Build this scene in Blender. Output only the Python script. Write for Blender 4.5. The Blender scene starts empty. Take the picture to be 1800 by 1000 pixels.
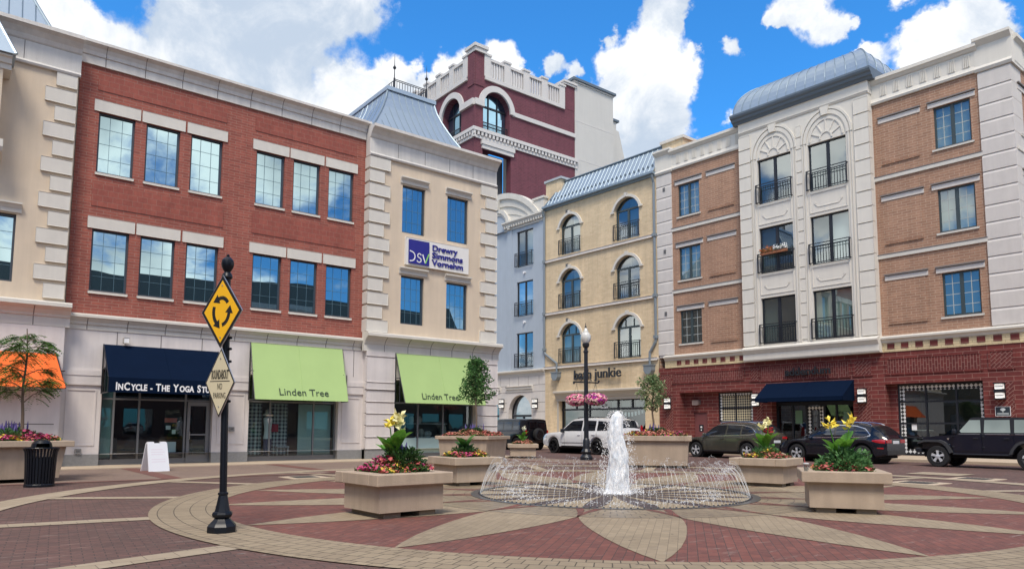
import bpy, bmesh, math, random
from mathutils import Vector, Matrix
rnd = random.Random(7)
rad = math.radians
sc = bpy.context.scene
COL = sc.collection

# ------------------------------------------------------------------ camera
CAM_F, CAM_CY, CAM_PIT, CAM_ROLL, CAM_YAW, CAM_H = 1256.12, 633.48, 0.0941527, 0.0040017, 0.9002312, 1.3
_F = Vector((math.cos(CAM_YAW)*math.cos(CAM_PIT), math.sin(CAM_YAW)*math.cos(CAM_PIT), math.sin(CAM_PIT)))
_r = Vector((math.sin(CAM_YAW), -math.cos(CAM_YAW), 0)); _u = _r.cross(_F)
_R = _r*math.cos(CAM_ROLL) + _u*math.sin(CAM_ROLL)
_U = _u*math.cos(CAM_ROLL) - _r*math.sin(CAM_ROLL)
cam_d = bpy.data.cameras.new('camera'); cam = bpy.data.objects.new('camera', cam_d); COL.objects.link(cam)
cam_d.sensor_width = 36; cam_d.lens = CAM_F/1800*36; cam_d.shift_y = (CAM_CY-500)/1800
cam_d.clip_start = 0.05; cam_d.clip_end = 3000
cam.matrix_world = Matrix(((_R.x, _U.x, -_F.x, 0), (_R.y, _U.y, -_F.y, 0), (_R.z, _U.z, -_F.z, CAM_H), (0, 0, 0, 1)))
sc.camera = cam

def sky_dir(px, py):          # a direction in the sky, from where it was seen in the survey photo
    return (_F + _R*((px-900)/CAM_F) - _U*((py-CAM_CY)/CAM_F)).normalized()

# ------------------------------------------------------------------ exposure, sun, sky
sc.view_settings.view_transform = 'Standard'; sc.view_settings.look = 'None'
sc.view_settings.exposure = 0.38; sc.view_settings.gamma = 1
SUN_EL, SUN_AZ = rad(56), CAM_YAW + math.pi - rad(1)     # high, behind the viewer
sd = Vector((math.cos(SUN_AZ)*math.cos(SUN_EL), math.sin(SUN_AZ)*math.cos(SUN_EL), math.sin(SUN_EL)))
sun_d = bpy.data.lights.new('sun', 'SUN'); sun = bpy.data.objects.new('sun', sun_d); COL.objects.link(sun)
sun_d.energy = 2.6; sun_d.angle = rad(18); sun_d.color = (1, 0.91, 0.79)
sun.rotation_euler = sd.to_track_quat('Z', 'Y').to_euler(); sun.location = sd*200

class NT:
    """small helper for writing node trees"""
    def __init__(s, tree): s.t = tree; s.n = tree.nodes; s.l = tree.links
    def add(s, typ, **kw):
        n = s.n.new(typ)
        for k, v in kw.items(): setattr(n, k, v)
        return n
    def put(s, sock, v):
        if isinstance(v, bpy.types.NodeSocket): s.l.new(v, sock)
        elif v is not None:
            if sock.type == 'RGBA' and len(v) == 3: v = (*v, 1)
            sock.default_value = v
    def m(s, op, a, b=None, c=None, clamp=False):
        n = s.add('ShaderNodeMath', operation=op, use_clamp=clamp)
        s.put(n.inputs[0], a); s.put(n.inputs[1], b)
        if c is not None: s.put(n.inputs[2], c)
        return n.outputs[0]
    def vm(s, op, a, b=None, scale=None):
        n = s.add('ShaderNodeVectorMath', operation=op)
        s.put(n.inputs[0], a)
        if b is not None: s.put(n.inputs[1], b)
        if scale is not None: s.put(n.inputs['Scale'], scale)
        return n.outputs['Value'] if op in ('LENGTH', 'DISTANCE', 'DOT_PRODUCT') else n.outputs[0]
    def sstep(s, v, a, b, lo=0., hi=1.):
        n = s.add('ShaderNodeMapRange', interpolation_type='SMOOTHSTEP')
        s.put(n.inputs[0], v)
        for i, x in enumerate((a, b, lo, hi)): n.inputs[i+1].default_value = x
        return n.outputs[0]
    def mix(s, f, a, b, blend='MIX'):
        n = s.add('ShaderNodeMix', data_type='RGBA', blend_type=blend)
        s.put(n.inputs[0], f); s.put(n.inputs[6], a); s.put(n.inputs[7], b)
        return n.outputs[2]
    def noise(s, vec, scale, detail=3., rough=.5, dist=0.):
        n = s.add('ShaderNodeTexNoise')
        s.put(n.inputs['Vector'], vec)
        n.inputs['Scale'].default_value = scale; n.inputs['Detail'].default_value = detail
        n.inputs['Roughness'].default_value = rough; n.inputs['Distortion'].default_value = dist
        return n.outputs[0]
    def sep(s, v): return s.add_sep(v).outputs
    def add_sep(s, v):
        n = s.add('ShaderNodeSeparateXYZ'); s.put(n.inputs[0], v); return n
    def comb(s, x, y, z):
        n = s.add('ShaderNodeCombineXYZ')
        for i, v in enumerate((x, y, z)): s.put(n.inputs[i], v)
        return n.outputs[0]

world = bpy.data.worlds.new('World'); sc.world = world; world.use_nodes = True
W = NT(world.node_tree); W.n.clear()
SKY_STR = 0.1
sky = W.add('ShaderNodeTexSky', sky_type='NISHITA', sun_disc=False)
sky.sun_elevation = SUN_EL; sky.sun_rotation = math.pi/2 - SUN_AZ; sky.ozone_density = 3.0; sky.air_density = 1.0; sky.dust_density = 0.2
dirv = W.vm('NORMALIZE', W.add('ShaderNodeTexCoord').outputs['Generated'])
# cumulus: (px, py, radius px, greyness); directions fixed in the sky
CLOUDS = [(355,55,105,.9),(450,45,125,1),(545,15,95,.8),(630,-5,62,.4),(395,140,85,.7),(470,125,60,.6),(320,150,70,.3),(110,48,55,.2),
 (165,85,58,.15),(215,105,40,.15),(60,0,70,.2),(255,120,28,.2),(300,95,28,.1),(500,165,38,.3),(545,185,26,.3),(420,200,40,.3),(330,20,60,.6),
 (640,150,46,.05),(700,125,36,0),(595,165,42,.1),(665,185,58,.25),(735,165,40,.2),(610,205,34,.3),(780,150,38,.2),(560,210,40,.3),(740,120,22,.1),
 (800,118,32,.1),(850,108,34,.05),(895,112,34,.05),(920,130,20,.1),(760,200,60,.4),
 (1165,5,42,.75),(1150,-20,40,.7),(1190,28,22,.8),(1130,75,40,.1),(1085,105,40,.05),(1160,115,55,.2),(1200,140,32,.1),(1100,165,55,.35),(1165,185,55,.5),
 (1115,235,50,.75),(1185,225,38,.75),(1090,280,60,.8),(1150,260,50,.8),(1065,60,16,.5),(1215,88,14,.6),(1273,92,20,.6),(970,120,18,.6),(1005,128,18,.5),(1060,190,40,.4),
 (1395,8,38,.3),(1430,32,46,.35),(1470,45,26,.5),(1500,45,15,.6),(1365,38,15,.5),(1590,6,22,.5),
 (1700,40,48,.1),(1735,28,34,.1),(1655,72,44,.2),(1625,95,40,.1),(1750,60,28,.4),(1540,105,28,.2),(1528,92,18,.1),(1285,214,18,.2)]
warp = W.add('ShaderNodeTexNoise'); W.put(warp.inputs['Vector'], dirv); warp.inputs['Scale'].default_value = 16; warp.inputs['Detail'].default_value = 5; warp.inputs['Roughness'].default_value = .6
dw = W.vm('ADD', dirv, W.vm('SCALE', W.vm('SUBTRACT', warp.outputs['Color'], (.5, .5, .5)), scale=.075))
S = G = None
for (px, py, r, g) in CLOUDS:
    d = W.vm('DISTANCE', dw, tuple(sky_dir(px, py)))
    f = W.sstep(d, 0., 1.35*r/CAM_F, 1., 0.)
    S = f if S is None else W.m('ADD', S, f)
    G = W.m('MULTIPLY', f, g) if G is None else W.m('MULTIPLY_ADD', f, g, G)
grey = W.m('DIVIDE', G, W.m('MAXIMUM', S, .001))
fine = W.noise(dirv, 34, 8, .62, .2)
big = W.noise(W.vm('MULTIPLY', dirv, (1, 1, 1.6)), 3.1, 7, .58, .3)
away = W.sstep(W.vm('DOT_PRODUCT', dirv, tuple(sky_dir(900, 380))), .80, .66)        # sky out of view: broken cumulus, made brighter as fill light
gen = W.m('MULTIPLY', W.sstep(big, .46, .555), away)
field = W.m('ADD', W.m('MULTIPLY', S, W.sstep(W.vm('DOT_PRODUCT', dirv, tuple(sky_dir(900, 380))), .60, .72)), W.m('MULTIPLY', W.m('SUBTRACT', fine, .5), .95))
dens = W.m('MAXIMUM', W.sstep(field, .20, .74), gen)
lit = W.sstep(W.m('ADD', W.m('ADD', W.m('MULTIPLY', W.noise(dirv, 11, 6, .62, .5), 1.25), W.m('MULTIPLY', W.m('SUBTRACT', W.noise(dirv, 40, 4, .6), .5), .35)), W.m('MULTIPLY', grey, -.62)), .0, .62)
cl = W.mix(lit, (.44/SKY_STR, .52/SKY_STR, .63/SKY_STR), (.84/SKY_STR, .85/SKY_STR, .86/SKY_STR))
fill_cl = W.mix(W.sstep(W.noise(dirv, 6, 4), .38, .62), (.80/SKY_STR, .78/SKY_STR, .76/SKY_STR), (1.75/SKY_STR, 1.66/SKY_STR, 1.54/SKY_STR))  # unseen clouds whitened and warmed, added as fill
cl = W.mix(away, cl, fill_cl)
blue = W.mix(1., sky.outputs[0], W.mix(away, (.42, 1.34, 2.0), (.45, .92, 1.30)), 'MULTIPLY')  # blue toned down out of view, so it tints the light less
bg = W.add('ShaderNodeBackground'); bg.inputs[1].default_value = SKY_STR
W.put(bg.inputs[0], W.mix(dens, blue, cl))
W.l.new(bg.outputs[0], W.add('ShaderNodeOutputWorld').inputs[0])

# ------------------------------------------------------------------ builders
def setp(o, label=None, cat=None, group=None, kind=None):
    for k, v in (('label', label), ('category', cat), ('group', group), ('kind', kind)):
        if v: o[k] = v
    return o

class MB:
    """collects shapes and links them as ONE mesh object; T maps facade coordinates (u, depth, z) to the world"""
    def __init__(s, T=None): s.v = []; s.f = []; s.uv = {}; s.T = T or (lambda a, b, c: (a, b, c))
    def add(s, pts, faces):
        k = len(s.v); s.v += [s.T(*p) for p in pts]; s.f += [tuple(i+k for i in f) for f in faces]; return s
    def box(s, a0, a1, b0, b1, c0, c1):
        return s.add([(a, b, c) for a in (a0, a1) for b in (b0, b1) for c in (c0, c1)],
                     [(0, 1, 3, 2), (4, 6, 7, 5), (0, 4, 5, 1), (2, 3, 7, 6), (0, 2, 6, 4), (1, 5, 7, 3)])
    def cbox(s, a0, a1, b0, b1, c0, c1, e=.02):      # box with chamfered edges
        x, y, z = (a0+a1)/2, (b0+b1)/2, (c0+c1)/2; hx, hy, hz = (a1-a0)/2, (b1-b0)/2, (c1-c0)/2
        P = []; idx = {}
        for i in (-1, 1):
            for j in (-1, 1):
                for k in (-1, 1):
                    for ax in range(3):
                        h = [hx-e, hy-e, hz-e]; h[ax] += e
                        idx[(i, j, k, ax)] = len(P); P.append((x+i*h[0], y+j*h[1], z+k*h[2]))
        Fc = []
        for ax in range(3):
            o = [q for q in range(3) if q != ax]
            for sgn in (-1, 1):
                loop = []
                for p, q in ((-1, -1), (1, -1), (1, 1), (-1, 1)):
                    c = [0, 0, 0]; c[ax] = sgn; c[o[0]] = p; c[o[1]] = q; loop.append(idx[(*c, ax)])
                Fc.append(tuple(loop))
            for p in (-1, 1):
                for q in (-1, 1):
                    e0 = []; 
                    for t in (-1, 1):
                        c = [0, 0, 0]; c[ax] = t; c[o[0]] = p; c[o[1]] = q
                        e0.append((idx[(*c, o[0])], idx[(*c, o[1])]))
                    Fc.append((e0[0][0], e0[0][1], e0[1][1], e0[1][0]))
        for i in (-1, 1):
            for j in (-1, 1):
                for k in (-1, 1): Fc.append(tuple(idx[(i, j, k, a)] for a in range(3)))
        return s.add(P, Fc)
    def quad(s, *p): return s.add(list(p), [tuple(range(len(p)))])
    def prism(s, poly, d0, d1):                      # polygon (u, z) between two depths
        n = len(poly); P = [(u, d0, z) for u, z in poly]+[(u, d1, z) for u, z in poly]
        return s.add(P, [tuple(range(n))[::-1], tuple(range(n, 2*n))]+[(i, (i+1) % n, n+(i+1) % n, n+i) for i in range(n)])
    def zprism(s, poly, z0, z1):
        n = len(poly); P = [(x, y, z0) for x, y in poly]+[(x, y, z1) for x, y in poly]
        return s.add(P, [tuple(range(n))[::-1], tuple(range(n, 2*n))]+[(i, (i+1) % n, n+(i+1) % n, n+i) for i in range(n)])
    def mould(s, u0, u1, prof):                      # profile (depth, z) run along u
        n = len(prof); P = [(u0, d, z) for d, z in prof]+[(u1, d, z) for d, z in prof]
        return s.add(P, [tuple(range(n))[::-1], tuple(range(n, 2*n))]+[(i, (i+1) % n, n+(i+1) % n, n+i) for i in range(n)])
    def tube(s, path, r, n=8, caps=True):
        path = [Vector(p) for p in path]; m = len(path); P = []
        rs = r if isinstance(r, (list, tuple)) else [r]*m
        up = None
        for i, p in enumerate(path):
            t = (path[min(i+1, m-1)]-path[max(i-1, 0)]).normalized()
            if up is None: up = Vector((0, 0, 1)) if abs(t.z) < .9 else Vector((1, 0, 0))
            a = t.cross(up).normalized(); b = a.cross(t).normalized(); up = b
            for k in range(n):
                w = 2*math.pi*k/n; P.append(tuple(p+(a*math.cos(w)+b*math.sin(w))*rs[i]))
        Fc = [(i*n+k, i*n+(k+1) % n, (i+1)*n+(k+1) % n, (i+1)*n+k) for i in range(m-1) for k in range(n)]
        if caps: Fc += [tuple(range(n))[::-1], tuple((m-1)*n+k for k in range(n))]
        return s.add(P, Fc)
    def lathe(s, prof, c, n=20, axis='z', caps=True):           # prof: (radius, height)
        P = []
        for r, h in prof:
            for k in range(n):
                w = 2*math.pi*k/n; x, y = r*math.cos(w), r*math.sin(w)
                P.append((c[0]+x, c[1]+y, c[2]+h) if axis == 'z' else ((c[0]+x, c[1]+h, c[2]+y) if axis == 'y' else (c[0]+h, c[1]+x, c[2]+y)))
        m = len(prof)
        Fc = [(i*n+k, i*n+(k+1) % n, (i+1)*n+(k+1) % n, (i+1)*n+k) for i in range(m-1) for k in range(n)]
        if caps: Fc += [tuple(range(n))[::-1], tuple((m-1)*n+k for k in range(n))]
        return s.add(P, Fc)
    def ball(s, c, r, n=8, m=5):
        rx, ry, rz = r if isinstance(r, tuple) else (r, r, r)
        P = [(c[0], c[1], c[2]-rz)]
        for j in range(1, m):
            a = -math.pi/2+math.pi*j/m
            for k in range(n):
                w = 2*math.pi*k/n; P.append((c[0]+rx*math.cos(a)*math.cos(w), c[1]+ry*math.cos(a)*math.sin(w), c[2]+rz*math.sin(a)))
        P.append((c[0], c[1], c[2]+rz)); L = len(P)-1
        Fc = [(0, 1+(k+1) % n, 1+k) for k in range(n)]
        Fc += [(1+j*n+k, 1+j*n+(k+1) % n, 1+(j+1)*n+(k+1) % n, 1+(j+1)*n+k) for j in range(m-2) for k in range(n)]
        Fc += [(L, 1+(m-2)*n+k, 1+(m-2)*n+(k+1) % n) for k in range(n)]
        return s.add(P, Fc)
    def build(s, name, mat, parent=None, smooth=False, origin=None, recalc=True, uvf=None):
        org = Vector(origin) if origin is not None else (Vector(root_of(parent)['_o']) if parent is not None else Vector((0, 0, 0)))
        me = bpy.data.meshes.new(name); me.from_pydata([tuple(Vector(p)-org) for p in s.v], [], s.f)
        if recalc:
            bm = bmesh.new(); bm.from_mesh(me); bmesh.ops.recalc_face_normals(bm, faces=bm.faces); bm.to_mesh(me); bm.free()
        if uvf:
            ul = me.uv_layers.new(name='UVMap')
            for lp in me.loops: ul.data[lp.index].uv = uvf(*(me.vertices[lp.vertex_index].co+org))
        if mat: me.materials.append(mat)
        if smooth:
            me.polygons.foreach_set('use_smooth', [True]*len(me.polygons))
            try: me.set_sharp_from_angle(angle=rad(smooth if smooth is not True else 40))
            except Exception: pass
        o = bpy.data.objects.new(name, me); COL.objects.link(o)
        if parent is not None: o.parent = parent
        else: o.location = org; o['_o'] = tuple(org)
        return o

def root_of(o):
    while o.parent is not None: o = o.parent
    return o
def thing(name, label, cat, loc=(0, 0, 0), group=None):
    o = bpy.data.objects.new(name, None); COL.objects.link(o); o.location = loc; o['_o'] = tuple(loc); o.empty_display_size = .2
    return setp(o, label, cat, group)
def copy_tree(o, parent=None):
    c = o.copy(); COL.objects.link(c)
    if parent is not None: c.parent = parent
    for ch in o.children: copy_tree(ch, c)
    return c

# ------------------------------------------------------------------ materials
MATS = {}
def mat(name, col, rough=.6, metal=0., spec=.5, noise=.0, nscale=3., bump=0., bscale=40., coat=0., streak=0.):
    if name in MATS: return MATS[name]
    m = bpy.data.materials.new(name); m.use_nodes = True; N = NT(m.node_tree); b = N.n['Principled BSDF']
    b.inputs['Roughness'].default_value = rough; b.inputs['Metallic'].default_value = metal
    b.inputs['Specular IOR Level'].default_value = spec; b.inputs['Coat Weight'].default_value = coat
    b.inputs['Coat Roughness'].default_value = .03
    c = (*col, 1)
    if noise or streak:
        pos = N.add('ShaderNodeNewGeometry').outputs['Position']
        f = N.m('MULTIPLY', N.m('SUBTRACT', N.noise(pos, nscale, 6, .62), .5), 2.6*noise)
        if streak:
            f2 = N.noise(N.vm('MULTIPLY', pos, (5, 5, .35)), 1., 4, .6)
            f = N.m('ADD', f, N.m('MULTIPLY', N.m('SUBTRACT', f2, .5), 2.4*streak))
        N.put(b.inputs['Base Color'], N.mix(1., c, N.comb(*[N.m('ADD', f, 1.)]*3), 'MULTIPLY'))
    else: b.inputs['Base Color'].default_value = c
    if bump:
        pos = N.add('ShaderNodeNewGeometry').outputs['Position']
        bp = N.add('ShaderNodeBump'); bp.inputs['Strength'].default_value = bump; bp.inputs['Distance'].default_value = .02
        N.put(bp.inputs['Height'], N.noise(pos, bscale, 4)); N.l.new(bp.outputs[0], b.inputs['Normal'])
    MATS[name] = m; return m

def brick(name, axis, c1, c2, mortar, bw=.22, rh=.075, ms=.006, scuff=0., rough=.85, var=.18, uv=False, bump=.35, offset=.5, big=.12, bigscale=.6, angle=0., swap=False, msmooth=.2):
    """brick or paver coursing; axis 'x': wall along x, 'y': wall along y, 'g': ground"""
    m = bpy.data.materials.new(name); m.use_nodes = True; N = NT(m.node_tree); b = N.n['Principled BSDF']
    pos = N.add('ShaderNodeNewGeometry').outputs['Position']; x, y, z = N.sep(pos)
    if uv:
        u = N.add('ShaderNodeUVMap'); u.uv_map = 'UVMap'; vec = u.outputs[0]
    else: vec = {'x': lambda: N.comb(x, z, 0.), 'y': lambda: N.comb(y, z, 0.), 'g': lambda: N.comb(x, y, 0.)}[axis]()
    if angle or swap:
        mp = N.add('ShaderNodeMapping'); N.put(mp.inputs[0], vec); mp.inputs['Rotation'].default_value = (0, 0, angle); vec = mp.outputs[0]
    t = N.add('ShaderNodeTexBrick'); N.put(t.inputs['Vector'], vec); t.offset = offset
    for k, v in (('Color1', (*c1, 1)), ('Color2', (*c2, 1)), ('Mortar', (*mortar, 1))): t.inputs[k].default_value = v
    for k, v in (('Scale', 1.), ('Mortar Size', ms), ('Mortar Smooth', msmooth), ('Bias', 0.), ('Brick Width', bw), ('Row Height', rh)): t.inputs[k].default_value = v
    n1 = N.m('MULTIPLY', N.m('SUBTRACT', N.noise(pos, bigscale, 5, .6), .5), 2.6*big)
    n2 = N.m('MULTIPLY', N.m('SUBTRACT', N.noise(pos, 9., 3, .6), .5), 2.*var)
    f = N.m('ADD', N.m('ADD', n1, n2), 1.)
    if axis != 'g': f = N.m('ADD', f, N.m('MULTIPLY', N.m('SUBTRACT', N.noise(N.vm('MULTIPLY', pos, (2.6, 2.6, .16)), 1., 5, .65), .5), .55))      # rain streaking
    col = N.mix(1., t.outputs[0], N.comb(f, f, f), 'MULTIPLY')
    if scuff:      # pale wear and salt marks, dark oil spots
        w1 = N.m('MULTIPLY', N.sstep(N.noise(N.vm('MULTIPLY', pos, (1.1, 4.5, 1)), 1.7, 6, .72, .6), .56, .74), scuff)
        w2 = N.m('MULTIPLY', N.sstep(N.noise(pos, 1.1, 5, .7, .3), .60, .74), scuff*.9)
        col = N.mix(w1, col, (.42, .37, .33)); col = N.mix(w2, col, (.06, .05, .045)); col = N.mix(N.m('MULTIPLY', N.sstep(N.noise(pos, 6.5, 2, .5), .70, .74), .55), col, (.035, .03, .028))
    N.put(b.inputs['Base Color'], col)
    b.inputs['Roughness'].default_value = rough; b.inputs['Specular IOR Level'].default_value = .3
    bp = N.add('ShaderNodeBump'); bp.inputs['Strength'].default_value = bump; bp.inputs['Distance'].default_value = .01; bp.invert = True
    N.l.new(t.outputs['Fac'], bp.inputs['Height']); N.l.new(bp.outputs[0], b.inputs['Normal'])
    MATS[name] = m; return m

def mirror_glass(name, tint, base, fac=.72, wave=.0025, wscale=.7):
    m = bpy.data.materials.new(name); m.use_nodes = True; N = NT(m.node_tree); N.n.clear()
    out = N.add('ShaderNodeOutputMaterial'); g = N.add('ShaderNodeBsdfGlossy'); d = N.add('ShaderNodeBsdfPrincipled'); mx = N.add('ShaderNodeMixShader')
    g.inputs['Color'].default_value = (*tint, 1); g.inputs['Roughness'].default_value = .004
    d.inputs['Base Color'].default_value = (*base, 1); d.inputs['Roughness'].default_value = .4; d.inputs['Specular IOR Level'].default_value = .1
    pos = N.add('ShaderNodeNewGeometry').outputs['Position']
    bp = N.add('ShaderNodeBump'); bp.inputs['Strength'].default_value = 1.; bp.inputs['Distance'].default_value = wave
    N.put(bp.inputs['Height'], N.noise(pos, wscale, 1)); N.l.new(bp.outputs[0], g.inputs['Normal'])
    mx.inputs[0].default_value = fac
    N.l.new(d.outputs[0], mx.inputs[1]); N.l.new(g.outputs[0], mx.inputs[2]); N.l.new(mx.outputs[0], out.inputs[0])
    MATS[name] = m; return m
def clear_glass(name, tint, refl=.18):
    m = bpy.data.materials.new(name); m.use_nodes = True; N = NT(m.node_tree); N.n.clear()
    out = N.add('ShaderNodeOutputMaterial'); g = N.add('ShaderNodeBsdfGlossy'); d = N.add('ShaderNodeBsdfTransparent'); mx = N.add('ShaderNodeMixShader')
    g.inputs['Color'].default_value = (.85, .95, 1, 1); g.inputs['Roughness'].default_value = .004; d.inputs['Color'].default_value = (*tint, 1)
    lw = N.add('ShaderNodeLayerWeight'); lw.inputs[0].default_value = .25
    N.put(mx.inputs[0], N.m('ADD', N.m('MULTIPLY', lw.outputs['Fresnel'], .4), refl, clamp=True))
    N.l.new(d.outputs[0], mx.inputs[1]); N.l.new(g.outputs[0], mx.inputs[2]); N.l.new(mx.outputs[0], out.inputs[0])
    MATS[name] = m; return m

STONE = mat('pale_limestone', (.60, .575, .535), .8, noise=.12, nscale=1.6, bump=.15, bscale=25, streak=.16)
STONE_L = mat('limestone_trim', (.62, .59, .53), .8, noise=.08, nscale=2., streak=.06)
PINKSTONE = mat('base_limestone', (.64, .595, .57), .8, noise=.12, nscale=1.3, streak=.12)
CREAM = mat('cream_stucco', (.61, .505, .385), .9, noise=.10, nscale=.9, bump=.2, bscale=60, streak=.10)
JOINT = mat('dark_joint', (.18, .16, .15), .9)
GRANITE = mat('grey_granite', (.24, .24, .235), .7, noise=.2, nscale=12)
FRAME = mat('slate_frame', (.05, .06, .075), .45)
ALU = mat('bronze_grey_aluminium', (.20, .205, .21), .4, metal=.3)
BLACK = mat('black_metal', (.012, .014, .02), .42)
BLACKGLOSS = mat('black_powder_coat', (.006, .008, .013), .35, spec=.3)
METALROOF = mat('blue_grey_standing_seam', (.34, .42, .50), .38, metal=.55, noise=.06, nscale=.8)
DARKROOF = mat('dark_roof_edge', (.13, .165, .20), .5, metal=.3)
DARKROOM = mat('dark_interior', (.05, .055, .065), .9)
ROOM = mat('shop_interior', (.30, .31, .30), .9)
WHITE = mat('white_paint', (.8, .8, .8), .5)
BLIND = mat('pale_blind', (.62, .66, .64), .8)
MIRROR = mirror_glass('coated_office_glass', (.38, .53, .59), (.010, .028, .04), .74)
PANE = clear_glass('window_glass', (.62, .72, .72), .22)
SHOPPANE = clear_glass('shop_glass', (.60, .72, .72), .10)
# ------------------------------------------------------------------ the ground
FC = (10.5, 10.03)                                    # centre of the fountain court
STREETBRICK = brick('street_pavers', 'g', (.145, .080, .068), (.108, .067, .058), (.06, .047, .043), bw=.20, rh=.10, ms=.006, scuff=.40, var=.28, big=.30, bigscale=.35, angle=rad(6), msmooth=.3)
COURTBRICK = brick('court_pavers', 'g', (.195, .076, .060), (.142, .062, .052), (.075, .052, .046), bw=.21, rh=.105, ms=.005, scuff=.46, var=.30, big=.25, bigscale=.45, angle=rad(-38))
TANRING = brick('tan_ring_pavers', 'g', (.305, .245, .167), (.258, .204, .14), (.085, .068, .05), scuff=.22, bw=.165, rh=.225, ms=.007, uv=True, offset=.5, var=.14, big=.2, bigscale=.5)
TANPET = brick('tan_petal_pavers', 'g', (.305, .245, .168), (.26, .207, .142), (.19, .15, .105), scuff=.25, bw=.21, rh=.105, ms=.004, var=.16, big=.22, bigscale=.5, angle=rad(-38))
TANPALE = brick('tan_band_pavers', 'g', (.36, .295, .215), (.32, .26, .185), (.2, .16, .12), bw=.3, rh=.3, ms=.006, uv=True, var=.1, big=.15)
WETBRICK = brick('wet_pavers', 'g', (.085, .060, .056), (.07, .053, .05), (.035, .03, .03), bw=.21, rh=.105, ms=.005, var=.3, rough=.55, angle=rad(-38))
WETTAN = brick('wet_tan_pavers', 'g', (.36, .29, .19), (.31, .245, .16), (.12, .10, .07), bw=.21, rh=.105, ms=.005, var=.2, rough=.5, angle=rad(-38))
GRATE = mat('wet_steel_grate', (.075, .085, .095), .3, metal=.4, noise=.3, nscale=9)
ASPHALT = mat('asphalt', (.06, .06, .06), .9, noise=.25, nscale=4, bump=.3)
WALKPINK = brick('sidewalk_pavers', 'g', (.235, .172, .138), (.205, .15, .122), (.15, .11, .09), bw=.2, rh=.1, ms=.004, var=.15, big=.16, bigscale=.5)
WALKCREAM = mat('sidewalk_concrete', (.46, .37, .27), .85, noise=.12, nscale=1.2, bump=.1)
REDBAND = brick('red_band_pavers', 'g', (.19, .085, .07), (.16, .075, .065), (.1, .06, .05), bw=.2, rh=.1, var=.2)

def sheet(name, polys, z, m, uvf=None):
    b = MB()
    for p in polys: b.quad(*[(x, y, z) for x, y in p])
    o = b.build(name, m, uvf=uvf)
    for p in o.data.polygons:
        if p.normal.z < 0: p.flip()
    return setp(o, kind='structure')
def pol(r, a): return (FC[0]+r*math.cos(a), FC[1]+r*math.sin(a))
def ringpolys(r0, r1, n=192): return [[pol(r0, 2*math.pi*k/n), pol(r1, 2*math.pi*k/n), pol(r1, 2*math.pi*(k+1)/n), pol(r0, 2*math.pi*(k+1)/n)] for k in range(n)]
def ringuv(rm):
    def f(x, y, z):
        dx, dy = x-FC[0], y-FC[1]; return (math.atan2(dy, dx)*rm, math.hypot(dx, dy))
    return f
sheet('ground', [[(-400, -400), (400, -400), (400, 600), (-400, 600)]], -.03, ASPHALT)
sheet('street', [[(-40, -30), (31, -30), (31, 19.3), (-40, 19.3)], [(20.6, 19.3), (31, 19.3), (31, 130), (20.6, 130)]], 0, STREETBRICK)
sheet('court_pavement', [[pol(7.35, 2*math.pi*k/128) for k in range(128)]], .004, COURTBRICK)
R0, R1 = 7.28, 8.22
def ring_obj(name, r0, r1, z, m, rm=None, n=192):
    b = MB(); V = []
    # split at the seam so that the angle runs on
    for k in range(n):
        a0, a1 = -math.pi+2*math.pi*k/n, -math.pi+2*math.pi*(k+1)/n
        b.quad(*[(*pol(r, a), z) for r, a in ((r0, a0), (r1, a0), (r1, a1), (r0, a1))])
    o = b.build(name, m)
    ul = o.data.uv_layers.new(name='UVMap')
    for p in o.data.polygons:
        if p.normal.z < 0: p.flip()
    for k, p in enumerate(o.data.polygons):
        for li in p.loop_indices:
            co = o.data.vertices[o.data.loops[li].vertex_index].co; dx, dy = co.x-FC[0], co.y-FC[1]
            a = math.atan2(dy, dx)
            if k == 0 and a > 0: a -= 2*math.pi
            if k == n-1 and a < 0: a += 2*math.pi
            ul.data[li].uv = (a*(rm or r0), math.hypot(dx, dy))
    return setp(o, kind='structure')
ring_obj('paved_ring', R0, R1, .012, TANRING)
ring_obj('outer_paved_ring', 10.35, 10.95, .012, TANPALE)
WETRING = brick('damp_ring_pavers', 'g', (.285, .225, .15), (.235, .185, .125), (.07, .055, .042), scuff=.2, bw=.165, rh=.225, ms=.007, uv=True, var=.2, big=.4, bigscale=.8, rough=.38)
ring_obj('inner_paved_ring', 2.80, 3.86, .012, WETRING)
# sixteen leaf-shaped petals between the two rings, brick between them
def leaf(a0):
    prof = [(3.83, 11.2), (4.2, 10.0), (4.7, 8.3), (5.2, 6.6), (5.8, 4.7), (6.4, 2.9), (6.9, 1.3), (7.26, 0.1)]
    L = [pol(r, a0+rad(w)) for r, w in prof]; Rr = [pol(r, a0-rad(w)) for r, w in prof]
    return [[L[i], L[i+1], Rr[i+1], Rr[i]] for i in range(len(prof)-1)]
A0 = rad(-132.5)
sheet('petal_pavement', [q for k in range(16) for q in leaf(A0+rad(22.5*k))], .010, TANPET)
sheet('radial_pavement', [[pol(8.2, a-.022), pol(10.37, a-.0175), pol(10.37, a+.0175), pol(8.2, a+.022)] for a in [A0+rad(11.25+22.5*k) for k in range(16)]], .008, TANPALE, uvf=lambda x, y, z: (x, y))
# wet basin floor: dark pavers with pale wedges
sheet('basin_pavement', [[pol(2.70, 2*math.pi*k/96) for k in range(96)]], .008, WETBRICK)
def wedge(a0):
    prof = [(.50, .8), (1.0, 2.6), (1.55, 4.4), (2.1, 6.2), (2.42, 7.6), (2.64, 9.2)]
    L = [pol(r, a0+rad(w)) for r, w in prof]; Rr = [pol(r, a0-rad(w)) for r, w in prof]
    return [[L[i], L[i+1], Rr[i+1], Rr[i]] for i in range(len(prof)-1)]
sheet('basin_wedges_pavement', [q for k in range(16) for q in wedge(A0+rad(22.5*k))], .012, WETTAN)
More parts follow.
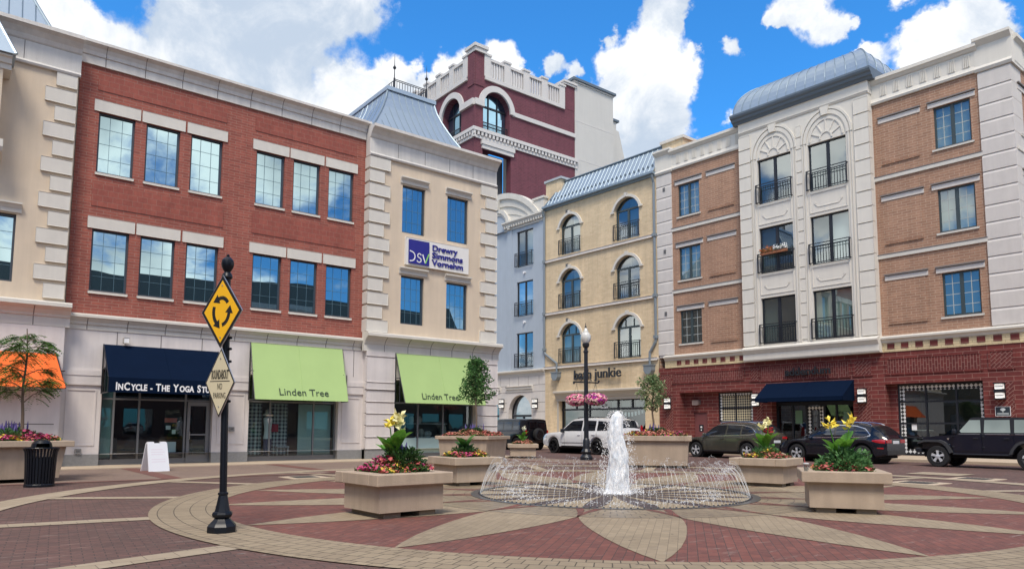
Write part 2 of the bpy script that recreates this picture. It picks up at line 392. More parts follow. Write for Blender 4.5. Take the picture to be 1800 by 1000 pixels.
# dark flared pavers that carry the wedges' outline across the inner ring
def flare(a0):
    out = []
    for s in (-1, 1):
        pr = [(2.80, 6.8, 9.4), (3.05, 8.2, 10.6), (3.4, 9.9, 11.3), (3.86, 11.1, 11.4)]
        out += [[pol(pr[i][0], a0+s*rad(pr[i][1])), pol(pr[i+1][0], a0+s*rad(pr[i+1][1])), pol(pr[i+1][0], a0+s*rad(pr[i+1][2])), pol(pr[i][0], a0+s*rad(pr[i][2]))] for i in range(3)]
    return out
sheet('flared_pavement', [q for k in range(16) for q in flare(A0+rad(22.5*k))], .016, COURTBRICK)
ring_obj('drain_channel_pavement', 2.66, 2.80, .018, GRATE)
# walks along the two street fronts
sheet('sidewalk', [[(-40, 19.3), (20.6, 19.3), (20.6, 25.1), (-40, 25.1)]], .004, WALKPINK)
b = MB(); b.box(-40, 20.6, 25.1, 27.2, -.02, .035); b.box(20.05, 20.6, 27.2, 60, -.02, .035)
setp(b.build('building_apron_sidewalk', WALKCREAM), kind='structure')
sheet('sidewalk_red_edge_pavement', [[(-40, 19.3), (20.6, 19.3), (20.6, 19.55), (-40, 19.55)]]+[[(x, 19.6), (x+.45, 19.6), (x+.45, 25.08), (x, 25.08)] for x in (-9.4, -4.9, 4.4, 8.9, 13.4, 18.1)], .009, REDBAND)
b = MB(); b.box(31.0, 35.95, -30, 130, -.02, .10); b.box(30.82, 31.0, -30, 130, -.02, .105)
setp(b.build('far_sidewalk', WALKCREAM), kind='structure')

# ------------------------------------------------------------------ facade helpers
class Fac:
    def __init__(s, kind, plane):
        s.kind, s.plane = kind, plane
        s.T = (lambda u, d, z: (u, plane-d, z)) if kind == 'Y' else (lambda u, d, z: (plane-d, u, z))
    def mb(s): return MB(s.T)
def arc_pts(u0, u1, zs, zt, n=12):      # arch from (u0, zs) over the crown zt to (u1, zs)
    w = (u1-u0)/2; h = zt-zs; c = (u0+u1)/2
    if h >= w*.98: return [(c-w*math.cos(math.pi*i/n), zs+h*math.sin(math.pi*i/n)) for i in range(n+1)]
    r = (w*w+h*h)/(2*h); zc = zt-r; a = math.asin(w/r)
    return [(c+r*math.sin(-a+2*a*i/n), zc+r*math.cos(-a+2*a*i/n)) for i in range(n+1)]
def wall(b, u0, u1, z0, z1, holes, d=0., rev=.22):
    """front face with real openings and reveals; hole = (u0, u1, z0, z1[, spring])"""
    us = sorted({u0, u1, *[h[0] for h in holes], *[h[1] for h in holes]}); zs = sorted({z0, z1, *[h[2] for h in holes], *[h[3] for h in holes]})
    us = [x for x in us if u0 <= x <= u1]; zs = [x for x in zs if z0 <= x <= z1]
    for i in range(len(us)-1):
        for j in range(len(zs)-1):
            c, e = (us[i]+us[i+1])/2, (zs[j]+zs[j+1])/2
            if not any(h[0] < c < h[1] and h[2] < e < h[3] for h in holes):
                b.quad((us[i], d, zs[j]), (us[i+1], d, zs[j]), (us[i+1], d, zs[j+1]), (us[i], d, zs[j+1]))
    for h in holes:
        a, c, e, f = h[:4]
        if len(h) > 4:
            P = arc_pts(a, c, h[4], f); k = len(P)//2
            for (p, q) in zip(P[:k], P[1:k+1]): b.quad((a, d, f), (p[0], d, p[1]), (q[0], d, q[1]))
            for (p, q) in zip(P[k:-1], P[k+1:]): b.quad((c, d, f), (p[0], d, p[1]), (q[0], d, q[1]))
            edge = [(a, e)]+P+[(c, e)]
        else: edge = [(a, e), (a, f), (c, f), (c, e)]
        for (p, q) in zip(edge, edge[1:]+edge[:1]):
            if p != q: b.quad((p[0], d, p[1]), (q[0], d, q[1]), (q[0], d-rev, q[1]), (p[0], d-rev, p[1]))
def shell(b, u0, u1, z0, z1, D, front=0.):
    """sides, back and flat roof of a block of depth D"""
    f = front
    b.quad((u0, f, z0), (u0, -D, z0), (u0, -D, z1), (u0, f, z1)); b.quad((u1, f, z0), (u1, -D, z0), (u1, -D, z1), (u1, f, z1))
    b.quad((u0, -D, z0), (u1, -D, z0), (u1, -D, z1), (u0, -D, z1)); b.quad((u0, f, z1), (u1, f, z1), (u1, -D, z1), (u0, -D, z1))
def frame_mb(fac, u0, u1, z0, z1, d, w=.06, t=.07, vs=(), hs=(), mw=.04):
    b = fac.mb()
    b.box(u0, u0+w, d, d-t, z0, z1); b.box(u1-w, u1, d, d-t, z0, z1)
    b.box(u0+w, u1-w, d, d-t, z0, z0+w); b.box(u0+w, u1-w, d, d-t, z1-w, z1)
    for x in vs: b.box(x-mw/2, x+mw/2, d-.004, d-t+.004, z0+w, z1-w)
    for z in hs: b.box(u0+w, u1-w, d-.008, d-t+.008, z-mw/2, z+mw/2)
    return b
GRID = mat('pale_glazing_bar', (.13, .23, .28), .5)
def office_window(parent, fac, u0, u1, z0, z1, d=-.10, lintel=None, sill=True, cols=3, rows=4, hood=None, sillmat=None):
    b = frame_mb(fac, u0, u1, z0, z1, d)
    w = b.build('window', FRAME, parent)
    t1, t2 = rnd.uniform(-.009, .009), rnd.uniform(-.008, .008)      # no two panes sit quite alike
    p = fac.mb(); p.quad((u0+.05, d-.058-t1-t2, z0+.05), (u1-.05, d-.058+t1-t2, z0+.05), (u1-.05, d-.058+t1+t2, z1-.05), (u0+.05, d-.058-t1+t2, z1-.05))
    p.build('pane', MIRROR, w)
    g = fac.mb()
    for i in range(1, cols): x = u0+(u1-u0)*i/cols; g.box(x-.004, x+.004, d-.043, d-.037, z0+.06, z1-.06)
    for j in range(1, rows): z = z0+(z1-z0)*j/rows; g.box(u0+.06, u1-.06, d-.042, d-.038, z-.004, z+.004)
    g.build('glazing_bars', GRID, w)
    if sill: s = fac.mb(); s.cbox(u0-.03, u1+.03, .05, -.2, z0-.09, z0, .01); s.build('sill', sillmat or STONE_L, w)
    if lintel: l = fac.mb(); l.cbox(u0-lintel[0], u1+lintel[0], .035, -.15, z1+.001, z1+lintel[1], .01); l.build('lintel', STONE_L, w)
    if hood:
        h = fac.mb(); zt = z1+hood
        h.mould(u0-.12, u1+.12, [(0, z1+.06), (.05, z1+.06), (.07, z1+.16), (.05, z1+.17), (.14, zt-.06), (.19, zt-.05), (.19, zt), (0, zt)])
        h.build('hood_moulding', STONE_L, w)
    return w
def quoins(b, u_edge, sgn, z0, z1, n, long, short, d=.06, gap=.06, first_long=True):
    hgt = (z1-z0)/n
    for i in range(n):
        L = long if (i % 2 == 0) == first_long else short
        a, c = sorted((u_edge-sgn*.0, u_edge-sgn*L)); zb = z0+hgt*i
        b.cbox(a, c, d, -.05, zb+gap/2, zb+hgt-gap/2, .015)
def text_mesh(body, size, extrude=.0, offset=0., align='LEFT', shear=0., spacing=1., width=1.):
    c = bpy.data.curves.new('t', 'FONT'); c.body = body; c.size = size; c.extrude = extrude; c.offset = offset; c.align_x = align; c.shear = shear; c.space_character = spacing; c.resolution_u = 3
    o = bpy.data.objects.new('t', c); COL.objects.link(o)
    dg = bpy.context.evaluated_depsgraph_get(); dg.update()
    me = bpy.data.meshes.new_from_object(o.evaluated_get(dg)); bpy.data.objects.remove(o); bpy.data.curves.remove(c)
    V = [(v.co.x*width, v.co.y, v.co.z) for v in me.vertices]; Fs = [tuple(p.vertices) for p in me.polygons]; bpy.data.meshes.remove(me)
    return V, Fs
def lettering(b, body, size, org, xd, yd, fit=None, **kw):
    """adds text to builder b, lying in the plane (xd, yd) at org; fit = wanted width"""
    V, Fs = text_mesh(body, size, **kw); xd, yd = Vector(xd).normalized(), Vector(yd).normalized(); nd = xd.cross(yd); org = Vector(org)
    k = 1.
    if fit: x0, x1 = min(v[0] for v in V), max(v[0] for v in V); k = fit/(x1-x0)
    T, b.T = b.T, (lambda a, c, e: (a, c, e))
    b.add([tuple(org+xd*(v[0]*k)+yd*v[1]+nd*v[2]) for v in V], Fs); b.T = T
    return b

# ------------------------------------------------------------------ left block: red brick building
REDBRICK = brick('red_wall_brick', 'x', (.335, .100, .072), (.245, .074, .057), (.32, .19, .15), bw=.40, rh=.10, ms=.008, var=.22, big=.10)
REDPANEL = brick('red_basketweave_brick', 'x', (.31, .092, .068), (.265, .078, .060), (.28, .14, .11), bw=.30, rh=.20, ms=.007, var=.25, big=.12)
FB = Fac('Y', 26.9)
bb = thing('brick_building', 'three-storey red brick building with two rows of mirrored windows above the navy and green awnings', 'building', (8.1, 26.9, 0))
UW = [3.50, 4.96, 6.44, 8.80, 10.26, 11.74]
holes = [(u, u+1.11, z, z+2.1) for u in UW for z in (5.76, 9.78)]
b = FB.mb(); wall(b, 2.84, 13.5, 4.9, 13.45, holes); shell(b, 2.84, 13.5, 4.9, 13.45, 13); b.build('wall', REDBRICK, bb)
for u in UW:
    for z in (5.76, 9.78):
        office_window(bb, FB, u, u+1.11, z, z+2.1, lintel=(.15, .40))
for (a, c) in ((3.42, 7.66), (8.72, 12.94)):
    for z0, z1 in ((8.62, 9.42), (12.62, 13.18)):
        b = FB.mb(); b.box(a, c, .022, -.05, z0, z1); b.build('brick_panel', REDPANEL, bb)
b = FB.mb(); b.mould(2.86, 13.46, [(0, 13.43), (.07, 13.43), (.07, 13.72), (.11, 13.74), (.13, 13.86), (.20, 13.98), (.32, 14.05), (.36, 14.06), (.36, 14.15), (0, 14.17)]); b.build('cornice', STONE, bb)
b = FB.mb()
for i in range(9):
    u = 3.6+i*1.22; b.box(u-.012, u+.012, .075, .0, 13.44, 13.73); b.prism([(u-.012, 13.74), (u+.012, 13.74), (u+.012, 13.76), (u-.012, 13.76)], .14, .0); b.mould(u-.01, u+.01, [(.0, 13.74), (.115, 13.745), (.136, 13.86), (.206, 13.98), (.325, 14.045), (.0, 14.045)])
b.box(2.9, 13.46, .078, 0, 13.722, 13.738)
b.build('cornice_joints', JOINT, bb)
b = FB.mb()
b.mould(2.86, 13.3, [(-.1, 4.45), (.13, 4.45), (.13, 4.60), (.17, 4.61), (.19, 4.70), (.28, 4.80), (.34, 4.83), (.34, 4.91), (.30, 4.94), (-.1, 5.0)])
b.build('belt_course', STONE_L, bb)
b = FB.mb()
for i in range(9): u = 3.5+i*1.18; b.mould(u-.012, u+.012, [(0, 4.45), (.135, 4.45), (.135, 4.605), (.175, 4.612), (.196, 4.70), (.285, 4.797), (.1, 4.82)])
for u in (4.4, 5.75, 7.1, 9.6, 10.9, 12.2, 13.0): b.box(u-.01, u+.01, .112, 0, 3.35, 4.44)
b.build('stone_joints', JOINT, bb)
S1, S2 = (4.04, 7.56, .035, 3.25), (8.84, 12.38, .035, 3.25)
b = FB.mb(); wall(b, 2.84, 13.5, .40, 4.46, [(S1[0], S1[1], .40, S1[3]), (S2[0], S2[1], .40, S2[3])], d=.1, rev=.35); shell(b, 2.84, 13.5, 0, 4.5, 13); b.build('ground_floor_wall', PINKSTONE, bb)
for a, c in ((2.84, S1[0]), (S1[1], S2[0]), (S2[1], 13.5)): b = FB.mb(); b.box(a, c, .13, -.25, 0, .40); b.build('plinth', GRANITE, bb)
for a, c in ((2.90, S1[0]-.02), (S1[1]+.03, S2[0]-.03), (S2[1]+.02, 13.45)):
    b = FB.mb(); b.box(a, c, .17, .05, 2.95, 3.12); b.box(a+.02, c-.02, .15, .05, 2.70, 2.948); b.box(a, c, .165, .05, 2.64, 2.698)
    e, f = a+.13, c-.13
    if f-e > .35:
        for (x0, x1, y0, y1) in ((e, f, 2.46, 2.5), (e, f, .68, .72), (e, e+.04, .72, 2.46), (f-.04, f, .72, 2.46)): b.box(x0, x1, .125, .05, y0, y1)
    b.build('pilaster_moulding', PINKSTONE, bb)

SIDELIGHT = mat('teal_frosted_glass', (.30, .42, .40), .3)
def storefront(parent, fac, u0, u1, z0, z1, mull, transom, d, fm=ALU, room=3.2, roomm=ROOM, kick=.18, fw=.06):
    b = fac.mb()
    b.box(u0, u0+fw, d, d-.09, z0, z1); b.box(u1-fw, u1, d, d-.09, z0, z1); b.box(u0+fw, u1-fw, d, d-.09, z1-fw, z1); b.box(u0+fw, u1-fw, d+.002, d-.092, z0, z0+kick)
    for x in mull: b.box(x-fw/2, x+fw/2, d-.003, d-.087, z0+kick, z1-fw)
    for z in transom: b.box(u0+fw, u1-fw, d-.006, d-.084, z-fw/2, z+fw/2)
    s = b.build('storefront', fm, parent)
    p = fac.mb(); p.quad((u0+fw, d-.05, z0+kick), (u1-fw, d-.05, z0+kick), (u1-fw, d-.05, z1-fw), (u0+fw, d-.05, z1-fw)); p.build('pane', SHOPPANE, s)
    r = fac.mb(); e = d-.25
    r.quad((u0-.3, e, z0), (u1+.3, e, z0), (u1+.3, e-room, z0), (u0-.3, e-room, z0)); r.quad((u0-.3, e-room, z0), (u1+.3, e-room, z0), (u1+.3, e-room, z1), (u0-.3, e-room, z1))
    r.quad((u0-.3, e, z0), (u0-.3, e-room, z0), (u0-.3, e-room, z1), (u0-.3, e, z1)); r.quad((u1+.3, e, z0), (u1+.3, e-room, z0), (u1+.3, e-room, z1), (u1+.3, e, z1)); r.quad((u0-.3, e, z1), (u1+.3, e, z1), (u1+.3, e-room, z1), (u0-.3, e-room, z1))
    r.build('interior', roomm, s)
    return s
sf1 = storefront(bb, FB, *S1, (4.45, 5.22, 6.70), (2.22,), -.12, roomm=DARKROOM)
b = FB.mb(); b.box(4.12, 4.43, -.30, -.32, .25, 3.1); b.build('sidelight_panel', SIDELIGHT, sf1)
sf2 = storefront(bb, FB, *S2, (9.72, 11.45), (2.26,), -.12)
# the shop door under the navy awning
b = FB.mb(); dz = .05
b.box(6.76, 6.86, -.08, -.14, dz, 2.18); b.box(7.40, 7.50, -.08, -.14, dz, 2.18); b.box(6.86, 7.40, -.08, -.14, dz, dz+.28); b.box(6.86, 7.40, -.08, -.14, 2.04, 2.18); b.box(6.86, 7.40, -.085, -.135, 1.0, 1.05)
dr = b.build('door', ALU, bb)
b = FB.mb(); b.quad((6.86, -.12, .33), (7.40, -.12, .33), (7.40, -.12, 2.04), (6.86, -.12, 2.04)); b.build('pane', SHOPPANE, dr)
b = FB.mb(); b.tube([(6.84, -.08, .85), (6.84, .0, .88), (6.84, .0, 1.12), (6.84, -.08, 1.15)], .014, 6); b.build('handle', mat('brushed_steel', (.6, .6, .6), .3, metal=1), dr)
b = FB.mb(); b.box(6.05, 6.45, -.175, -.178, 1.45, 1.60); b.build('window_notice', mat('red_notice', (.55, .12, .08), .6), sf1)
b = FB.mb(); b.box(6.05, 6.45, -.175, -.178, .42, .78); b.box(6.1, 6.25, -.175, -.178, 1.2, 1.34); b.box(6.3, 6.42, -.175, -.178, 1.05, 1.2); b.build('window_poster', WHITE, sf1)

# ------------------------------------------------------------------ cream corner building
FCn = Fac('Y', 26.55)
cb = thing('corner_building', 'cream stucco corner building with stone quoins and a grey metal mansard roof', 'building', (16.7, 26.55, 0))
CW = [(14.98, 16.13), (17.29, 18.44)]
b = FCn.mb(); wall(b, 13.42, 20.0, 5.0, 12.75, [(a, c, z, z+2.1) for a, c in CW for z in (5.70, 9.67)]); shell(b, 13.42, 20.0, 4.9, 13.9, 14); b.build('wall', CREAM, cb)
for a, c in CW:
    for z in (5.70, 9.67): office_window(cb, FCn, a, c, z, z+2.1, sill=False, hood=.33, cols=4, rows=4)
b = FCn.mb(); b2 = FCn.mb()
for i in range(13):
    zb = 5.2+i*.578; L = (.98, .70)[i % 2]; R_ = (.95, .66)[i % 2]
    b.cbox(13.36, 13.36+L, .07, -.4, zb+.035, zb+.578-.035, .02); b2.cbox(20.06-R_, 20.06, .07, -.4, zb+.035, zb+.578-.035, .02)
b.build('quoins', STONE_L, cb); b2.build('quoins', STONE_L, cb)
b = FCn.mb(); b.mould(13.36, 20.04, [(-.3, 12.70), (.10, 12.70), (.13, 12.76), (.10, 12.82), (.06, 12.84), (.06, 13.46), (.10, 13.50), (.16, 13.62), (.30, 13.76), (.42, 13.82), (.46, 13.83), (.46, 13.95), (-.3, 13.97)]); b.build('cornice', STONE, cb)
b = FCn.mb()
for u in (14.7, 16.05, 17.35, 18.65): b.box(u-.01, u+.01, .064, 0, 12.85, 13.45)
b.box(13.36, 20.0, .063, 0, 13.455, 13.468); b.build('cornice_joints', JOINT, cb)
b = FCn.mb(); b.mould(13.28, 20.18, [(-.1, 4.42), (.10, 4.42), (.10, 4.72), (.14, 4.73), (.16, 4.80), (.26, 4.92), (.40, 5.0), (.46, 5.02), (.46, 5.13), (.40, 5.17), (-.1, 5.24)]); b.build('belt_course', STONE_L, cb)
b = FCn.mb()
for i in range(6): u = 14.2+i*1.12; b.mould(u-.012, u+.012, [(0, 4.43), (.105, 4.43), (.105, 4.725), (.145, 4.735), (.166, 4.80), (.266, 4.915), (.405, 4.995), (.1, 5.0)])
b.box(13.4, 20.06, .103, 0, 4.735, 4.75)
b.build('stone_joints', JOINT, cb)
S3 = (14.72, 18.9, .035, 3.3)
b = FCn.mb(); wall(b, 13.44, 20.06, .42, 4.43, [(S3[0], S3[1], .42, S3[3])], d=.06, rev=.4); shell(b, 13.44, 20.0, 0, 4.5, 14); b.build('ground_floor_wall', PINKSTONE, cb)
for a, c in ((13.44, S3[0]), (S3[1], 20.06)): b = FCn.mb(); b.box(a, c, .09, -.3, 0, .42); b.build('plinth', GRANITE, cb)
for a, c in ((13.40, 14.70), (18.92, 20.10)):
    b = FCn.mb()
    for i in range(5): b.cbox(a, c, .115, .0, .44+i*.48, .44+i*.48+.45, .02)
    b.cbox(a-.02, c+.02, .15, 0, 2.86, 3.14, .02); b.cbox(a, c, .115, 0, 3.16, 4.20, .02); b.box(a, c, .13, 0, 4.22, 4.42)
    b.build('rusticated_pier', PINKSTONE, cb)
sf3 = storefront(cb, FCn, *S3, (16.02, 17.3), (2.34,), -.14)
b = FCn.mb()
for a, c in ((14.80, 15.98), (16.06, 17.26), (17.34, 18.83)): b.box(a, c, -.178, -.182, .22, .86)
b.build('frosted_panel', mat('pale_teal_panel', (.42, .56, .53), .35), sf3)
# mansard roof with flared foot, ridge deck and railing
def mansard(name_parent, fac, u0, u1, zb, d0, tu0, tu1, zt, d1, depth, n=6, seam=.36, flare=.35):
    def at(side_u, top_u, t, front):
        k = t**(1+flare)          # concave sweep
        s = 1-(1-t)**(1+flare)
        return side_u+(top_u-side_u)*s, front[0]+(front[1]-front[0])*s, zb+(zt-zb)*t
    b = fac.mb(); rows = []
    for i in range(n+1):
        t = i/n; ul, d, z = at(u0, tu0, t, (d0, d1)); ur, _, _ = at(u1, tu1, t, (d0, d1)); s = 1-(1-t)**(1+flare); db = -(depth-(depth*.25)*s)
        rows.append([(ul, d, z), (ur, d, z), (ur, db, z), (ul, db, z)])
    for i in range(n):
        for k in range(4): b.quad(rows[i][k], rows[i][(k+1) % 4], rows[i+1][(k+1) % 4], rows[i+1][k])
    b.quad(*rows[-1]); roof = b.build('roof', METALROOF, name_parent)
    sm = fac.mb(); m = int((u1-u0)/seam)
    for q in range(1, m):
        uu = u0+(u1-u0)*q/m; path = []
        for i in range(n+1):
            L, Rr = rows[i][0], rows[i][1]
            if L[0] <= uu <= Rr[0]: path.append(fac.T(uu, L[1]+.012, L[2]))
        if len(path) > 1: T, sm.T = sm.T, (lambda a, c, e: (a, c, e)); sm.tube(path, .018, 4); sm.T = T
    for k in (0, 1):
        T, sm.T = sm.T, (lambda a, c, e: (a, c, e)); sm.tube([fac.T(*rows[i][k]) for i in range(n+1)], .05, 6); sm.T = T
    for q in range(1, 14):
        path = [fac.T(rows[i][0][0]-.01, rows[i][0][1]+(rows[i][3][1]-rows[i][0][1])*q/14, rows[i][0][2]) for i in range(n+1)]
        T, sm.T = sm.T, (lambda a, c, e: (a, c, e)); sm.tube(path, .018, 4); sm.T = T
    sm.build('standing_seams', mat('seam_metal', (.20, .26, .31), .4, metal=.5), roof)
    c = fac.mb(); c.box(tu0-.08, tu1+.08, d1+.1, -depth*.75-.1, zt-.05, zt+.14); c.build('ridge_cap', METALROOF, roof)
    return roof
mansard(cb, FCn, 13.55, 19.0, 13.96, -.55, 15.55, 18.1, 17.25, -2.6, 12.5)
b = FCn.mb()
for u0, u1, d in ((16.05, 17.85, -2.9),):
    for z in (17.5, 17.95, 18.02): b.box(u0, u1, d, d-.03, z, z+.025)
    for k in range(13): x = u0+(u1-u0)*k/12; b.box(x-.011, x+.011, d-.004, d-.026, 17.38, 17.96)
for u in (16.05, 17.85):
    for z in (17.5, 17.95): b.box(u-.012, u+.012, -2.93, -7, z, z+.025)
    for k in range(24): b.box(u-.01, u+.01, -3.0-k*.17, -3.02-k*.17, 17.38, 17.95)
    b.lathe([(.05, 0), (.05, .7), (.025, .75), (.02, 1.15), (.075, 1.2), (.085, 1.25), (.03, 1.33), (.018, 1.4), (.012, 1.75), (.002, 1.95)], (u, -2.9, 17.35), 8)
b.build('roof_railing', BLACK, cb)

# ------------------------------------------------------------------ cream wing at the left edge
lw = thing('cream_wing_building', 'cream stucco building with separate raised quoin blocks, behind the orange awning', 'building', (-2, 26.55, 0))
b = FCn.mb(); wall(b, -12, 2.82, 5.2, 12.75, [(-.05, 1.40, 5.72, 7.84), (-3.2, -1.8, 5.72, 7.84), (-3.2, -1.8, 9.7, 11.8)]); shell(b, -12, 2.84, 4.9, 13.9, 14); b.build('wall', CREAM, lw)
for u0, u1, z in ((-.05, 1.40, 5.72), (-3.2, -1.8, 5.72), (-3.2, -1.8, 9.7)): office_window(lw, FCn, u0, u1, z, z+2.1, sill=False, hood=.36, rows=4)
b = FCn.mb()
for i in range(13):
    zb = 5.26+i*.578; L = (.86, .58)[(i+1) % 2]; b.cbox(2.78-L, 2.78, .075, -.1, zb+.06, zb+.578-.05, .012)
b.build('quoins', STONE_L, lw)
b = FCn.mb(); b.mould(-12, 2.86, [(-.3, 12.70), (.10, 12.70), (.13, 12.76), (.10, 12.82), (.06, 12.84), (.06, 13.46), (.10, 13.50), (.16, 13.62), (.30, 13.76), (.42, 13.82), (.46, 13.83), (.46, 13.95), (-.3, 13.97)]); b.build('cornice', STONE, lw)
b = FCn.mb()
for u in (-2, -.6, .35, 1.3): b.box(u-.01, u+.01, .064, 0, 12.85, 13.45)
b.box(-12, 2.84, .063, 0, 13.455, 13.468); b.build('cornice_joints', JOINT, lw)
b = FCn.mb(); b.mould(-12, 2.98, [(-.1, 4.42), (.10, 4.42), (.10, 4.72), (.14, 4.73), (.16, 4.80), (.26, 4.92), (.40, 5.0), (.46, 5.02), (.46, 5.13), (.40, 5.17), (-.1, 5.24)]); b.build('belt_course', STONE_L, lw)
b = FCn.mb()
for u in (-.4, .8, 2.0): b.mould(u-.012, u+.012, [(0, 4.43), (.105, 4.43), (.105, 4.725), (.145, 4.735), (.166, 4.80), (.266, 4.915), (.405, 4.995), (.1, 5.0)])
b.box(-12, 2.86, .103, 0, 4.735, 4.75); b.box(1.5, 2.72, .103, 0, 1.35, 1.38); b.box(1.5, 2.72, .103, 0, 2.38, 2.41); b.build('stone_joints', JOINT, lw)
S4 = (-3.2, 1.32, .035, 3.3)
b = FCn.mb(); wall(b, -12, 2.86, .42, 4.43, [(S4[0], S4[1], .42, S4[3])], d=.1, rev=.4); shell(b, -12, 2.84, 0, 4.5, 14); b.build('ground_floor_wall', PINKSTONE, lw)
b = FCn.mb(); b.box(S4[1], 2.86, .13, -.3, 0, .42); b.build('plinth', GRANITE, lw)
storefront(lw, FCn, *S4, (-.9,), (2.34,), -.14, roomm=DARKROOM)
# the bay at the frame's edge with its hipped metal roof
b = FCn.mb(); b.box(-4, .78, .75, 0, 9.75, 12.1); b.build('bay', CREAM, lw)
b = FCn.mb(); b.mould(-4, .98, [(0, 12.05), (.78, 12.05), (.80, 12.2), (.86, 12.22), (.90, 12.36), (.97, 12.4), (.97, 12.46), (0, 12.5)]); b.mould(-4, .9, [(0, 9.35), (.78, 9.5), (.85, 9.62), (.85, 9.85), (0, 9.86)]); b.build('bay_moulding', STONE_L, lw)
b = FCn.mb(); P = [(1.06, 1.06, 12.47), (-4, 1.06, 12.47), (-4, .35, 13.9), (.45, .35, 13.9)]; b.quad(*P); b.quad((1.06, 1.06, 12.47), (1.06, -.05, 12.47), (.45, -.05, 13.9), (.45, .35, 13.9)); b.quad((.45, -.05, 13.9), (.45, .35, 13.9), (-4, .35, 13.9), (-4, -.05, 13.9)); b.quad((1.06, 1.06, 12.47), (-4, 1.06, 12.47), (-4, -.05, 12.47), (1.06, -.05, 12.47)); b.tube([(1.06, 1.06, 12.47), (.45, .35, 13.9)], .05, 6); b.build('bay_roof', METALROOF, lw)
mansard(lw, FCn, -8, 2.35, 13.96, -.7, -6.5, 1.0, 17.3, -2.6, 11, flare=.1)
# ------------------------------------------------------------------ right block: brown brick apartments over a dark red base
class FacR(Fac):
    """the right-hand street front: a straight wall turned a touch away from the y axis"""
    def __init__(s, plane=35.8, k=.0013):
        s.kind = 'X'; s.plane = plane
        def T(u, d, z):
            q = 1+k*(u-12); return (plane/q-d, u/q, z)
        s.T = T
FR = FacR()
BROWN = brick('brown_wall_brick', 'y', (.385, .222, .145), (.315, .18, .12), (.48, .36, .27), bw=.42, rh=.125, ms=.010, var=.2, big=.10)
DARKRED = brick('dark_red_base_brick', 'y', (.18, .040, .035), (.125, .030, .028), (.30, .17, .14), bw=.62, rh=.20, ms=.011, var=.2, big=.1)
DARKRED_W = brick('dark_red_basketweave', 'y', (.15, .034, .031), (.11, .027, .026), (.28, .15, .125), bw=.36, rh=.12, ms=.012, var=.2, angle=rad(90))
DARKRED_D = brick('dark_red_diagonal', 'y', (.15, .034, .031), (.11, .027, .026), (.28, .15, .125), bw=.30, rh=.12, ms=.012, var=.2, angle=rad(45))
YELLOW = brick('yellow_wall_brick', 'y', (.67, .53, .345), (.60, .465, .295), (.60, .50, .37), bw=.40, rh=.13, ms=.008, var=.14, big=.10)
BUFF = brick('buff_dentil_brick', 'y', (.70, .58, .36), (.66, .53, .32), (.42, .33, .2), bw=.5, rh=.11, ms=.012, var=.1)
BAYWHITE = mat('pale_cast_stone', (.68, .645, .575), .8, noise=.06, nscale=1.5, streak=.06)
QUOIN = mat('pinkish_cast_stone', (.61, .57, .53), .8, noise=.09, nscale=2.2, streak=.08)
GREENFRAME = mat('dark_green_grey_frame', (.04, .06, .065), .45)
WARMBLIND = mat('cream_curtain', (.58, .62, .54), .85)
GREYBACK = mat('grey_room_back', (.16, .19, .19), .9)

ap = thing('apartment_building', 'brown brick apartment building with a white arched centre bay and dark red ground floor', 'building', (35.8, 20, 0))
ROWS = [(6.46, 8.48), (10.38, 12.43), (14.38, 16.40)]
WR, WL = (11.60, 13.15), (26.56, 28.18)
b = FR.mb()
wall(b, 11.18, 16.2, 5.8, 17.6, [(*WR, *z) for z in ROWS]); wall(b, 23.2, 28.72, 5.8, 17.6, [(*WL, *z) for z in ROWS])
shell(b, 9.97, 29.86, 5.0, 18.7, 12)
b.build('wall', BROWN, ap)
def casement(parent, fac, u0, u1, z0, z1, d=-.08, back=None, cap=True, fm=GREENFRAME, sillm=None):
    c = (u0+u1)/2
    b = frame_mb(fac, u0, u1, z0, z1, d, w=.075, t=.07, vs=(c,), mw=.15); w = b.build('window', fm, parent)
    p = fac.mb(); p.quad((u0+.07, d-.045, z0+.07), (u1-.07, d-.045, z0+.07), (u1-.07, d-.045, z1-.07), (u0+.07, d-.045, z1-.07)); p.build('pane', PANE, w)
    g = fac.mb()
    for a, e in ((u0+.08, c-.08), (c+.08, u1-.08)):
        g.box((a+e)/2-.014, (a+e)/2+.014, d-.04, d-.03, z0+.08, z1-.08)
        for j in range(1, 4): z = z0+(z1-z0)*j/4; g.box(a, e, d-.041, d-.031, z-.014, z+.014)
    g.build('glazing_bars', mat('pale_bars', (.42, .45, .43), .6), w)
    k = fac.mb(); k.quad((u0+.01, d-.20, z0), (u1-.01, d-.20, z0), (u1-.01, d-.20, z1), (u0+.01, d-.20, z1)); k.build('blind_or_dark_back', back or BLIND, w)  # pale backs are blinds, dark ones a sheet coloured as room shade
    if cap:
        l = fac.mb(); l.box(u0-.22, u1+.22, .05, -.15, z1+.02, z1+.24); l.build('lintel', QUOIN, w)
        l = fac.mb(); l.box(u0-.24, u1+.24, .12, -.02, z1+.27, z1+.33); l.build('lintel_cap', sillm or mat('dark_cap', (.20, .18, .17), .7), w)  # dark strip capping the lintel
        s = fac.mb(); s.cbox(u0-.10, u1+.10, .06, -.12, z0-.10, z0-.002, .01); s.build('sill', STONE_L, w)
    return w
for j, z in enumerate(ROWS):
    casement(ap, FR, *WR, *z, back=(GREYBACK, WARMBLIND, WARMBLIND)[j]); casement(ap, FR, *WL, *z, back=(DARKROOM, BLIND, WHITE)[j])
